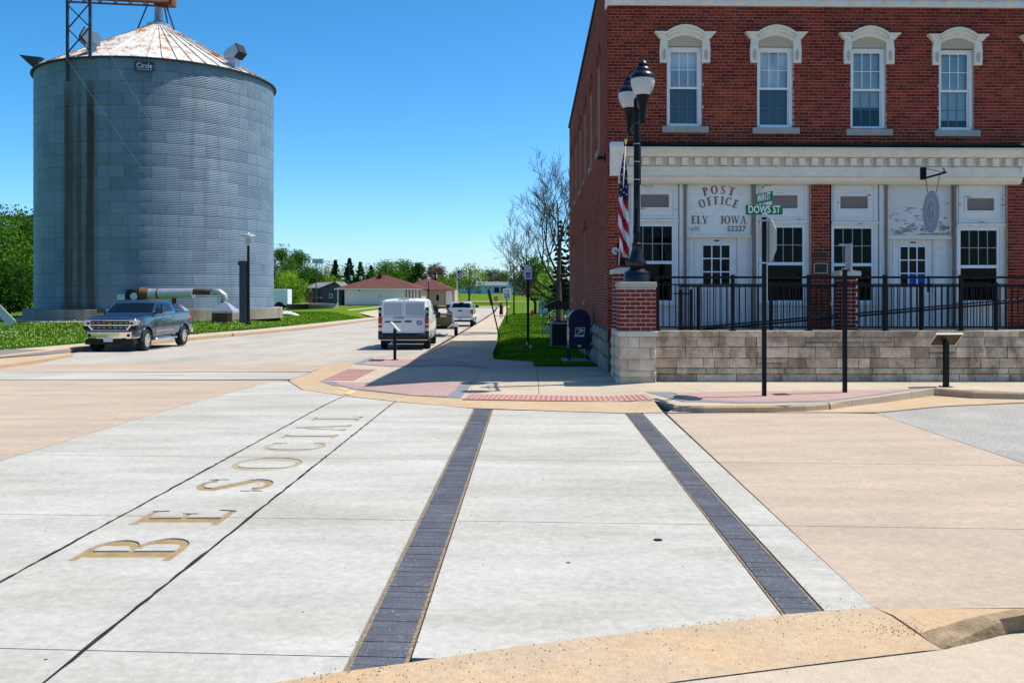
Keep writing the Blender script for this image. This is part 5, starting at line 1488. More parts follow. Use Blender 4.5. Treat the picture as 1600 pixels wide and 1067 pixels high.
for (a, b) in (((1446.5, 279, 19.55), (1449.5, 300, 19.4)), ((1468, 273, 19.05), (1463, 300, 19.15))):
    MB().tube([rh(*a), rh(*b)], .007, 5).build('chain', M['iron'], hsn)
c_ = rh(1454.5, 331, 19.3); ax = Vector((math.cos(R(83)), -math.sin(R(83)), 0)); nrm_ = Vector((ax.y, -ax.x, 0))
hw_ = .30; hh = .435
oval = lambda s_, off: [c_ + ax * (hw_ * s_ * math.cos(t)) + Vector((0, 0, hh * (s_ if s_ == 1 else s_ ** .8) * math.sin(t))) + nrm_ * off for t in [2 * math.pi * q / 40 for q in range(40)]]
if nrm_.y > 0: nrm_ = -nrm_
M['oval'] = mat('pale_blue_oval', (.46, .50, .58), .6, c2=(.40, .44, .52), amt=.6, scale=5)
M['ovalline'] = mat('grey_blue_line', (.20, .24, .34), .6)
MB().extr(oval(1, 0), nrm_ * -.03).build('oval_board', M['oval'], hsn)
for (s0_, s1_) in ((.97, .93), (.72, .68), (.40, .35)):
    A, B = oval(s0_, .004), oval(s1_, .004); rg_ = MB()
    for q in range(40): rg_.quad(A[q], A[(q + 1) % 40], B[(q + 1) % 40], B[q])
    rg_.build('oval_ring', M['ovalline'], hsn, fix=False)
rg_ = MB()
for q in range(26):
    t = 2 * math.pi * q / 26; s_ = .84
    c2_ = c_ + ax * (hw_ * s_ * math.cos(t)) + Vector((0, 0, hh * s_ * math.sin(t))) + nrm_ * .004
    rg_.poly([c2_ + ax * .012, c2_ + Vector((0, 0, .014)), c2_ - ax * .012, c2_ - Vector((0, 0, .014))])
pts_ = [c_ + ax * (x_ * hw_) + Vector((0, 0, z_ * hh)) + nrm_ * .006 for x_, z_ in ((.28, .30), (.0, .38), (-.22, .2), (-.1, .02), (.2, -.05), (.25, -.2), (.0, -.3), (-.2, -.22), (-.05, -.1))]
tag(rg_.build('rim_marks', M['ovalline'], hsn, fix=False), kind='stuff')
MB().tube(pts_, .008, 5).build('emblem', M['ovalline'], hsn)

# ------------------------------------------------------------------ grain bin
SC = Vector((-27.3, 71.7, -.21)); SR = 8.6; Z0 = .585; Z1 = 17.76; NR = 21; NP = 30
silo = empty('grain_bin', SC, 0, 'tall round corrugated steel grain bin with rust streaked conical roof', 'grain bin')
RH = (Z1 - Z0) / NR
def hit(px, rad):
    """plan point where the sight line through photo column px meets a circle of radius rad about the bin"""
    d = Vector(((px - CX) / F, 1)).normalized(); c = Vector((SC.x, SC.y)); b = d.dot(c); disc = b * b - c.length_squared + rad * rad
    t = b - math.sqrt(max(disc, 0)); return d * t
ang = lambda px: math.atan2(hit(px, SR).y - SC.y, hit(px, SR).x - SC.x)
sm_ = bpy.data.materials.new('corrugated_galvanised'); sm_.use_nodes = True
N = sm_.node_tree.nodes; L = sm_.node_tree.links; b = N['Principled BSDF']
ge = N.new('ShaderNodeNewGeometry'); sp = N.new('ShaderNodeSeparateXYZ'); L.new(ge.outputs['Position'], sp.inputs[0])
def mth(op, a, b_=None, c_=None):
    n = N.new('ShaderNodeMath'); n.operation = op
    for i, v in enumerate((a, b_, c_)):
        if v is None: continue
        if isinstance(v, (int, float)): n.inputs[i].default_value = v
        else: L.new(v, n.inputs[i])
    return n.outputs[0]
def mapr(v, a, b_, c_=0, d=1):
    n = N.new('ShaderNodeMapRange'); L.new(v, n.inputs[0]); n.inputs[1].default_value = a; n.inputs[2].default_value = b_; n.inputs[3].default_value = c_; n.inputs[4].default_value = d; return n.outputs[0]
def mixc(f, A, B):
    x = N.new('ShaderNodeMix'); x.data_type = 'RGBA'; L.new(f, x.inputs[0])
    for sck, val in ((x.inputs[6], A), (x.inputs[7], B)):
        if isinstance(val, tuple): sck.default_value = (*val, 1)
        else: L.new(val, sck)
    return x.outputs[2]
def noi(scale, stretch=(1, 1, 1), det=4):
    mp = N.new('ShaderNodeMapping'); mp.inputs['Scale'].default_value = stretch; L.new(ge.outputs['Position'], mp.inputs[0])
    n = N.new('ShaderNodeTexNoise'); n.inputs['Scale'].default_value = scale; n.inputs['Detail'].default_value = det; L.new(mp.outputs[0], n.inputs['Vector']); return n.outputs[0]
cx_ = mth('SUBTRACT', sp.outputs[0], SC.x); cy_ = mth('SUBTRACT', sp.outputs[1], SC.y)
th = mth('ARCTAN2', cy_, cx_)
colr = mixc(mapr(noi(.35, (1, 1, 1.5)), .35, .65), (.145, .205, .265), (.095, .145, .20))
oi = N.new('ShaderNodeObjectInfo')
colr = mixc(mapr(oi.outputs['Random'], 0, 1, 0, .6), colr, (.20, .27, .33))
colr = mixc(mapr(noi(2.2, (1, 1, .06)), .55, .75, 0, .55), colr, (.07, .11, .15))
for px, wd, strg in ((105, .05, .95), (141, .07, 1.0), (124, .03, .45), (112, .02, .5)):
    a0 = ang(px)
    dth = mth('ABSOLUTE', mth('SUBTRACT', th, a0))
    jit = mth('MULTIPLY_ADD', noi(1.5, (1, 1, .12)), .05, wd * .35 - .022)
    f = mth('MULTIPLY', mapr(mth('SUBTRACT', dth, jit), 0, .014, 1, 0), mapr(sp.outputs[2], 1.0, 15.3, .55, strg))
    f = mth('MULTIPLY', f, mapr(sp.outputs[2], 14.0, 16.2, 1, .25))
    f = mth('MULTIPLY', f, mapr(sp.outputs[2], 16.1, 16.4, 1, 0))
    halo = mth('MULTIPLY', mapr(mth('SUBTRACT', dth, jit), 0, .05, .65, 0), mapr(sp.outputs[2], 9, 16.2, 1, .25))
    colr = mixc(halo, colr, (.085, .055, .03))
    colr = mixc(f, colr, (.045, .018, .006))
# rust blooms close to the foundation
for px, wd in ((122, .06), (98, .03)):
    dth = mth('ABSOLUTE', mth('SUBTRACT', th, ang(px)))
    f = mth('MULTIPLY', mapr(mth('ADD', dth, mth('MULTIPLY', mapr(sp.outputs[2], .5, 1.7, 0, 1), wd)), wd * .3, wd, .9, 0), 1.0)
    colr = mixc(f, colr, (.10, .045, .012))
L.new(colr, b.inputs['Base Color']); b.inputs['Metallic'].default_value = .12; b.inputs['Roughness'].default_value = .5
wv = mth('SINE', mth('MULTIPLY', sp.outputs[2], 2 * math.pi / .12))
bp = N.new('ShaderNodeBump'); bp.inputs['Strength'].default_value = .35; bp.inputs['Distance'].default_value = .03
L.new(wv, bp.inputs['Height']); L.new(bp.outputs[0], b.inputs['Normal'])
def panel_mb(da, h, off=0.0):
    mb = MB(); nseg = 5
    V = []
    for (rr_, zz_) in ((SR + .006 + off, .008), (SR + .02 + off, h * .5), (SR + .006 + off, h - .006), (SR - .03, h - .006), (SR - .03, .008)):
        for j in range(nseg + 1):
            a = (j / nseg - .5) * (da - .0018); V.append((rr_ * math.cos(a), rr_ * math.sin(a), zz_))
    n = nseg + 1
    for i in range(4):
        for j in range(nseg): mb.f.append((i * n + j, i * n + j + 1, (i + 1) * n + j + 1, (i + 1) * n + j)); mb.m.append(0)
    mb.v = [tuple(v) for v in V]
    mb.f.append([i * n for i in range(5)]); mb.m.append(0); mb.f.append([i * n + nseg for i in range(5)][::-1]); mb.m.append(0)
    return mb
core = MB().lathe([(SR - .02, Z0 - SC.z), (SR - .02, Z1 - SC.z)], 60); core = core.build('wall', mat('silo_seam', (.05, .06, .07), .6, .3), silo)
pme = panel_mb(2 * math.pi / NP, RH).mesh('panel', sm_, smooth=30)
cand = []
a_cam = math.atan2(-SC.y, -SC.x)
rest = MB()
for r_ in range(NR):
    for k in range(NP):
        a = 2 * math.pi * (k + (.5 if r_ % 2 else 0)) / NP
        da = (a - a_cam + math.pi) % (2 * math.pi) - math.pi
        cand.append((abs(da), a, r_))
cand.sort()
for i, (da, a, r_) in enumerate(cand):
    z_ = Z0 - SC.z + r_ * RH
    if i < 300:
        inst(pme, 'panel', core, (0, 0, z_), a)
    else:
        pb_ = panel_mb(2 * math.pi / NP, RH); ca, sa = math.cos(a), math.sin(a)
        rest.add([(x * ca - y * sa, x * sa + y * ca, zz_ + z_) for x, y, zz_ in pb_.v], pb_.f)
tag(rest.build('panels', sm_, core, smooth=30, fix=False), kind='stuff')
MB().lathe([(SR + .72, 0), (SR + .72, Z0 - SC.z - .02), (SR + .70, Z0 - SC.z), (SR - .5, Z0 - SC.z)], 64).build('foundation', M['found'], silo, smooth=40)
# conical roof of ribbed sheets
AP = Vector((0, 0, 22.45 - SC.z)); ez = Z1 - SC.z + .0; NRF = 56; er = SR + .20; ir = .75
def roof_z(r_): return AP.z - (AP.z - ez) * (r_ - .3) / (er - .3)
rfm = MB(); da = 2 * math.pi / NRF
V = [(ir * math.cos(s * da / 2 * .985), ir * math.sin(s * da / 2), roof_z(ir)) for s in (-1, 1)] + [(er * math.cos(s * da / 2), er * math.sin(s * da / 2), roof_z(er)) for s in (1, -1)]
rfm.add(V + [(x, y, z - .02) for x, y, z in V], [(0, 1, 2, 3), (7, 6, 5, 4), (2, 3, 7, 6), (0, 3, 7, 4), (1, 2, 6, 5)])
a_ = da / 2
for sgn in (1,):
    p0 = Vector((ir * math.cos(a_), ir * math.sin(a_), roof_z(ir) + .03)); p1_ = Vector((er * math.cos(a_), er * math.sin(a_), roof_z(er) + .03)); rfm.bar(p0, p1_, .05, .11)
rfme = rfm.mesh('roof_sheet', M['galv_roof'])
roof = MB().lathe([(er - .02, ez - .06), (er + .03, ez - .06), (er + .03, ez + .03), (er - .02, ez + .02)], 64).build('eave_ring', M['steel_dark'], silo)
for k in range(NRF): inst(rfme, 'roof_sheet', roof, (0, 0, 0), k * da)
MB().lathe([(.8, AP.z - .45), (.85, AP.z - .2), (.85, AP.z - .05), (.5, AP.z + .05), (.3, AP.z + .3), (.3, AP.z + 1.1)], 24).build('peak_collar', M['galv'], silo, smooth=40)
# roof vents: boxy hoods with dark mouths
def roof_vent(px, py, dep_r, turn, w=1.0):
    q = hit(px, dep_r); d2 = Vector((q.x - SC.x, q.y - SC.y)); rr_ = d2.length; z_ = roof_z(rr_) - .15
    v = MB(); m_ = Matrix.Translation((d2.x, d2.y, z_)) @ Matrix.Rotation(turn, 4, 'Z')
    v.box(-.32, .32, -.32, .32, 0, .75); vo = v.build('roof_vent', M['galv'], silo, xf=m_)
    h = MB(); h.extr([(-.55, -.45, .75), (.35, -.45, .75), (.75, -.45, 1.15), (.45, -.45, 1.75), (-.35, -.45, 1.45), (-.6, -.45, 1.1)], (0, .9, 0)); h.build('hood', M['galv'], vo, xf=m_)
    h = MB(); h.extr([(.72, -.40, 1.18), (.79, -.40, 1.16), (.49, -.40, 1.74), (.44, -.40, 1.70)], (0, .8, 0)); h.extr([(.36, -.46, .72), (.80, -.46, 1.14), (.47, -.46, 1.79), (.40, -.46, 1.79), (.70, -.46, 1.16), (.36, -.46, .80)], (0, .92, 0)); h.build('hood_mouth', M['black'], vo, xf=m_)
roof_vent(143, 80, SR - .7, R(205))
roof_vent(366, 100, SR - .5, R(-20))
ev = hit(56, SR + .1); ev = Vector((ev.x - SC.x, ev.y - SC.y)); 
MB().extr([(ev.x - .2, ev.y - .2, ez), (ev.x - .95, ev.y - .5, ez + .75), (ev.x + .5, ev.y - .2, ez + .65)], (0, .5, 0)).build('eave_vent', M['steel_dark'], silo)
# maker's plate under the eave
a0 = ang(226); pl = MB(); n_ = Vector((math.cos(a0), math.sin(a0), 0)); t_ = Vector((-n_.y, n_.x, 0))
if t_.x < 0: t_ = -t_
c0 = n_ * (SR + .10) + Vector((0, 0, Z1 - SC.z - .62))
wd2, hh2 = .62, .32
pl.extr([c0 - t_ * wd2 - Vector((0, 0, hh2)), c0 + t_ * wd2 - Vector((0, 0, hh2)), c0 + t_ * wd2 + Vector((0, 0, hh2)), c0 - t_ * wd2 + Vector((0, 0, hh2))], n_ * .05)
plo = pl.build('maker_plate', M['steel_dark'], silo)
text('Circle', .5, 'plate_lettering', M['white_sign'], plo, tuple(c0 + n_ * .056 + Vector((0, 0, .04))), (R(90), 0, math.atan2(t_.y, t_.x)), .003, sx=.85).data.transform(Matrix.Shear('XZ', 4, (0.0, 0.0)))
MB().extr([c0 - t_ * .5 - Vector((0, 0, .24)) + n_ * .054, c0 + t_ * .5 - Vector((0, 0, .24)) + n_ * .054, c0 + t_ * .5 - Vector((0, 0, .20)) + n_ * .054, c0 - t_ * .5 - Vector((0, 0, .20)) + n_ * .054], n_ * .006).build('plate_line', M['alu'], plo)

# tower legs and conveyor bridge over the bin
cv = empty('conveyor_bridge', (0, 0, 0), 0, 'rusty lattice conveyor bridge and steel legs above the grain bin', 'conveyor')
def leg(px, top_py, bot_py, dy=0.0, m=M['steel_dark'], w=.17):
    q = hit(px, SR + .28)
    zt = CZ + (HY - top_py) / F * q.y; zb = CZ + (HY - bot_py) / F * q.y
    MB().bar((q.x, q.y + dy, zb), (q.x, q.y + dy, zt), w, w).build('leg', m, cv); return q, zt, zb
q1_, zt1, zb1 = leg(105.5, -30, 127); q2_, zt2, _ = leg(141, -30, 92)
for py0 in (-30, 8, 45):
    za = CZ + (HY - py0) / F * q1_.y; zb = CZ + (HY - py0 - 38) / F * q1_.y
    MB().bar((q1_.x, q1_.y, za), (q2_.x, q2_.y, zb), .07, .07).build('brace', M['steel_dark'], cv); MB().bar((q2_.x, q2_.y, za), (q1_.x, q1_.y, zb), .07, .07).build('brace', M['steel_dark'], cv)
pk_ = SC + AP
br0 = Vector((q1_.x - .5, q1_.y + .6, CZ + (HY + 4) / F * q1_.y)); br1 = Vector((pk_.x + .9, pk_.y, CZ + (HY - 8) / F * pk_.y))
for (dz, dy) in ((0, -.45), (0, .45), (.95, -.45), (.95, .45)):
    MB().bar(br0 + Vector((0, dy, dz)), br1 + Vector((0, dy, dz)), .12, .12).build('chord', M['rust'], cv)
nb = 14
for i in range(nb):
    for dy in (-.45, .45):
        a = br0.lerp(br1, i / nb) + Vector((0, dy, 0)); b2 = br0.lerp(br1, (i + 1) / nb) + Vector((0, dy, .95))
        if i % 2: a.z += .95; b2.z -= .95
        MB().bar(a, b2, .06, .06).build('lacing', M['alu'] if dy < 0 else M['rust'], cv)
MB().bar(br0 + Vector((0, 0, .45)), br1 + Vector((0, 0, .45)), .7, .6).build('trough', M['rust'], cv)
MB().box(pk_.x - .2, pk_.x + 1.2, pk_.y - .5, pk_.y + .5, br1.z - .1, br1.z + 1.3).build('head_box', M['rust'], cv)
MB().tube([(pk_.x, pk_.y, pk_.z + 1.0), (pk_.x, pk_.y, br1.z)], .28, 14).build('spout', M['galv'], cv, smooth=True)
for (dx, dy) in ((-1.5, -.6), (1.5, -.6), (-.6, .8), (.6, .8)):
    MB().bar((pk_.x + dx, pk_.y + dy, pk_.z - .8), (pk_.x + dx * .45, pk_.y + dy * .6, br1.z), .09, .09).build('peak_leg', M['steel_dark'], cv)
for (px0, py0, px1, py1, d0_, d1_, nm) in ((40, -2, 246, 300, 64, 62.9, 'long thin steel guy cable crossing the bin diagonally'), (120, -4, 398, 470, 64, 60.9, 'shorter guy cable running down to the steel post')):
    w_ = MB().tube([at(px0 - (px1 - px0) * .25 if px0 < 50 else px0, py0 - (py1 - py0) * .25 if px0 < 50 else py0, d0_ - 1.6), at(px1, py1, d1_ - 1.2)], .010, 5).build('guy_cable', mat('weathered_cable', (.16, .17, .18), .7))
    tag(w_, nm, 'cable')

# fan, duct and hoods at the foot of the bin
fd_ = empty('aeration_duct', tuple(at(260, 500, 61.2)), 0, 'horizontal silver and rust fan duct at the foot of grain bin', 'duct')
of = at(260, 500, 61.2); rfp = lambda px, py, y=61.2: at(px, py, y) - of
MB().tube([rfp(233, 459), rfp(302, 458.5)], .33, 20).build('cylinder', M['galv'], fd_, smooth=40)
for pxr in (234, 247, 301): MB().lathe([(.35, -.05), (.35, .05)], 20, rfp(pxr, 459), axis='x').build('band', M['rust'] if pxr == 247 else M['galv'], fd_)
MB().tube([rfp(220, 458.8), rfp(234, 458.8)], [.40, .34], 20).build('cone', M['rust'], fd_, smooth=40)
MB().tube([rfp(302, 456), rfp(330, 456), rfp(344, 457), rfp(350, 462), rfp(350, 473)], .19, 14).build('elbow_pipe', M['rust'], fd_, smooth=True)
MB().tube([rfp(330, 455.5), rfp(343, 456.5), rfp(350.5, 462), rfp(351, 474)], .215, 14).build('elbow', M['galv'], fd_, smooth=True)
a, b_ = rfp(343, 473), rfp(358, 473)
def hoodm(pc, w0, w1, top, bot, name):
    t0 = rfp(pc, top); t1 = rfp(pc, bot)
    m_ = MB(); s0, s1 = w0 * 61.2 / F / 2, w1 * 61.2 / F / 2
    V = [(t0.x - s0, -s0, t0.z), (t0.x + s0, -s0, t0.z), (t0.x + s0, s0, t0.z), (t0.x - s0, s0, t0.z), (t1.x - s1, -.5, t1.z), (t1.x + s1, -.5, t1.z), (t1.x + s1, 1.0, t1.z), (t1.x - s1, 1.0, t1.z)]
    V += [(x, y, t1.z - .12) for x, y, z in V[4:8]]
    m_.add(V, [(0, 1, 2, 3), (0, 4, 5, 1), (1, 5, 6, 2), (2, 6, 7, 3), (3, 7, 4, 0), (4, 8, 9, 5), (5, 9, 10, 6), (6, 10, 11, 7), (7, 11, 8, 4), (8, 11, 10, 9)]); m_.build(name, M['galv'], fd_)
hoodm(350, 11, 34, 473, 486, 'inlet_hood'); hoodm(275, 5, 24, 474, 485, 'inlet_hood')
MB().box(rfp(333, 0).x, rfp(357, 0).x, -.3, .8, rfp(0, 503).z, rfp(0, 488).z).build('stand', M['rust'], fd_)
MB().tube([rfp(272, 464), rfp(272, 475)], .14, 10).build('riser', M['rust'], fd_, smooth=True)
fan = MB().lathe([(.36, -.28), (.44, -.25), (.44, .25), (.36, .28)], 20, rfp(209, 462), axis='y'); fan.build('fan_housing', M['black'], fd_, smooth=40)
MB().lathe([(.20, -.31), (.24, -.31), (.24, -.29), (.20, -.29)], 20, rfp(212, 463), axis='y').build('fan_ring', M['galv'], fd_)
MB().box(rfp(197, 0).x, rfp(222, 0).x, -.1, .5, rfp(0, 470).z, rfp(0, 452).z).build('fan_box', M['rust'], fd_)
MB().box(rfp(184, 0).x, rfp(196, 0).x, -.1, .5, rfp(0, 469).z, rfp(0, 460).z).build('motor', M['galv'], fd_)
MB().box(rfp(185, 0).x, rfp(222, 0).x, 0, .6, rfp(0, 502).z, rfp(0, 470).z).build('stand', M['black'], fd_)
# steel post and lamp column beside the bin
sp_ = empty('steel_post', tuple(at(380, 504, 56)), 0, 'dark wide flange steel post anchoring the guy cable', 'post')
hpt = at(380, 408, 56).z - at(380, 504, 56).z
i_b = MB(); i_b.box(-.19, .19, -.17, -.14, 0, hpt); i_b.box(-.19, .19, .14, .17, 0, hpt); i_b.box(-.012, .012, -.14, .14, 0, hpt); i_b.build('column', M['steel_dark'], sp_)
MB().box(-.28, -.19, -.14, .14, hpt - .28, hpt - .02).build('lug', M['steel_dark'], sp_)
def lamp_column(px, base_py, top_py, y, label, fl=False, name='lamp_column'):
    b0_ = at(px, base_py, y); h = at(px, top_py, y).z - b0_.z
    o = empty(name, tuple(b0_), 0, label, 'street lamp')
    MB().lathe([(.16, 0), (.16, .12), (.09, .16), (.085, h * .3), (.07, h - .75)], 12).build('pole', M['iron'] if not fl else M['bark_grey'], o, smooth=40)
    if not fl:
        MB().lathe([(.07, h - .75), (.14, h - .68), (.15, h - .4), (.12, h - .38)], 12).build('lamp_body', M['galv'], o, smooth=40)
        MB().lathe([(.10, h - .39), (.10, h - .25)], 12).build('lens', M['globe'], o)
        MB().lathe([(.42, h - .26), (.40, h - .2), (.12, h - .12), (.05, h - .05), (.05, h)], 16).build('shade', M['galv'], o, smooth=40)
    else:
        for dx in (-.5, .35): MB().box(dx, dx + .75, -.4, .3, h - .75, h - .05).build('floodlight', M['galv'], o)
    return o
lamp_column(388, 507, 362, 50, 'tall slim lamp column with flat shade beside the grain bin')
lamp_column(803, 491.5, 413, 100, 'slim lamp column at the lawn edge far down the street')
lamp_column(494, 476, 404, 140, 'wooden pole with floodlights in front of grey house', True, 'floodlight_pole')
lamp_column(669.5, 471, 433, 165, 'short lamp column in front of the red roofed hall')

# ------------------------------------------------------------------ vehicles
def loft(rings):
    mb = MB(); n = len(rings[0])
    for r_ in rings: mb.v += [tuple(p) for p in r_]
    for i in range(len(rings) - 1):
        for j in range(n): mb.f.append((i * n + j, i * n + (j + 1) % n, (i + 1) * n + (j + 1) % n, (i + 1) * n + j)); mb.m.append(0)
    mb.f.append(list(range(n))[::-1]); mb.m.append(0); mb.f.append(list(range((len(rings) - 1) * n, len(rings) * n))); mb.m.append(0)
    return mb
def bool_cut(o, cutters):
    for c in cutters:
        me = c.mesh('cut', M['plastic']); co = bpy.data.objects.new('cut', me); col.objects.link(co)
        bo = o.modifiers.new('cut', 'BOOLEAN'); bo.operation = 'DIFFERENCE'; bo.object = co; bo.solver = 'EXACT'
    dg = bpy.context.evaluated_depsgraph_get(); dg.update()
    par = o.parent; o.parent = None; dg = bpy.context.evaluated_depsgraph_get()
    nm = bpy.data.meshes.new_from_object(o.evaluated_get(dg))
    for m_ in list(o.modifiers):
        co = m_.object; o.modifiers.remove(m_); bpy.data.objects.remove(co)
    o.data = nm; o.parent = par
    nm.polygons.foreach_set('use_smooth', [True] * len(nm.polygons)); nm.set_sharp_from_angle(angle=R(38))
wheel_cache = {}
def wheel(parent, x, y, r, w, side, rimstyle=6, rimm=None):
    rimm = rimm or M['rim']
    t = MB().lathe([(r * .62, -w / 2), (r * .92, -w / 2), (r, -w / 2 + .04), (r, w / 2 - .04), (r * .92, w / 2), (r * .62, w / 2), (r * .60, 0)], 32, axis='y')
    key = ('t', r, w)
    if key not in wheel_cache: wheel_cache[key] = t.mesh('tyre', M['tyre'], smooth=40)
    wo_ = inst(wheel_cache[key], 'wheel', parent, (x, y, r))
    key = ('r', r, w, side, rimm.name)
    if key not in wheel_cache:
        m_ = MB(); yo = side * (w / 2 - .03)
        m_.lathe([(r * .56, yo - .02), (r * .64, yo - .02), (r * .64, yo + .02 * side), (r * .57, yo + .02 * side)], 32, axis='y')
        for k in range(rimstyle):
            a = 2 * math.pi * k / rimstyle
            for da in (-.13, .13):
                p0 = (math.cos(a + da * .5) * r * .12, yo + .012 * side, math.sin(a + da * .5) * r * .12); p1_ = (math.cos(a + da) * r * .60, yo + .012 * side, math.sin(a + da) * r * .60)
                m_.bar(p0, p1_, r * .13, .035, up=(0, 1, 0))
        m_.lathe([(0, yo + .025 * side), (r * .16, yo + .02 * side), (r * .16, yo - .02 * side)], 16, axis='y')
        wheel_cache[key] = m_.mesh('rim', rimm, smooth=30)
    inst(wheel_cache[key], 'rim', wo_)
    key = ('b', r, w, side)
    if key not in wheel_cache: wheel_cache[key] = MB().lathe([(0, side * (w / 2 - .10)), (r * .6, side * (w / 2 - .10))], 24, axis='y').mesh('brake_disc', M['plastic'])
    inst(wheel_cache[key], 'hub', wo_)
def sym(pts):        # half section (y>=0, from bottom to top centre) -> closed ring
    return pts + [(x, -y, z) for x, y, z in pts[::-1]]
def pickup(loc, rz, paint, label, front_detail=True):
    """local: +x front, z up, origin on the ground mid way between the axles"""
    t = empty('pickup_truck', loc, rz, label, 'pickup truck')
    hw = 1.0
    def sec(x, w, zl, zt, crown=.03, sh=.10):
        return sym([(x, w * .90, zl), (x, w * .985, zl + .14), (x, w, .82), (x, w * .99, zt - .22), (x, w * .965, zt - .06), (x, w * .90, zt), (x, w * .3, zt + crown)])
    st = [(-2.86, .93, .62, 1.36), (-2.82, .985, .55, 1.39), (-2.3, 1.0, .50, 1.40), (-1.2, 1.0, .46, 1.39), (-.98, 1.0, .46, 1.385), (.0, 1.0, .44, 1.36), (1.05, 1.0, .44, 1.33), (1.25, 1.0, .46, 1.32), (2.0, 1.0, .48, 1.30), (2.55, .985, .50, 1.27), (2.78, .95, .52, 1.22), (2.86, .90, .54, 1.14)]
    body = loft([sec(x, w, a, b_) for x, w, a, b_ in st]).build('body', paint, t)
    cuts = []
    for ax in (-1.92, 1.96):
        cuts.append(MB().lathe([(.50, -1.3), (.50, 1.3)], 28, (ax, 0, .44), axis='y'))
    cuts.append(MB().box(-2.76, -1.08, -.80, .80, .85, 2.2))
    bool_cut(body, cuts)
    MB().box(-2.75, -1.09, -.79, .79, .845, .86).build('bed_floor', M['plastic'], t)
    MB().box(-1.5, 2.5, -.80, .80, .35, .60).build('chassis', M['plastic'], t)
    for ax in (-1.92, 1.96): MB().box(ax - .5, ax + .5, -.72, .72, .42, .92).build('wheel_well', M['black'], t)
    # cab
    lo = [(-1.02, .93), (-.6, .95), (.3, .95), (1.30, .90)]; 
    def ring(z, x0, x1, w0, w1):
        return [(x0, w0, z), ((x0 * .7 + x1 * .3), (w0 + w1) / 2 + .03, z), (x1 - .12, w1, z), (x1, w1 * .6, z), (x1 + .05, 0, z), (x1, -w1 * .6, z), (x1 - .12, -w1, z), ((x0 * .7 + x1 * .3), -(w0 + w1) / 2 - .03, z), (x0, -w0, z), (x0 - .03, 0, z)]
    cabr = [ring(1.33, -1.02, 1.42, .93, .90), ring(1.42, -1.01, 1.28, .925, .89), ring(1.78, -.86, .66, .80, .77), ring(1.85, -.76, .48, .74, .71), ring(1.89, -.55, .30, .56, .54)]
    cab = loft(cabr).build('cab', paint, t, smooth=48)
    # windows on the cab faces
    def lerp3(a, b, t_): return tuple(a[i] + (b[i] - a[i]) * t_ for i in range(3))
    def wpoly(A, B, C, D, inset, out, name, m_=M['carglass']):
        A, B, C, D = Vector(A), Vector(B), Vector(C), Vector(D)
        cen = (A + B + C + D) / 4; nr = (B - A).cross(D - A).normalized()
        if nr.dot(cen - Vector((0, 0, 1.5))) < 0: nr = -nr
        P = []
        for p in (A, B, C, D): P.append(p + (cen - p).normalized() * inset + nr * out)
        MB().extr(P, nr * -.02).build(name, m_, cab)
    for s in (1, -1):
        wpoly((.42, s * .925, 1.42), (1.05, s * .905, 1.42), (.56, s * .785, 1.77), (.30, s * .80, 1.77), .05, .014, 'side_window')
        wpoly((-.80, s * .93, 1.42), (.34, s * .935, 1.42), (.22, s * .805, 1.77), (-.70, s * .805, 1.77), .05, .022, 'side_window')
    r1, r2 = cabr[1], cabr[2]
    for i, j in ((2, 3), (3, 4), (4, 5), (5, 6)):
        a, b_, c, d = Vector(r1[i]), Vector(r1[j]), Vector(r2[j]), Vector(r2[i])
        o_ = Vector((.012, 0, .012)); k0 = .06
        lo_ = .10 if i == 2 else 0; hi_ = .10 if j == 6 else 0
        A = a.lerp(b_, lo_).lerp(d.lerp(c, lo_), .05) + o_; B = b_.lerp(a, hi_).lerp(c.lerp(d, hi_), .05) + o_; C = c.lerp(d, hi_).lerp(b_.lerp(a, hi_), .06) + o_; D = d.lerp(c, lo_).lerp(a.lerp(b_, lo_), .06) + o_
        MB().poly([A, B, C, D]).build('windscreen', M['carglass'], cab, fix=False)
    wpoly((-1.04, .78, 1.43), (-1.04, -.78, 1.43), (-.88, -.68, 1.76), (-.88, .68, 1.76), .06, .02, 'rear_window')
    MB().box(-1.0, -.84, -.16, .16, 1.80, 1.845).build('brake_lamp', M['tail'], cab)
    # doors: shut lines, handles, trim strip
    for s in (1, -1):
        y = s * 1.001
        for (xa, za, zb_) in ((1.22, .55, 1.30), (.36, .52, 1.34), (-.66, .75, 1.34)):
            MB().box(xa - .007, xa + .007, min(y, y + s * .003), max(y, y + s * .003), za, zb_).build('door_gap', M['black'], t)
        for xa in (.52, -.50):
            MB().box(xa - .12, xa + .10, min(y, y + s * .035), max(y, y + s * .035), 1.10, 1.14).build('door_handle', M['chrome'], t, bevel=.01)
        MB().box(-.62, 1.15, min(y, y + s * .012), max(y, y + s * .012), .70, .735).build('trim_strip', M['chrome'], t)
        MB().box(-.8, 1.0, min(s * .93, s * .945), max(s * .93, s * .945), 1.395, 1.415).build('belt_trim', M['chrome'], t)
        mr = MB().box(.98, 1.16, min(s * .98, s * 1.26), max(s * .98, s * 1.26), 1.38, 1.60).build('mirror', paint if front_detail else M['plastic'], t, bevel=.03)
        MB().box(1.02, 1.12, min(s * .90, s * 1.0), max(s * .90, s * 1.0), 1.35, 1.42).build('mirror_arm', M['plastic'], mr)
        MB().tube([(-1.0, s * .95, .42), (-.9, s * 1.02, .40), (1.1, s * 1.02, .40), (1.2, s * .95, .42)], .055, 10).build('running_board', M['chrome'], t, smooth=True)
        for ax in (-1.92, 1.96):
            ar = []
            for k in range(13):
                a_ = R(-5 + 190 * k / 12); ar.append((ax + .52 * math.cos(a_), s * 1.0, .44 + .52 * math.sin(a_)))
            MB().tube(ar, .035, 6).build('wheel_arch', paint, t, smooth=True)
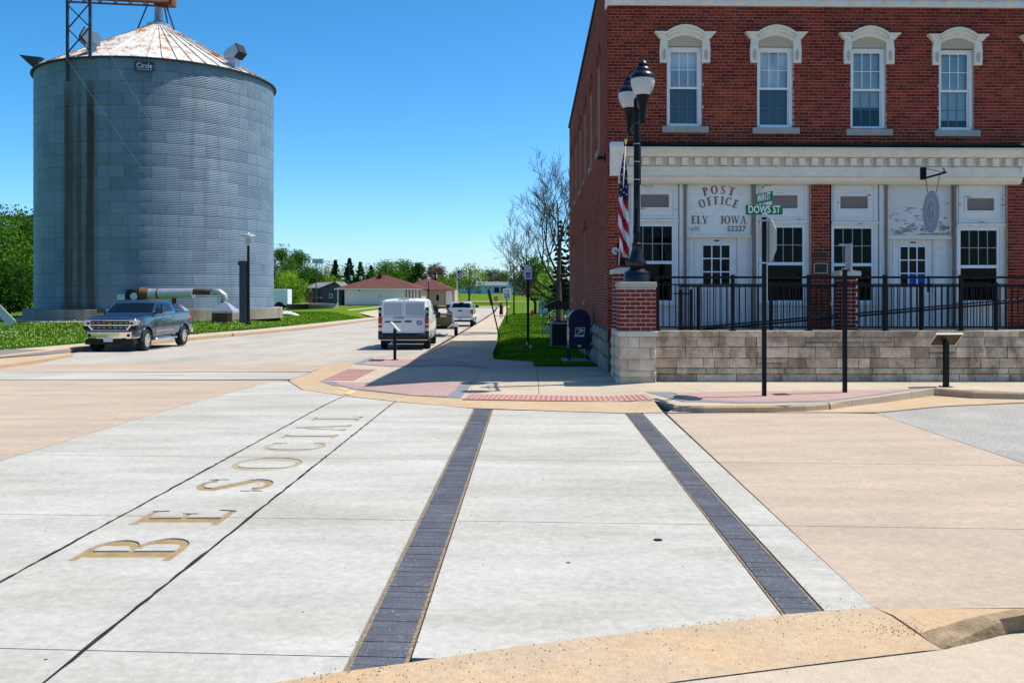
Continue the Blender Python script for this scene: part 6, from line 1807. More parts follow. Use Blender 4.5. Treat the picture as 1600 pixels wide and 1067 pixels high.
        wheel(t, 1.96, s * .86, .41, .28, s); wheel(t, -1.92, s * .86, .41, .28, s)
        MB().box(-2.875, -2.70, min(s * .80, s * .985), max(s * .80, s * .985), .98, 1.36).build('tail_lamp', M['tail'], t, bevel=.02)
    # rear
    MB().box(-2.885, -2.865, -.77, .77, .74, 1.34).build('tailgate', paint, t, bevel=.02)
    MB().box(-2.90, -2.884, -.14, .14, 1.17, 1.27).build('tailgate_handle', M['black'], t)
    bmp = MB().box(-3.02, -2.80, -.98, .98, .52, .72).build('rear_bumper', M['chrome'], t, bevel=.04)
    MB().box(-3.03, -3.015, -.16, .16, .54, .68).build('number_plate', M['plate'], bmp)
    MB().box(-2.95, -2.7, -.85, .85, .38, .52).build('rear_valance', M['black'], t)
    if front_detail:
        x = 2.87
        MB().box(2.70, x + .02, -.70, .70, .82, 1.16).build('grille', M['black'], t)
        for (z0, z1, w) in ((.975, 1.02, .93), (1.15, 1.185, .80), (.80, .83, .62)):
            MB().box(2.72, x + .045, -w, w, z0, z1).build('grille_bar', M['chrome'], t, bevel=.01)
        for s in (1, -1): MB().bar((x + .02, s * .62, .82), (x + .03, s * .76, .98), .05, .05).build('grille_bar', M['chrome'], t)
        for zq in (.90, 1.08):
            for q in range(7):
                MB().box(x + .018, x + .03, -.6 + q * .2 - .07, -.6 + q * .2 + .07, zq - .012, zq + .012).build('grille_mesh', M['alu'], t)
        MB().extr([(x + .047, -.11, .985), (x + .047, -.04, .985), (x + .047, -.04, .97), (x + .047, .04, .97), (x + .047, .04, .985), (x + .047, .11, .985), (x + .047, .10, 1.02), (x + .047, .04, 1.02), (x + .047, .04, 1.04), (x + .047, -.04, 1.04), (x + .047, -.04, 1.02), (x + .047, -.10, 1.02)], (.012, 0, 0)).build('emblem', M['gold'], t)
        for s in (1, -1):
            hl = MB().box(2.55, x + .02, min(s * .70, s * .955), max(s * .70, s * .955), .99, 1.17).build('headlight', M['lens'], t, bevel=.02)
            MB().box(2.56, x + .026, min(s * .74, s * .83), max(s * .74, s * .83), 1.02, 1.10).build('projector', M['black'], hl)
            MB().box(2.60, 2.80, min(s * .958, s * .975), max(s * .958, s * .975), 1.06, 1.15).build('marker', M['amber'], hl)
            MB().box(2.6, x + .018, min(s * .74, s * .955), max(s * .74, s * .955), .83, .97).build('lower_lamp', M['black'], t)
        fb = MB(); fb.extr([(2.62, 1.0, .52), (2.95, .80, .50), (3.02, .4, .50), (3.03, 0, .50), (3.02, -.4, .50), (2.95, -.80, .50), (2.62, -1.0, .52), (2.55, 0, .5)], (0, 0, .28)); fbo = fb.build('front_bumper', M['chrome'], t, bevel=.04)
        MB().box(3.0, 3.045, -.16, .16, .40, .56).build('number_plate', M['plate'], fbo)
        for s in (1, -1):
            MB().lathe([(0, .03), (.055, .03), (.06, 0)], 14, (2.955, s * .70, .63), axis='x').build('fog_lamp', M['black'], fbo)
            MB().extr([(3.0, s * .22, .52), (2.99, s * .62, .52), (2.98, s * .55, .44), (3.0, s * .28, .40)], (.02, 0, 0)).build('bumper_slot', M['black'], fbo)
        MB().box(2.55, 2.95, -.88, .88, .30, .50).build('air_dam', M['black'], t, bevel=.03)
    return t
pickup((-14.5, 36.35, zr(36.3) + .01), R(-90), M['paint_navy'], 'dark slate blue crew cab pickup parked by the grain bin')
pickup((-3.9, 72.6, zr(72)), R(90), M['paint_silver'], 'silver pickup parked ahead of the boat trailer', False)

# mail van seen from behind
vn = empty('mail_van', (-4.1, 35.1, zr(35.5)), R(91), 'white postal van with blue lettering parked at kerb', 'van')
def vsec(x, w, zl, zt, wt):
    return sym([(x, w * .93, zl), (x, w, zl + .15), (x, w, 1.0), (x, w * .985, 1.25), (x, wt + (w - wt) * .35, zt - .28), (x, wt, zt - .06), (x, wt * .88, zt), (x, wt * .4, zt + .025)])
st = [(-.0, .93, .42, 1.86, .78), (.05, .955, .36, 1.89, .79), (.5, .965, .34, 1.91, .80), (2.2, .965, .34, 1.92, .80), (3.3, .965, .34, 1.90, .79), (3.75, .96, .34, 1.72, .74), (4.25, .955, .34, 1.22, .78), (4.85, .92, .36, 1.02, .74), (5.12, .80, .40, .85, .6)]
vb = loft([vsec(*s_) for s_ in st]).build('body', M['paint_white'], vn)
bool_cut(vb, [MB().lathe([(.40, -1.3), (.40, 1.3)], 28, (ax, 0, .36), axis='y') for ax in (.95, 4.15)])
MB().box(.3, 4.8, -.75, .75, .22, .5).build('chassis', M['black'], vn)
for ax in (.95, 4.15):
    MB().box(ax - .4, ax + .4, -.7, .7, .3, .75).build('wheel_well', M['black'], vn)
    for s in (1, -1): wheel(vn, ax, s * .83, .345, .23, s, 5, M['alu'])
bk2 = MB(); bk2.box(-.10, .25, -.955, .955, .40, .64); bk2.box(-.12, .0, -.80, .80, .50, .60); bko = bk2.build('rear_bumper', M['plastic'], vn, bevel=.04)
for s in (1, -1):
    MB().box(-.105, -.09, min(s * .62, s * .85), max(s * .62, s * .85), .53, .57).build('reflector', M['tail'], bko)
    tl = MB().box(-.03, .14, min(s * .80, s * .955), max(s * .80, s * .955), .84, 1.24).build('tail_lamp', M['tail'], vn, bevel=.02)
    MB().box(-.035, .05, min(s * .82, s * .95), max(s * .82, s * .95), .95, 1.0).build('reverse_lens', M['lens'], tl); MB().box(-.03, .12, min(s * .82, s * .955), max(s * .82, s * .955), .72, .80).build('lower_lens', M['lens'], tl)
    MB().box(-.022, .10, min(s * .84, s * .95), max(s * .84, s * .95), 1.25, 1.62).build('pillar_trim', M['plastic'], vn, bevel=.02)
    MB().box(-.03, .05, min(s * .80, s * .96), max(s * .80, s * .96), .58, .72).build('corner_trim', M['plastic'], vn)
    MB().box(-.04, .03, min(s * .86, s * .93), max(s * .86, s * .93), 1.40, 1.50).build('hinge', M['alu'], vn)
for (y0, y1) in ((.01, .81), (-.81, -.01)):
    dr = MB().box(-.035, .02, y0, y1, .62, 1.86).build('rear_door', M['paint_white'], vn, bevel=.02)
    yc = (y0 + y1) / 2
    MB().box(-.048, -.03, y0 + .06, y1 - .06, 1.30, 1.78).build('blank_window', mat('blank_panel', (.46, .50, .57), .35, coat=.5), dr, bevel=.015)
    MB().box(-.042, -.03, y0 + .01, y1 - .01, 1.245, 1.255).build('blue_stripe', M['blue_sign'], dr)
MB().box(-.06, -.03, .08, .70, 1.04, 1.09).build('plate_grip', M['plastic'], vn); MB().box(-.06, -.03, -.30, -.05, 1.05, 1.11).build('handle', M['plastic'], vn)
MB().box(-.05, -.03, -.70, -.50, .98, 1.10).build('postal_badge', M['blue_sign'], vn)
text('0322042', .11, 'fleet_number', M['blue_sign'], vn, (-.052, .18, 1.21), (R(90), 0, R(-90)), .002)
text('USPS', .06, 'postal_lettering', M['blue_sign'], vn, (-.052, -.60, .94), (R(90), 0, R(-90)), .002)
MB().extr([(-.054, -.53, 1.0), (-.054, -.68, 1.03), (-.054, -.68, 1.07), (-.054, -.56, 1.06)], (-.004, 0, 0)).build('badge_bird', M['white_sign'], vn)
for s in (1, -1): 
    mr = MB().box(3.75, 3.9, min(s * .96, s * 1.16), max(s * .96, s * 1.16), 1.12, 1.36).build('mirror', M['plastic'], vn, bevel=.03)
    MB().poly([(2.7, s * .957, 1.3), (3.6, s * .953, 1.28), (3.35, s * .86, 1.68), (2.7, s * .86, 1.7)]).build('side_window', M['carglass'], vn, fix=False)
MB().box(.02, .14, -.2, .2, 1.885, 1.925).build('roof_lamp', M['tail'], vn)
MB().box(.3, .9, -.9 + .5, .9 - .5, 1.93, 1.955).build('roof_rib', M['paint_white'], vn)
MB().lathe([(0, -.06), (.06, 0), (0, .06)], 12, (.06, .45, .28)).build('tow_ball', M['alu'], vn, smooth=True)

# boat on its trailer
tl = empty('boat_trailer', (-3.85, 48.5, zr(48.5)), R(91), 'white single axle boat trailer with black wheels at the kerb', 'trailer')
MB().box(0, 5.0, -.55, -.47, .42, .52).build('frame_rail', M['alu'], tl); MB().box(0, 5.0, .47, .55, .42, .52).build('frame_rail', M['alu'], tl)
for x in (.1, 1.6, 3.2): MB().box(x, x + .1, -.8, .8, .40, .48).build('cross_member', M['iron'], tl)
MB().bar((5.0, 0, .47), (6.6, 0, .45), .1, .1).build('drawbar', M['alu'], tl)
for s in (1, -1):
    wheel(tl, 1.5, s * .86, .28, .18, s, 5, M['rim'])
    MB().extr([(1.1, s * .76, .50), (1.15, s * .76, .66), (1.85, s * .76, .66), (1.9, s * .76, .50), (1.8, s * .76, .6), (1.2, s * .76, .6)], (0, s * .24, 0)).build('mudguard', M['paint_white'], tl)
    MB().bar((.15, s * .78, .45), (.15, s * .78, 1.45), .07, .07).build('guide_post', M['white_sign'], tl); MB().box(.0, .05, min(s * .6, s * .85), max(s * .6, s * .85), .40, .50).build('trailer_lamp', M['tail'], tl)
bt = empty('jon_boat', (-3.85, 48.6, zr(48.5) + .55), R(91), 'drab flat bottomed boat with a black outboard motor on trailer', 'boat')
rg = []
for (x, hwid, zk, zt_) in ((0, .72, .05, .55), (1.5, .76, .05, .56), (3.2, .72, .08, .60), (4.2, .55, .22, .66), (4.7, .34, .42, .72)):
    rg.append([(x, hwid * .75, zk), (x, hwid, zt_), (x, hwid - .04, zt_), (x, hwid * .72, zk + .05), (x, -hwid * .72, zk + .05), (x, -hwid + .04, zt_), (x, -hwid, zt_), (x, -hwid * .75, zk)])
loft(rg).build('hull', M['boat_tan'], bt)
MB().box(.04, .10, -.68, .68, .08, .5).build('transom', M['boat_tan'], bt)
for x in (.9, 2.2): MB().box(x, x + .3, -.66, .66, .34, .38).build('bench', M['wood'], bt)
ob = MB().box(-.45, .05, -.0, .42, .72, 1.12).build('outboard_cowl', M['black'], bt, bevel=.08)
MB().box(-.28, -.10, .13, .29, -.25, .74).build('outboard_leg', M['black'], ob)
MB().extr([(.2, -.7, .57), (3.0, -.72, .60), (3.0, .72, .60), (.2, .7, .57)], (0, 0, .03)).build('cover', mat('dark_green_cover', (.03, .045, .04), .7), bt)

# box truck body beyond the bin
bxk = empty('box_truck', tuple(at(440, 486, 120)), 0, 'white box truck half hidden behind the grain bin', 'truck')
ob_ = at(440, 486, 120)
MB().box(at(396, 0, 120).x - ob_.x, at(449.5, 0, 120).x - ob_.x, 0, 2.3, .75, at(0, 452, 120).z - ob_.z).build('cargo_box', M['paint_white'], bxk, bevel=.04)
wheel(bxk, at(436.5, 0, 120).x - ob_.x, .05, .5, .3, -1, 6, M['white_sign']); MB().box(at(396, 0, 120).x - ob_.x, at(452, 0, 120).x - ob_.x, .1, 2.2, .45, .74).build('chassis', M['black'], bxk)
MB().lathe([(.62, -.04), (.62, .1)], 20, (at(436.5, 0, 120).x - ob_.x, -.02, .55), axis='y').build('wheel_arch', M['black'], bxk)

# ------------------------------------------------------------------ signs on the corner
def gz(x, y):  # walking surface near the corner
    return zs(y)
b0 = G(1194, 619, zs)
ss = empty('street_sign', (b0.x, b0.y, zs(b0.y)), 0, 'black post with green DOWS ST and MAIN ST blades and stop sign', 'street sign')
rs = lambda px, py, dy=0.0: at(px, py, b0.y + dy) - Vector((b0.x, b0.y, zs(b0.y)))
ztop_ = rs(1194, 338).z
MB().box(-.032, .032, -.032, .032, 0, ztop_).build('post', M['iron'], ss)
MB().box(.034, .05, -.03, .03, rs(0, 470).z, ztop_ + .05).build('sign_channel', M['alu'], ss)
MB().box(-.05, .05, -.045, .045, ztop_ - .02, ztop_ + .05).build('bracket', M['alu'], ss, bevel=.01)
zc1 = rs(0, 328).z
bl = MB().box(-.31, .31, -.006, .006, zc1 - .082, zc1 + .082).build('blade', M['green_sign'], ss, bevel=.004)
text('DOWS ST', .17, 'blade_lettering', M['white_sign'], bl, (0, -.0075, zc1), (R(90), 0, 0), .001, sx=.72, bold=.02)
MB().box(-.03, .03, -.03, .03, zc1 + .084, zc1 + .115).build('bracket', M['alu'], ss)
zc2 = rs(0, 309).z; tn = R(-79.5)
bl2 = MB().box(-.31, .31, -.006, .006, -.082, .082).build('blade', M['green_sign'], ss, bevel=.004, loc=(.0, 0, zc2), rz=tn)
text('MAIN ST', .17, 'blade_lettering', M['white_sign'], bl2, (0, -.0075, 0), (R(90), 0, 0), .001, sx=.74, bold=.02)
oc = MB(); zc3 = rs(0, 376.5).z; rO = .41
octp = [(rO * math.cos(R(22.5 + 45 * k)), 0, rO * math.sin(R(22.5 + 45 * k))) for k in range(8)]
st_ = MB().extr(octp, (0, .004, 0)).build('stop_sign', M['alu_pale'], ss, loc=(.06, .05, zc3), rz=R(-82))
MB().extr([(x * .97, .0055, z) for x, y, z in [(p[0], 0, p[2] * .97) for p in octp]], (0, .002, 0)).build('stop_face', M['red_sign'], st_)
for zz_ in (rs(0, 345).z, rs(0, 411).z): MB().box(-.06, .10, -.05, .06, zz_ - .012, zz_ + .012).build('clamp', M['alu'], ss)
b1_ = G(1320, 613.5, zs)
s2 = empty('sign_post', (b1_.x, b1_.y, zs(b1_.y)), 0, 'black post with a narrow sign turned edge on', 'sign post')
h2 = at(1320, 421, b1_.y).z - zs(b1_.y)
MB().box(-.032, .032, -.032, .032, 0, h2).build('post', M['iron'], s2)
MB().box(-.04, .04, -.04, .04, h2, h2 + .02).build('post_cap', M['alu'], s2)
h3 = at(1320, 381, b1_.y).z - zs(b1_.y)
MB().box(.055, .075, -.15, .15, h2 - .04, h3).build('sign_plate', M['alu'], s2); MB().box(.0, .055, -.02, .02, h2 + .1, h2 + .13).build('clamp', M['alu'], s2)
MB().box(-.10, .10, -.012, .012, h3 - .03, h3 - .005).build('arm', M['alu'], s2)
def info_panel(px, py, top_py, label, yawd, w, d, tilt):
    b_ = G(px, py, zs); o = empty('info_panel', (b_.x, b_.y, zs2(b_.x, b_.y)), R(yawd), label, 'sign')
    h = at(px, top_py, b_.y).z - zs2(b_.x, b_.y)
    MB().box(-.04, .04, -.04, .04, 0, h - .03).build('post', M['iron'], o); MB().box(-.09, .09, -.09, .09, 0, .012).build('base_plate', M['iron'], o)
    for sx_ in (-.07, .07): MB().lathe([(.012, .012), (.012, .03)], 8, (sx_, .07, 0)).build('bolt', M['alu'], o)
    m_ = Matrix.Translation((0, 0, h)) @ Matrix.Rotation(tilt, 4, 'X')
    bd = MB().box(-w / 2, w / 2, -d / 2, d / 2, 0, .02).build('board', M['bronze'], o, xf=m_)
    fr = MB(); 
    for (a, b2, c, d_) in ((-w / 2 - .015, w / 2 + .015, -d / 2 - .015, -d / 2), (-w / 2 - .015, w / 2 + .015, d / 2, d / 2 + .015), (-w / 2 - .015, -w / 2, -d / 2, d / 2), (w / 2, w / 2 + .015, -d / 2, d / 2)): fr.box(a, b2, c, d_, -.006, .03)
    fr.build('board_frame', M['cap_white'], bd, xf=m_)
    MB().box(-w / 2 + .01, w / 2 - .01, -d / 2 + .01, d / 2 - .01, .021, .024).build('printed_face', M['alu_pale'], bd, xf=m_)
    return o
info_panel(1478, 604.5, 531, 'tilted interpretive panel on black post by the stone wall', 8, .50, .30, R(-42))
info_panel(617, 562.5, 511, 'tilted interpretive panel on black post behind the van', -90, .48, .34, R(-47))

# letters box, air conditioner
mb0 = G(905.5, 561, zs); Xw = 2.066 + .0228 * 4
ml = empty('mailbox', (1.76, 24.2, zs(24.2)), R(2), 'dark blue arched postal collection box beside the brick wall', 'mailbox')
W_, H_, D_ = .275, 1.36, .55
arch = [(-W_, .34)] + [(W_ * math.cos(R(180 - 180 * k / 16)), H_ - W_ + W_ * math.sin(R(180 * k / 16))) for k in range(17)] + [(W_, .34)]
MB().extr([(x, 0, z) for x, z in arch], (0, D_, 0)).build('body', M['mailblue'], ml, bevel=.012)
a2 = [(-W_ - .012, .9)] + [((W_ + .012) * math.cos(R(180 - 180 * k / 16)), H_ - W_ + (W_ + .012) * math.sin(R(180 * k / 16))) for k in range(17)] + [(W_ + .012, .9)]
rim = MB()
for A, B, C, D in zip(a2, a2[1:], [(x * .9, z - .02) for x, z in a2][0:], [(x * .9, z - .02) for x, z in a2][1:]): rim.extr([(A[0], -.012, A[1]), (B[0], -.012, B[1]), (D[0], -.012, D[1]), (C[0], -.012, C[1])], (0, .03, 0))
rim.build('rim', M['mailblue'], ml)
for sx_ in (-1, 1):
    for yy in (.0, D_ - .05): MB().box(min(sx_ * W_, sx_ * (W_ - .045)), max(sx_ * W_, sx_ * (W_ - .045)), yy, yy + .05, .0, .345).build('leg', M['mailblue'], ml)
sq = [(-.13, .66), (.115, .66), (.145, .90), (-.095, .90)]
lb = MB().extr([(x, -.014, z) for x, z in sq], (0, .008, 0)).build('label', M['white_sign'], ml)
MB().extr([(x, -.017, z) for x, z in [(-.112, .71), (.103, .71), (.125, .885), (-.088, .885)]], (0, .002, 0)).build('label_field', M['mailblue'], lb)
MB().extr([(x, -.020, z) for x, z in [(-.095, .845), (.05, .86), (.10, .835), (.085, .80), (-.09, .725), (-.02, .785), (.045, .81), (.02, .82)]], (0, .002, 0)).build('bird_emblem', M['white_sign'], lb)
text('MAIL', .05, 'label_lettering', M['mailblue'], lb, (-.01, -.0155, .685), (R(90), 0, 0), .0005, sx=1.3)
MB().box(-.05, .05, -.006, .0, .40, .44).build('hours_card', M['white_sign'], ml)
MB().box(-.42, .40, -.12, .75, -.1, .045).build('concrete_pad', M['grey_wall'], ml)
acb = (1.80, 33.9)
ac = empty('air_conditioner', (acb[0], acb[1], zg(*acb)), R(1), 'square grey air conditioning unit with dark vertical louvres', 'air conditioner')
MB().box(-.42, .42, -.42, .42, -.05, .05).build('pad', M['grey_wall'], ac)
MB().box(-.36, .36, -.36, .36, .05, .80).build('coil', M['ac_dark'], ac)
lv = MB().box(-.006, .006, -.012, .012, .08, .78).mesh('louvre', M['ac_dark'])
for k in range(15): inst(lv, 'louvre', ac, (-.36 + .72 * k / 14, -.372, 0))
for (sx_, sy_) in ((-1, -1), (1, -1), (-1, 1), (1, 1)): MB().box(min(sx_ * .36, sx_ * .39), max(sx_ * .36, sx_ * .39), min(sy_ * .36, sy_ * .39), max(sy_ * .36, sy_ * .39), .05, .82).build('corner_post', M['ac_grey'], ac)
MB().box(-.395, .395, -.395, .395, .82, .89).build('lid', M['ac_grey'], ac, bevel=.015)
MB().lathe([(.30, .89), (.30, .93), (.27, .93), (.27, .895)], 24).build('fan_guard', M['ac_dark'], ac)

def signpost(px, base_py, top_py, y, label, kind, post_m=M['iron'], r=.03, lean=0.0, x=None):
    X = (px - CX) / F * y; z0 = zg(X, y)
    o = empty(kind, (X, y, z0), 0, label, 'sign'); h = at(px, top_py, y).z - z0
    MB().box(-r, r, -r, r, 0, h).build('post', post_m, o); return o, h
o, h = signpost(825, 541, 417, 34, 'blue and white disabled parking sign on a tall black post', 'parking_sign', r=.045)
pl_ = MB().box(-.135, .135, -.060, -.047, h - .46, h + .03).build('plate', M['white_sign'], o, bevel=.01)
MB().box(-.075, .085, -.064, -.061, h - .41, h - .20).build('blue_field', M['blue_sign'], pl_)
wc = MB(); wc.tube([(.02, -.066, h - .23), (.0, -.066, h - .30), (.045, -.066, h - .305), (.06, -.066, h - .36)], .009, 5); wc.build('wheelchair_symbol', M['white_sign'], pl_)
wc = MB(); wc.tube([(.04 * math.cos(R(a)) + .0, -.066, h - .345 + .04 * math.sin(R(a))) for a in range(100, 380, 25)], .007, 5); wc.build('wheelchair_symbol', M['white_sign'], pl_)
text('RESERVED', .055, 'sign_lettering', M['blue_sign'], pl_, (0, -.062, h - .03), (R(90), 0, 0), .0005, sx=.85); text('PARKING', .06, 'sign_lettering', M['blue_sign'], pl_, (0, -.062, h - .12), (R(90), 0, 0), .0005, sx=.85)
o, h = signpost(792, 501, 452, 71, 'white speed limit 25 sign on the lawn', 'speed_limit_sign', r=.045)
pl_ = MB().box(-.31, .31, -.075, -.055, h - .74, h + .03).build('plate', M['white_sign'], o, bevel=.01)
text('SPEED', .15, 'sign_lettering', M['black'], pl_, (0, -.078, h - .09), (R(90), 0, 0), .001); text('LIMIT', .15, 'sign_lettering', M['black'], pl_, (0, -.078, h - .25), (R(90), 0, 0), .001)
text('25', .44, 'sign_lettering', M['black'], pl_, (0, -.078, h - .53), (R(90), 0, 0), .003, sx=1.05, bold=.03)
o, h = signpost(775, 489, 463, 150, 'red octagonal stop sign at the far end of street', 'far_stop_sign', M['alu'], .04)
o.name = 'stop_sign'
oc = MB().extr([(.40 * math.cos(R(22.5 + 45 * k)), -.06, h - .40 + .40 * math.sin(R(22.5 + 45 * k))) for k in range(8)], (0, .01, 0)).build('plate', M['red_sign'], o)
text('STOP', .28, 'sign_lettering', M['white_sign'], oc, (0, -.064, h - .40), (R(90), 0, 0), .001, sx=.9)
o, h = signpost(593.5, 505, 460, 99, 'small grey sign seen from the back across the street', 'roadside_sign', M['alu'], .035)
MB().box(-.19, .19, .04, .06, h - .50, h).build('plate', M['ac_grey'], o)
lp_ = empty('leaning_post', (-.52, 42, zg(-.52, 42)), 0, 'thin black post leaning left over the lawn edge', 'post')
tp_ = at(763, 452, 42) - lp_.location; bs_ = Vector((0, 0, -.05))
MB().tube([bs_, bs_.lerp(tp_, .72)], .032, 8).build('shaft', M['iron'], lp_); MB().tube([bs_.lerp(tp_, .70), tp_], .065, 8).build('sleeve', M['black'], lp_)
for (px, py, y, m_, lb) in ((814, 541, 30, 'orange', 'small red utility marker flag stuck in the grass'), (829, 536, 31.5, 'white_sign', 'small white utility marker flag behind the red one'), (823, 541, 33.6, 'white_sign', 'tiny white marker tag at the foot of parking sign post')):
    X = (px - CX) / F * y; z0 = zg(X, y); f_ = empty('marker_flag', (X, y, z0), 0, lb, 'marker flag')
    MB().tube([(0, 0, 0), (.01, 0, .20)], .004, 5).build('wire', M['alu'], f_)
    MB().extr([(-.035, 0, .06), (.045, .02, .08), (.05, 0, .15), (-.03, -.01, .18)], (0, .004, 0)).build('pennant', M[m_], f_)
X = (832 - CX) / F * 97; hy_ = empty('fire_hydrant', (X, 97, zg(X, 97)), 0, 'dark red fire hydrant on the lawn', 'hydrant')
MB().lathe([(.16, 0), (.16, .06), (.11, .07), (.11, .42), (.15, .44), (.14, .50), (.09, .60), (.04, .66), (.04, .70), (0, .71)], 16).build('barrel', M['flag_red'], hy_, smooth=40)
for a in (0, 90, 180): MB().lathe([(.055, 0), (.055, .17), (.07, .17), (.07, .2), (0, .2)], 10).build('nozzle', M['flag_red'], hy_, xf=Matrix.Translation((0, 0, .36)) @ Matrix.Rotation(R(a), 4, 'Z') @ Matrix.Rotation(R(90), 4, 'Y'))
X = (816.5 - CX) / F * 112; MBo = empty('marker_post', (X, 112, zg(X, 112)), 0, 'short white marker post on the far lawn', 'post')
MB().box(-.05, .05, -.03, .03, 0, .95).build('stake', M['white_sign'], MBo); MB().box(-.052, .052, -.032, .032, .95, 1.05).build('stake_cap', M['green_sign'], MBo)
vc = empty('valve_cover', (*G(1028, 843.5), zr(5) + .001), 0, 'small round iron valve cover in the pale concrete', 'valve cover')
MB().lathe([(.033, 0), (.033, .003), (.025, .004), (0, .003)], 20).build('lid', M['iron'], vc)

# steps with black railing by the lawn
stp = empty('entry_steps', (1.72, 46.5, zg(1.72, 46.5)), 0, 'concrete entry steps with thin black railing and dark awning', 'steps')
for k in range(3): MB().box(-.25 + k * .28, 1.3, -.5, .5, 0 if k == 0 else .18 * k, .18 * (k + 1)).build('step', M['grey_wall'], stp)
for (x0, z0) in ((-.2, .18), (.15, .3), (.5, .5), (.85, .54), (1.2, .54)):
    MB().tube([(x0, -.46, z0), (x0, -.46, 1.3 + max(0, (x0 + .2) * .1))], .018, 6).build('baluster', M['iron'], stp)
MB().tube([(-.2, -.46, .9), (.5, -.46, 1.3), (1.25, -.46, 1.3)], .022, 6).build('handrail', M['iron'], stp)
MB().extr([(-.2, -.6, 1.28), (1.4, -.6, 1.15), (1.4, -.6, 1.5), (.5, -.6, 1.66), (.0, -.6, 1.45)], (0, 1.2, 0)).build('awning', M['black'], stp)

# ------------------------------------------------------------------ the walker
def figure(loc, rz, H):
    o = empty('person', loc, rz, 'person in a black dress walking on the sidewalk, hand raised to head', 'person')
    J = {'pel': (0, 0, .53), 'sp': (0, .0, .62), 'ch': (0, .005, .73), 'nk': (0, 0, .84), 'hd': (0, -.012, .90), 'tp': (0, -.005, .975),
         'ls': (.095, 0, .805), 'le': (.125, .01, .65), 'lw': (.12, -.05, .52), 'lh': (.118, -.062, .475),
         'rs': (-.095, 0, .805), 're': (-.17, -.04, .73), 'rw': (-.105, -.075, .86), 'rh': (-.07, -.06, .90),
         'lhp': (.05, 0, .50), 'lk': (.055, -.055, .28), 'la': (.05, .01, .05), 'lt': (.05, -.06, .018),
         'rhp': (-.05, 0, .50), 'rk': (-.05, .01, .28), 'ra': (-.045, .085, .065), 'rt': (-.045, .03, .018)}
    E = [('pel', 'sp'), ('sp', 'ch'), ('ch', 'nk'), ('nk', 'hd'), ('hd', 'tp'), ('ch', 'ls'), ('ls', 'le'), ('le', 'lw'), ('lw', 'lh'), ('ch', 'rs'), ('rs', 're'), ('re', 'rw'), ('rw', 'rh'), ('pel', 'lhp'), ('lhp', 'lk'), ('lk', 'la'), ('la', 'lt'), ('pel', 'rhp'), ('rhp', 'rk'), ('rk', 'ra'), ('ra', 'rt')]
    rad = {'pel': .075, 'sp': .065, 'ch': .075, 'nk': .03, 'hd': .05, 'tp': .035, 'ls': .033, 'le': .024, 'lw': .018, 'lh': .02, 'rs': .033, 're': .024, 'rw': .018, 'rh': .02, 'lhp': .06, 'lk': .036, 'la': .022, 'lt': .018, 'rhp': .06, 'rk': .036, 'ra': .022, 'rt': .018}
    ks = list(J); me = bpy.data.meshes.new('body'); me.from_pydata([tuple(c * H for c in J[k]) for k in ks], [(ks.index(a), ks.index(b)) for a, b in E], [])
    b = bpy.data.objects.new('body', me); col.objects.link(b)
    sk = b.modifiers.new('skin', 'SKIN'); su = b.modifiers.new('sub', 'SUBSURF'); su.levels = 1; su.render_levels = 1
    for i, k in enumerate(ks):
        me.skin_vertices[0].data[i].radius = (rad[k] * H, rad[k] * H * .9); me.skin_vertices[0].data[i].use_root = (k == 'pel')
    dg = bpy.context.evaluated_depsgraph_get(); nm = bpy.data.meshes.new_from_object(b.evaluated_get(dg)); b.modifiers.clear(); b.data = nm
    nm.materials.clear(); nm.materials.append(M['skin']); nm.polygons.foreach_set('use_smooth', [True] * len(nm.polygons)); b.parent = o
    MB().lathe([(.12 * H, .30 * H), (.115 * H, .40 * H), (.10 * H, .50 * H), (.085 * H, .60 * H), (.10 * H, .72 * H), (.115 * H, .80 * H), (.06 * H, .83 * H)], 18).build('dress', M['dress'], o, smooth=True)
    MB().lathe([(.05 * H, .80 * H), (.066 * H, .86 * H), (.066 * H, .93 * H), (.05 * H, .985 * H), (0, 1.0 * H)], 14, (0, .014 * H, 0)).build('hair', M['hair'], o, smooth=True)
    return o
X = (783 - CX) / F * 91; figure((X, 91, zs(91) + .004), 0, 1.66)

# ------------------------------------------------------------------ buildings far down the street
def box_between(mb, px0, px1, y0, y1, z0, z1):
    mb.box((px0 - CX) / F * y0, (px1 - CX) / F * y0, y0, y1, z0, z1); return mb
def hip(mb, x0, x1, y0, y1, ze, zr_, ov=.6, gable=False):
    x0 -= ov; x1 += ov; y0 -= ov; y1 += ov; d = min((y1 - y0) / 2, (x1 - x0) / 2); ym = (y0 + y1) / 2
    a, b_ = (x0 + d, x1 - d) if (x1 - x0) > (y1 - y0) else ((x0 + x1) / 2 - .01, (x0 + x1) / 2 + .01)
    ya, yb = (ym - .01, ym + .01) if (x1 - x0) > (y1 - y0) else (y0 + d, y1 - d)
    V = [(x0, y0, ze), (x1, y0, ze), (x1, y1, ze), (x0, y1, ze), (a, ya, zr_), (b_, ya if (x1 - x0) > (y1 - y0) else yb, zr_)]
    if (x1 - x0) > (y1 - y0): fs = [(0, 1, 5, 4), (1, 2, 5), (2, 3, 4, 5), (3, 0, 4), (0, 3, 2, 1)]
    else: fs = [(0, 1, 4), (1, 2, 5, 4), (2, 3, 5), (3, 0, 4, 5), (0, 3, 2, 1)]
    mb.add(V, fs); return mb
yh = 165; zb = -.75
hl = empty('red_roof_hall', ((600 - CX) / F * yh, yh, 0), 0, 'long low pale hall with a red shingled hip roof', 'building')
ox = (600 - CX) / F * yh
xx = lambda px: (px - CX) / F * yh - ox
zt = lambda py, y=yh: CZ + (HY - py) / F * y
MB().box(xx(540), xx(632), 0, 13, zb, zt(452)).build('wall', M['siding_white'], hl)
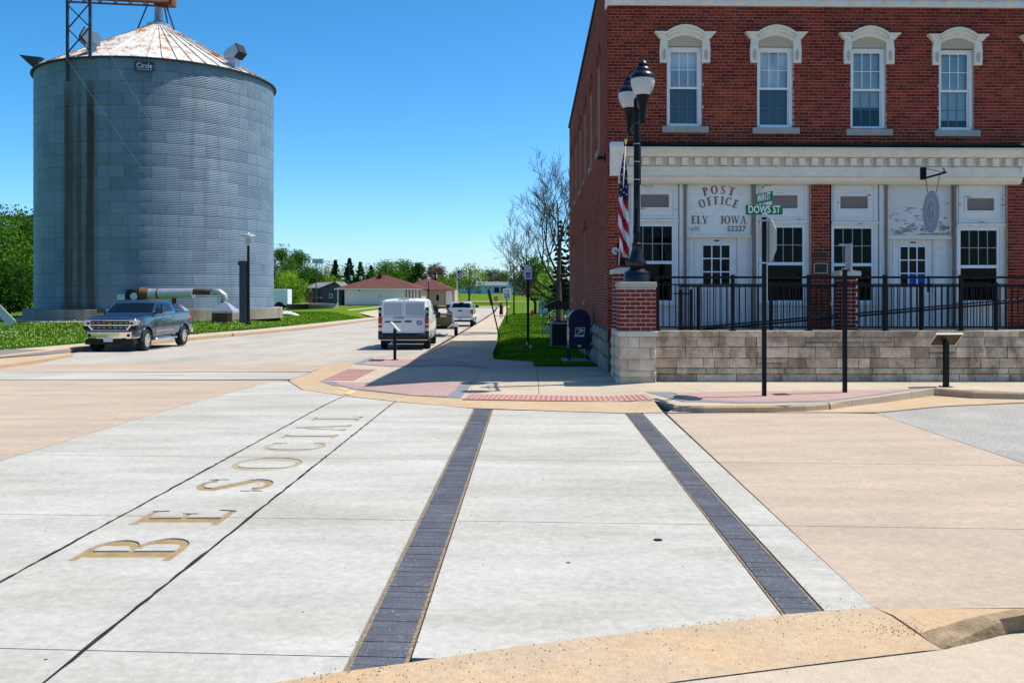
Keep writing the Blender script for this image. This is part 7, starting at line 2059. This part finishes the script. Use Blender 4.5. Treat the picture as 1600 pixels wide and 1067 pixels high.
MB().box(xx(527), xx(540) - .02, 2.4, 13, zb, zt(452)).build('wall', M['siding_grey'], hl)
for pxp in (527, 538.5): MB().box(xx(pxp), xx(pxp + 1.6), 0, .4, zb, zt(452)).build('porch_post', M['siding_white'], hl)
MB().box(xx(531), xx(534.5), 2.34, 2.4, zb, zb + 2.1).build('door', M['black'], hl)
MB().box(xx(540), xx(632), -.03, -.003, zb, zb + .3).build('plinth', M['shingle_red'], hl)
r_ = MB(); hip(r_, xx(526), xx(657), 0, 14, zt(451.5), zt(429)); r_ = r_.build('roof', M['shingle_red'], hl)
MB().box(xx(584), xx(590), 5, 6.2, zt(433), zt(427)).build('ridge_vent', M['shingle_red'], r_)
MB().box(xx(523), xx(660), -.7, -.62, zt(452.6), zt(451)).build('fascia', M['paint'], hl)
for pxp in (636, 641, 646, 651): MB().box(xx(pxp), xx(pxp + 1.8), .2, .6, zb, zt(452)).build('porch_column', M['paint'], hl)
MB().box(xx(632), xx(656), 2.5, 13, zb, zt(452)).build('wall', M['siding_tan'], hl)
MB().box(xx(656), xx(703), 14, 24, zb, zt(453)).build('wall', M['siding_tan'], hl)
MB().box(xx(688), xx(698), 13.6, 13.95, zb, zt(454)).build('wall', M['siding_white'], hl)
MB().box(xx(672), xx(676), 13.9, 13.99, zb + .9, zt(461)).build('window', M['pane_dark'], hl)
r2 = MB(); hip(r2, xx(612), xx(697), 13, 26, zt(452.5), zt(432)); r2.build('roof', M['shingle_red'], hl)
MB().lathe([(.3, zt(436)), (.3, zt(430.5)), (0, zt(430))], 12, (xx(552), 8, 0)).build('vent', M['galv'], hl)
MB().box(xx(560), xx(563), -.1, -.003, zt(455), zt(453.5)).build('wall_light', M['black'], hl)
yg = 185; oxg = (505 - CX) / F * yg; xg = lambda px: (px - CX) / F * yg - oxg; ztg = lambda py: CZ + (HY - py) / F * yg
gh = empty('grey_house', (oxg, yg, 0), 0, 'dark grey sided house with gable roof beside the hall', 'house')
MB().extr([(xg(501), 0, -.8), (xg(533), 0, -.8), (xg(533), 0, ztg(449)), (xg(524), 0, ztg(442)), (xg(501), 0, ztg(450.5))], (0, 10, 0)).build('wall', M['siding_grey'], gh)
MB().box(xg(478), xg(501) - .02, 3, 10, -.8, ztg(450)).build('wall', M['siding_grey'], gh)
MB().extr([(xg(474), 2.5, ztg(450)), (xg(505), 2.5, ztg(450)), (xg(522), 6, ztg(441.5)), (xg(484), 6, ztg(443))], (0, .3, .25)).build('roof', M['shingle_grey'], gh)
MB().extr([(xg(499), -.4, ztg(451)), (xg(524), -.4, ztg(441)), (xg(535), -.4, ztg(449.5)), (xg(535), -.4, ztg(448.5)), (xg(524), -.4, ztg(440)), (xg(499), -.4, ztg(450))], (0, 10.6, 0)).build('roof', M['shingle_grey'], gh)
w_ = MB().box(xg(514.5), xg(519.5), -.08, -.003, ztg(466), ztg(459)).build('window', M['white_sign'], gh); MB().box(xg(515.5), xg(518.5), -.10, -.081, ztg(465), ztg(460)).build('pane', M['pane_dark'], w_)
stw = empty('wooden_stair', ((482 - CX) / F * 182, 182, -.7), 0, 'brown wooden stair zigzag beside the grey house', 'stair')
oxs = (482 - CX) / F * 182; ps = lambda px, py, dy=0: Vector(((px - CX) / F * 182 - oxs, dy, CZ + (HY - py) / F * 182 + .7))
for (a, b_, c, d_) in ((477, 463, 487, 455.5), (480, 463.5, 488, 457), (477, 463.5, 486, 472.5), (479.5, 463, 488, 471)): MB().bar(ps(a, b_), ps(c, d_), .25, .3).build('stringer', M['wood'], stw)
for pxp in (478, 487): MB().bar(ps(pxp, 474), ps(pxp, 462), .18, .18).build('post', M['wood'], stw)
MB().box(ps(487, 0).x, ps(500, 0).x, 0, 2, ps(0, 466).z, ps(0, 464.5).z).build('landing', M['wood'], stw)
ld = empty('loading_dock_wall', tuple(at(490, 487, 128)), 0, 'low grey concrete retaining wall beside the box truck', 'wall')
ol = at(490, 487, 128); e0 = at(447, 487, 118) - ol; e1 = at(482, 487, 128) - ol; e2 = at(527, 487, 132) - ol
for (A, B, m_, h) in ((e0, e1, 'black', 1.05), (e1, e2, 'grey_wall', 1.05)): MB().extr([(A.x, A.y, -.4), (B.x, B.y, -.4), (B.x, B.y, h), (A.x, A.y, h)], (0, .5, 0)).build('wall_section', M[m_], ld)
MB().extr([(e0.x, e0.y - .1, 1.05), (e1.x, e1.y - .1, 1.05), (e2.x, e2.y - .1, 1.05), (e2.x, e2.y + .6, 1.05), (e0.x, e0.y + .6, 1.05)], (0, 0, .1)).build('coping', M['grey_wall'], ld)
for k, (px, py, s_) in enumerate(((436, 489, .55), (443, 487.5, .6), (450, 488, .5), (457, 487, .35), (462, 486.5, .3))):
    y = 82; X = (px - CX) / F * y; rk = MB(); rnd = random.Random(k)
    pr_ = [(0, 0), (s_ * .8, .02), (s_, s_ * .25), (s_ * .7, s_ * .6), (0, s_ * .72)]
    rk.lathe(pr_, 9); rk.v = [(x * (1 + rnd.uniform(-.2, .2)), y_ * (1 + rnd.uniform(-.2, .2)), z * (1 + rnd.uniform(-.15, .15))) for x, y_, z in rk.v]
    ro = rk.build('boulder', M['rock'], loc=(X, y, zg(X, y) - .05))
    tag(ro, ['pale boulder right against the bin foundation', 'largest pale boulder in the row beside the bin', 'middle pale boulder of the row beside the bin', 'small pale boulder fourth from the bin', 'smallest pale boulder farthest from the bin'][k], 'boulder', 'boulders beside the grain bin')
# far blue houses
def far_house(px0, px1, y, eave_py, ridge_py, base_py, wall_m, roof_m, label, doors=(), wins=(), gable=False):
    ox_ = ((px0 + px1) / 2 - CX) / F * y; X_ = lambda px: (px - CX) / F * y - ox_; Z_ = lambda py: CZ + (HY - py) / F * y
    o = empty('house', (ox_, y, 0), 0, label, 'house')
    zb_ = Z_(base_py) - 1.0
    if gable: MB().extr([(X_(px0), 0, zb_), (X_(px1), 0, zb_), (X_(px1), 0, Z_(eave_py)), (X_((px0 + px1) / 2), 0, Z_(ridge_py)), (X_(px0), 0, Z_(eave_py))], (0, 9, 0)).build('wall', wall_m, o)
    else: MB().box(X_(px0), X_(px1), 0, 9, zb_, Z_(eave_py)).build('wall', wall_m, o)
    r_ = MB()
    if gable:
        xm = X_((px0 + px1) / 2); ovx = .4
        for s in (-1, 1):
            xe = X_(px0) - ovx if s < 0 else X_(px1) + ovx
            r_.extr([(xm, -.4, Z_(ridge_py) + .05), (xe, -.4, Z_(eave_py) - .2), (xe, -.4, Z_(eave_py) + .0), (xm, -.4, Z_(ridge_py) + .3)], (0, 9.8, 0))
    else:
        r_.extr([(X_(px0) - .5, -.6, Z_(eave_py)), (X_(px0) - .5, 4.5, Z_(ridge_py)), (X_(px0) - .5, 9.6, Z_(eave_py))], (X_(px1) - X_(px0) + 1, 0, 0))
    r_.build('roof', roof_m, o)
    for (a, b_, c, d_) in doors: MB().box(X_(a), X_(b_), -.06, -.003, Z_(d_), Z_(c)).build('garage_door', M['black'], o)
    for (a, b_, c, d_) in wins:
        w_ = MB().box(X_(a), X_(b_), -.08, -.003, Z_(d_), Z_(c)).build('window', M['paint'], o); MB().box(X_(a) + .15, X_(b_) - .15, -.10, -.081, Z_(d_) + .15, Z_(c) - .15).build('pane', M['pane_dark'], o if False else w_)
    return o
far_house(703, 757, 345, 447, 441, 457.5, M['siding_blue'], M['shingle_grey'], 'long blue house half hidden behind a round tree', wins=((708, 712, 449, 453), (726, 730, 449, 453), (745, 749, 449, 453)))
far_house(752, 793, 335, 446, 440, 457.5, M['siding_blue'], M['shingle_grey'], 'pale blue house with dark garage doors in the distance', doors=((772, 780, 449, 457), (783, 790, 449, 457)), wins=((757, 761, 448, 452), (764, 768, 448, 452)))
far_house(792, 815, 370, 447, 438, 457, M['siding_blue'], M['shingle_grey'], 'distant gabled blue house right of the garage', wins=((801, 806, 449, 453),), gable=True)
sh = far_house(844, 874, 108, 459, 450, 482, M['siding_blue'], M['paint'], 'small pale blue gabled shed behind the trees', doors=((849, 860, 461, 468),), gable=True)
for (px, lb) in ((799, 'distant white car parked left by the far house'), (807, 'distant white car parked right by the far house')):
    y = 320; X = (px - CX) / F * y; z0 = interp(LAWNR, y)
    c_ = empty('parked_car', (X, y, z0 + .15), R(10), lb, 'car', 'cars by the far houses')
    MB().extr([(-2.1, -.85, .3), (2.1, -.85, .3), (2.1, -.85, .8), (1.2, -.85, .95), (.6, -.85, 1.45), (-1.2, -.85, 1.45), (-1.9, -.85, .95), (-2.1, -.85, .9)], (0, 1.7, 0)).build('body', M['paint_white'], c_)
    MB().extr([(1.0, -.86, .97), (.55, -.86, 1.38), (-1.15, -.86, 1.38), (-1.6, -.86, .97)], (0, 1.72, 0)).build('glass', M['carglass'], c_)
    for (ax, s) in ((1.3, -1), (-1.3, -1), (1.3, 1), (-1.3, 1)): wheel(c_, ax, s * .78, .33, .2, s, 5)
fp = empty('flag_pole', tuple(Vector(((714 - CX) / F * 205, 205, -1.0))), 0, 'distant white flag pole with a small flag', 'flag pole')
MB().tube([(0, 0, 0), (0, 0, CZ + (HY - 417) / F * 205 + 1.0)], .06, 8).build('pole', M['white_sign'], fp)
V = []
for j in range(7):
    for i in range(5): V.append((.1 + i * .22, .1 * math.sin(i * 1.4), CZ + (HY - 421 - j * 2.0 - i * .9) / F * 205 + 1.0))
cb = MB(); cb.v = V
for j in range(6):
    for i in range(4): cb.f.append((j * 5 + i, j * 5 + i + 1, (j + 1) * 5 + i + 1, (j + 1) * 5 + i)); cb.m.append(2 if (j < 3 and i < 2) else j % 2)
cb.build('cloth', [M['flag_red'], M['flag_white'], M['flag_blue']], fp, smooth=True, fix=False)
X = (703 - CX) / F * 170; ub_ = empty('utility_box', (X, 170, zg(X, 170)), 0, 'green utility cabinet beyond the silver pickup', 'utility box')
MB().box(-.7, .7, -.4, .4, 0, 1.0).build('cabinet', mat('utility_green', (.02, .10, .05), .6), ub_, bevel=.03); MB().box(-.75, .75, -.45, .45, 1.0, 1.06).build('cabinet_lid', M['green_sign'], ub_)
# utility poles with wires behind the grey house
for k, (px, tp, lb) in enumerate(((482, 421, 'grey utility pole left of the floodlight pole'), (546, 412, 'tall grey utility pole behind the red roof'))):
    y = 200; X = (px - CX) / F * y; p_ = empty('utility_pole', (X, y, -.6), 0, lb, 'utility pole', 'utility poles behind the hall')
    h = CZ + (HY - tp) / F * y + .6
    MB().tube([(0, 0, 0), (0, 0, h)], [.16, .11], 8).build('pole', M['bark_grey'], p_); MB().box(-.9, .9, -.06, .06, h - .8, h - .65).build('cross_arm', M['bark_grey'], p_)
    if k: MB().lathe([(.25, 0), (.25, .9), (.1, 1.0)], 10, (.4, 0, h - 3.6)).build('transformer', M['galv'], p_)
bm2 = empty('slanted_beam', tuple(at(8, 505, 48)), 0, 'slanting grey steel beam at the left edge of the lawn', 'beam')
o8 = at(8, 505, 48); MB().bar(at(-30, 455, 48) - o8, at(20, 506, 48) - o8, .42, .1, up=(0, 1, 0)).build('flange', M['galv'], bm2); MB().bar(at(-30, 457, 48.2) - o8, at(18, 508, 48.2) - o8, .12, .3, up=(0, 1, 0)).build('web', M['steel_dark'], bm2)
mb = MB(); n_ = 40; Pq = []
for k in range(n_ + 1):
    a = R(170 + 110 * k / n_)
    Pq.append([(SC.x + r_ * math.cos(a), SC.y + r_ * math.sin(a)) for r_ in (SR + .6, SR + 2.6)])
for A, B in zip(Pq, Pq[1:]): mb.quad(*[(x, y, zg(x, y) + .03) for x, y in (A[0], A[1], B[1], B[0])])
gv = mb.build('gravel_path', M['dirt']); tag(gv, kind='structure')

# ------------------------------------------------------------------ trees
def leaf_quads(mb, pts, size, rnd, flat=.0):
    for p in pts:
        a = Vector((rnd.gauss(0, 1), rnd.gauss(0, 1), rnd.gauss(0, 1) * (1 - flat))).normalized()
        b_ = a.cross(Vector((rnd.gauss(0, 1), rnd.gauss(0, 1), rnd.gauss(0, 1)))).normalized()
        s_ = size * rnd.uniform(.6, 1.3); w_ = s_ * .62; n = len(mb.v)
        c = Vector(p)
        mb.v += [tuple(c - a * s_), tuple(c + b_ * w_), tuple(c + a * s_), tuple(c - b_ * w_)]
        mb.f.append((n, n + 1, n + 2, n + 3)); mb.m.append(0)
def tree(px, top_py, wpx, y, leaf, label, seed, crown_low=.18, clumps=46, per=70, size_px=2.2, sparse=1.0, name='tree', group=None, bark='bark', base=None, shape=1.0):
    rnd = random.Random(seed); X = (px - CX) / F * y; z0 = zg(X, y) if base is None else base
    if y > 240: z0 = interp(LAWNR, y)
    H = CZ + (HY - top_py) / F * y - z0; Rr = wpx / 2 / F * y
    o = empty(name, (X, y, z0), 0, label, 'tree', group)
    tk = MB(); tr_ = max(.12, H * .022)
    tk.tube([(0, 0, -.1), (rnd.uniform(-.1, .1), 0, H * .25), (rnd.uniform(-.3, .3), rnd.uniform(-.3, .3), H * .55), (0, 0, H * .85)], [tr_ * 1.25, tr_, tr_ * .6, tr_ * .2], 8)
    cr = MB(); zc_ = H * (crown_low + 1) / 2; hz_ = H * (1 - crown_low) / 2
    if y > 130: size_px *= .62; per = int(per * 2.1)
    size = size_px * y / F
    for c in range(clumps):
        for _ in range(20):
            p = Vector((rnd.uniform(-1, 1), rnd.uniform(-1, 1), rnd.uniform(-1, 1)))
            if .25 < p.length < 1: break
        if rnd.random() < .65: p = p.normalized() * rnd.uniform(.72, 1.0)
        wz = (1 - max(0, p.z) ** 2 * .25) * (1 + .25 * math.sin(3 * math.atan2(p.y, p.x) + seed))
        cpt = Vector((p.x * Rr * .82 * wz, p.y * Rr * .82 * wz, zc_ + p.z * hz_ * .88))
        if c % 3 == 0: tk.tube([(0, 0, max(H * .15, cpt.z - Rr * .9)), cpt * .6 + Vector((0, 0, cpt.z * .35)), cpt], [tr_ * .4, tr_ * .25, tr_ * .08], 5, caps=False)
        cs = Rr * rnd.uniform(.20, .36) * (1.1 if sparse >= 1 else .9)
        gc = lambda s_: max(-1.35, min(1.35, rnd.gauss(0, 1))) * s_
        pts = [cpt + Vector((gc(cs), gc(cs), gc(cs * .75))) for _ in range(int(per * sparse))]
        leaf_quads(cr, [q for q in pts if q.z > .02 * H], size, rnd)
    tk.build('trunk', M[bark], o, smooth=60, fix=False)
    cr.build('crown', M[leaf], o, fix=False)
    return o
def conifer(px, top_py, wpx, y, label, seed, leaf='lf_pine', size_px=2.4, dens=1.0, low=.04, group=None):
    rnd = random.Random(seed); X = (px - CX) / F * y; z0 = zg(X, y) if y < 240 else interp(LAWNR, y)
    H = CZ + (HY - top_py) / F * y - z0; Rr = wpx / 2 / F * y
    o = empty('conifer_tree', (X, y, z0), 0, label, 'tree', group)
    tk = MB().tube([(0, 0, -.1), (0, 0, H * .97)], [H * .02, .02], 7); cr = MB(); size = size_px * y / F
    lv = int(18 + H * .8)
    for i in range(lv):
        t = low + (1 - low) * i / lv; r_ = Rr * (1 - t) ** .8 * rnd.uniform(.75, 1.1); zb_ = H * t
        nb_ = max(5, int(11 * (1 - t) + 4))
        for k in range(nb_):
            a = rnd.uniform(0, 6.28); rl = r_ * rnd.uniform(.65, 1.15)
            tip = Vector((math.cos(a) * rl, math.sin(a) * rl, zb_ - rl * .28))
            if i % 2 == 0: tk.tube([(0, 0, zb_), tip], [.04, .01], 4, caps=False)
            for _ in range(int(12 * dens)):
                s_ = rnd.uniform(.15, 1.02); p = Vector((0, 0, zb_)).lerp(tip, s_) + Vector((rnd.gauss(0, .09), rnd.gauss(0, .09), rnd.gauss(0, .06))) * r_
                leaf_quads(cr, [p], size, rnd, .4)
    tk.build('trunk', M['bark'], o, fix=False); cr.build('crown', M[leaf], o, fix=False); return o
# dense trees left of the bin
tree(-22, 318, 120, 96, 'lf_mid', 'leafy green tree cut off by the left edge', 1, .04, 90, 120, 2.3)
tree(32, 330, 80, 104, 'lf_mid', 'bright green tree left of the grain bin', 2, .04, 80, 120, 2.3)
tree(62, 322, 70, 116, 'lf_dark', 'darker tree tucked behind the left side of bin', 3, .03, 70, 110, 2.2)
tree(15, 410, 70, 88, 'lf_dark', 'low dark shrubby tree under the bright green tree', 4, .0, 50, 100, 2.2)
# right of the bin
tree(441, 384, 46, 160, 'lf_mid', 'tall green tree directly right of the bin', 5, .1, 60, 80, 2.0)
tree(465, 388, 38, 170, 'lf_mid', 'slim tall green tree second right of the bin', 6, .15, 50, 70, 1.9)
tree(452, 424, 48, 140, 'lf_lime', 'yellow green bushy tree behind the box truck', 7, .0, 54, 80, 2.0)
tree(484, 414, 40, 215, 'lf_dark', 'dark tree behind the grey house roof', 8, .05, 46, 70, 1.9)
tree(505, 430, 60, 225, 'lf_lime', 'light green tree behind the grey house gable', 9, .0, 46, 70, 1.9)
conifer(524, 405, 36, 230, 'pointed spruce left of three behind the hall', 10, 'lf_dark')
conifer(546, 402, 44, 238, 'tallest pointed spruce behind the red roof hall', 11, 'lf_dark')
conifer(563, 408, 36, 232, 'slim pointed spruce right of three behind the hall', 12, 'lf_dark')
conifer(580, 414, 36, 236, 'small pointed spruce above the red roof ridge', 13, 'lf_dark')
tree(604, 408, 52, 228, 'lf_mid', 'broad green tree rising above the red roof peak', 14, .05, 56, 70, 1.9)
tree(633, 402, 50, 234, 'lf_mid', 'tall green tree above the right roof slope', 15, .05, 56, 70, 1.9)
tree(655, 405, 24, 226, 'lf_dark', 'narrow dark tree beside the red leaved maple', 16, .05, 40, 60, 1.9)
tree(680, 410, 40, 222, 'lf_red', 'red leaved maple above the hall roof end', 17, .1, 56, 60, 1.8, .9)
tree(698, 432, 36, 214, 'lf_lime', 'low lime green tree beside the red maple', 18, .05, 40, 60, 1.9)
tree(733, 415, 52, 228, 'lf_lime', 'round spreading lime green tree in front of blue house', 19, .38, 44, 44, 1.8, .75)
tree(712, 420, 30, 300, 'lf_grey', 'thin pale tree left of the flag pole', 20, .1, 40, 40, 1.7, .7)
tree(768, 419, 34, 420, 'lf_grey', 'thin pale tree behind the garage house', 21, .1, 44, 46, 1.6, .7)
tree(788, 424, 34, 430, 'lf_mid', 'distant green tree right behind the garage house', 22, .05, 44, 50, 1.6)
tree(590, 425, 90, 330, 'lf_dark', 'distant dark wide tree in the gap behind spruces', 23, .0, 50, 60, 1.7)
tree(500, 425, 120, 340, 'lf_dark', 'distant dark woodland tree behind the grey house', 24, .0, 60, 60, 1.7)
tree(815, 432, 36, 390, 'lf_dark', 'distant dark tree behind the far gabled house', 25, .0, 44, 50, 1.6)
# right side, behind the post office
tree(836, 403, 66, 112, 'lf_mid', 'leafy green tree on the lawn near the blue shed', 26, .22, 60, 70, 2.0, .9)
tree(858, 428, 50, 78, 'lf_lime', 'small bright green tree right of the parking sign', 27, .2, 40, 60, 2.0, .9)
tree(885, 440, 60, 125, 'lf_mid', 'green tree behind the shed near the building', 28, .05, 50, 70, 2.0)
conifer(904, 246, 92, 60, 'big dark spruce behind the corner of post office', 29, 'lf_pine', 2.6, 2.2, .12)
conifer(876, 340, 46, 66, 'dark bushy evergreen beside the bare tree trunk', 30, 'lf_pine', 2.4, 2.6, .03)
# the nearly bare tree
def bare_tree(px, base_py, top_py, y, label, seed):
    rnd = random.Random(seed); X = (px - CX) / F * y; z0 = zg(X, y); H = CZ + (HY - top_py) / F * y - z0
    o = empty('bare_tree', (X, y, z0), 0, label, 'tree'); tk = MB(); buds = []
    def grow(p, d, L_, r_, lev):
        n = 4; pts = [p]; rs_ = [r_]
        q = p.copy(); dd = d.copy()
        for i in range(n):
            dd = (dd + Vector((rnd.gauss(0, .10), rnd.gauss(0, .10), rnd.gauss(0, .07) + .03))).normalized(); q = q + dd * L_ / n; pts.append(q.copy()); rs_.append(max(.007, r_ * (1 - .5 * (i + 1) / n)))
        tk.tube(pts, rs_, 6 if lev < 2 else (4 if lev < 3 else 3), caps=False)
        if lev >= 5: buds.append(q); return
        nk = 5 if lev > 2 else (4 if lev > 1 else 3)
        for k in range(nk):
            j = min(n, 1 + k + (1 if nk == 3 else 0)) if k < 4 else 2; bp_ = pts[j]
            ax_ = Vector((rnd.gauss(0, 1), rnd.gauss(0, 1), rnd.gauss(0, .6))).normalized()
            nd = (dd + ax_ * rnd.uniform(.5, .9)); nd.z += .15; nd.normalize()
            grow(bp_, nd, L_ * rnd.uniform(.52, .74), rs_[j] * .72, lev + 1)
    tk.tube([(0, 0, -.1), (-.02, 0, H * .16), (-.05, 0, H * .32), (.02, 0, H * .5)], [.20, .16, .12, .08], 8)
    for (zf, d_, lf, rr_) in ((.14, (-.75, .1, .55), .27, .075), (.20, (-.85, -.2, .36), .27, .07), (.24, (-.62, .2, .75), .28, .085), (.30, (-.30, .1, 1), .30, .08), (.34, (.10, .1, 1), .29, .075), (.42, (-.12, -.2, 1), .27, .06), (.18, (-.9, .2, .2), .24, .055), (.5, (.02, .05, 1), .25, .065), (.28, (.4, -.2, .8), .25, .06)):
        grow(Vector((-.03, 0, H * zf)), Vector(d_).normalized(), H * lf, rr_, 1)
    s_ = H / max(v[2] for v in tk.v)
    tk.build('trunk', M['bark_grey'], o, smooth=60, fix=False)
    lf = MB()
    leaf_quads(lf, [b_ + Vector((rnd.gauss(0, .1), rnd.gauss(0, .1), rnd.gauss(0, .1))) for b_ in buds if rnd.random() < .35], .035, rnd)
    lf.build('crown', M['lf_grey'], o, fix=False); return o
bare_tree(874, 500, 250, 50, 'tall nearly leafless tree leaning out behind the post office', 31)
# flowering bush
bu = empty('flowering_bush', (2.65, 52, zg(2.65, 52)), 0, 'white flowering bush at the lawn edge by the building', 'bush')
rnd = random.Random(5); cr = MB(); fl_ = MB()
for c in range(40):
    p = Vector((rnd.gauss(0, .42), rnd.gauss(0, .35), abs(rnd.gauss(.55, .38)))); leaf_quads(cr, [p + Vector((rnd.gauss(0, .14), rnd.gauss(0, .14), rnd.gauss(0, .12))) for _ in range(40)], .055, rnd); leaf_quads(fl_, [p * 1.05 + Vector((rnd.gauss(0, .14), rnd.gauss(0, .14) - .05, rnd.gauss(0, .12))) for _ in range(16)], .045, rnd)
cr.build('foliage', M['lf_mid'], bu, fix=False); fl_.build('blossoms', M['petal'], bu, fix=False)

# ------------------------------------------------------------------ grass
def grass(name, label, n, region, h, seed, extra=None):
    rnd = random.Random(seed); mb = MB(); k = 0
    while k < n:
        x, y = region(rnd)
        z = zg(x, y)
        hh_ = h * rnd.uniform(.5, 1.2); w = .012 * (1 + y / 25); a = rnd.uniform(0, 6.28); lx, ly = rnd.gauss(0, .35) * hh_, rnd.gauss(0, .35) * hh_
        c, s_ = math.cos(a) * w, math.sin(a) * w; i = len(mb.v)
        mb.v += [(x - c, y - s_, z - .01), (x + c, y + s_, z - .01), (x + lx, y + ly, z + hh_)]; mb.f.append((i, i + 1, i + 2)); mb.m.append(0); k += 1
    o = mb.build(name, M['grass'], None, fix=False)
    tag(o, label, 'grass', kind='stuff'); return o
def reg_r(r):
    y = 22.22 + 90 * r.random() ** 2.2
    lo = .56 if y < 24.4 else (-.5 - .12 * min(1, (y - 25.6) / 4) if y < 37 else -.62 - .28 * min(1, (y - 37) / 23))
    if 24.4 <= y < 25.6: lo = .55 - (y - 24.4) * .875
    hi = 2.05 + .0228 * (y - 20) if y < 41 else 9
    x = r.uniform(lo, hi)
    if abs(x - 1.80) < .5 and abs(y - 33.9) < .5: return reg_r(r)
    return x, y
grass('grass', 'short mown green grass beside the post office', 60000, reg_r, .075, 1)
def reg_l(r):
    y = 26 + 75 * r.random() ** 1.6; kl = interp(KERBL, y)
    x = kl - 1.95 - 26 * r.random() ** 1.3
    if (x - SC.x) ** 2 + (y - SC.y) ** 2 < (SR + 2.5) ** 2 and y < SC.y + 3:
        if (x - SC.x) ** 2 + (y - SC.y) ** 2 < (SR + .7) ** 2 or x < SC.x + 3: return reg_l(r)
    return x, y
grass('grass', 'clover speckled grass in front of the grain bin', 60000, reg_l, .10, 2)
rnd = random.Random(9); mb = MB()
for k in range(1500):
    x, y = reg_l(rnd); y = 26 + (y - 26) * .55; kl = interp(KERBL, y)
    x = kl - 2 - 14 * rnd.random(); z = zg(x, y) + .11; s_ = .022
    mb.add([(x - s_, y, z), (x, y - s_, z + .005), (x + s_, y, z), (x, y + s_, z + .005), (x, y, z + .035)], [(0, 1, 4), (1, 2, 4), (2, 3, 4), (3, 0, 4)])
tag(mb.build('clover_flowers', M['clover'], fix=False), 'tiny white clover flowers scattered through the left lawn', 'flowers', kind='stuff')
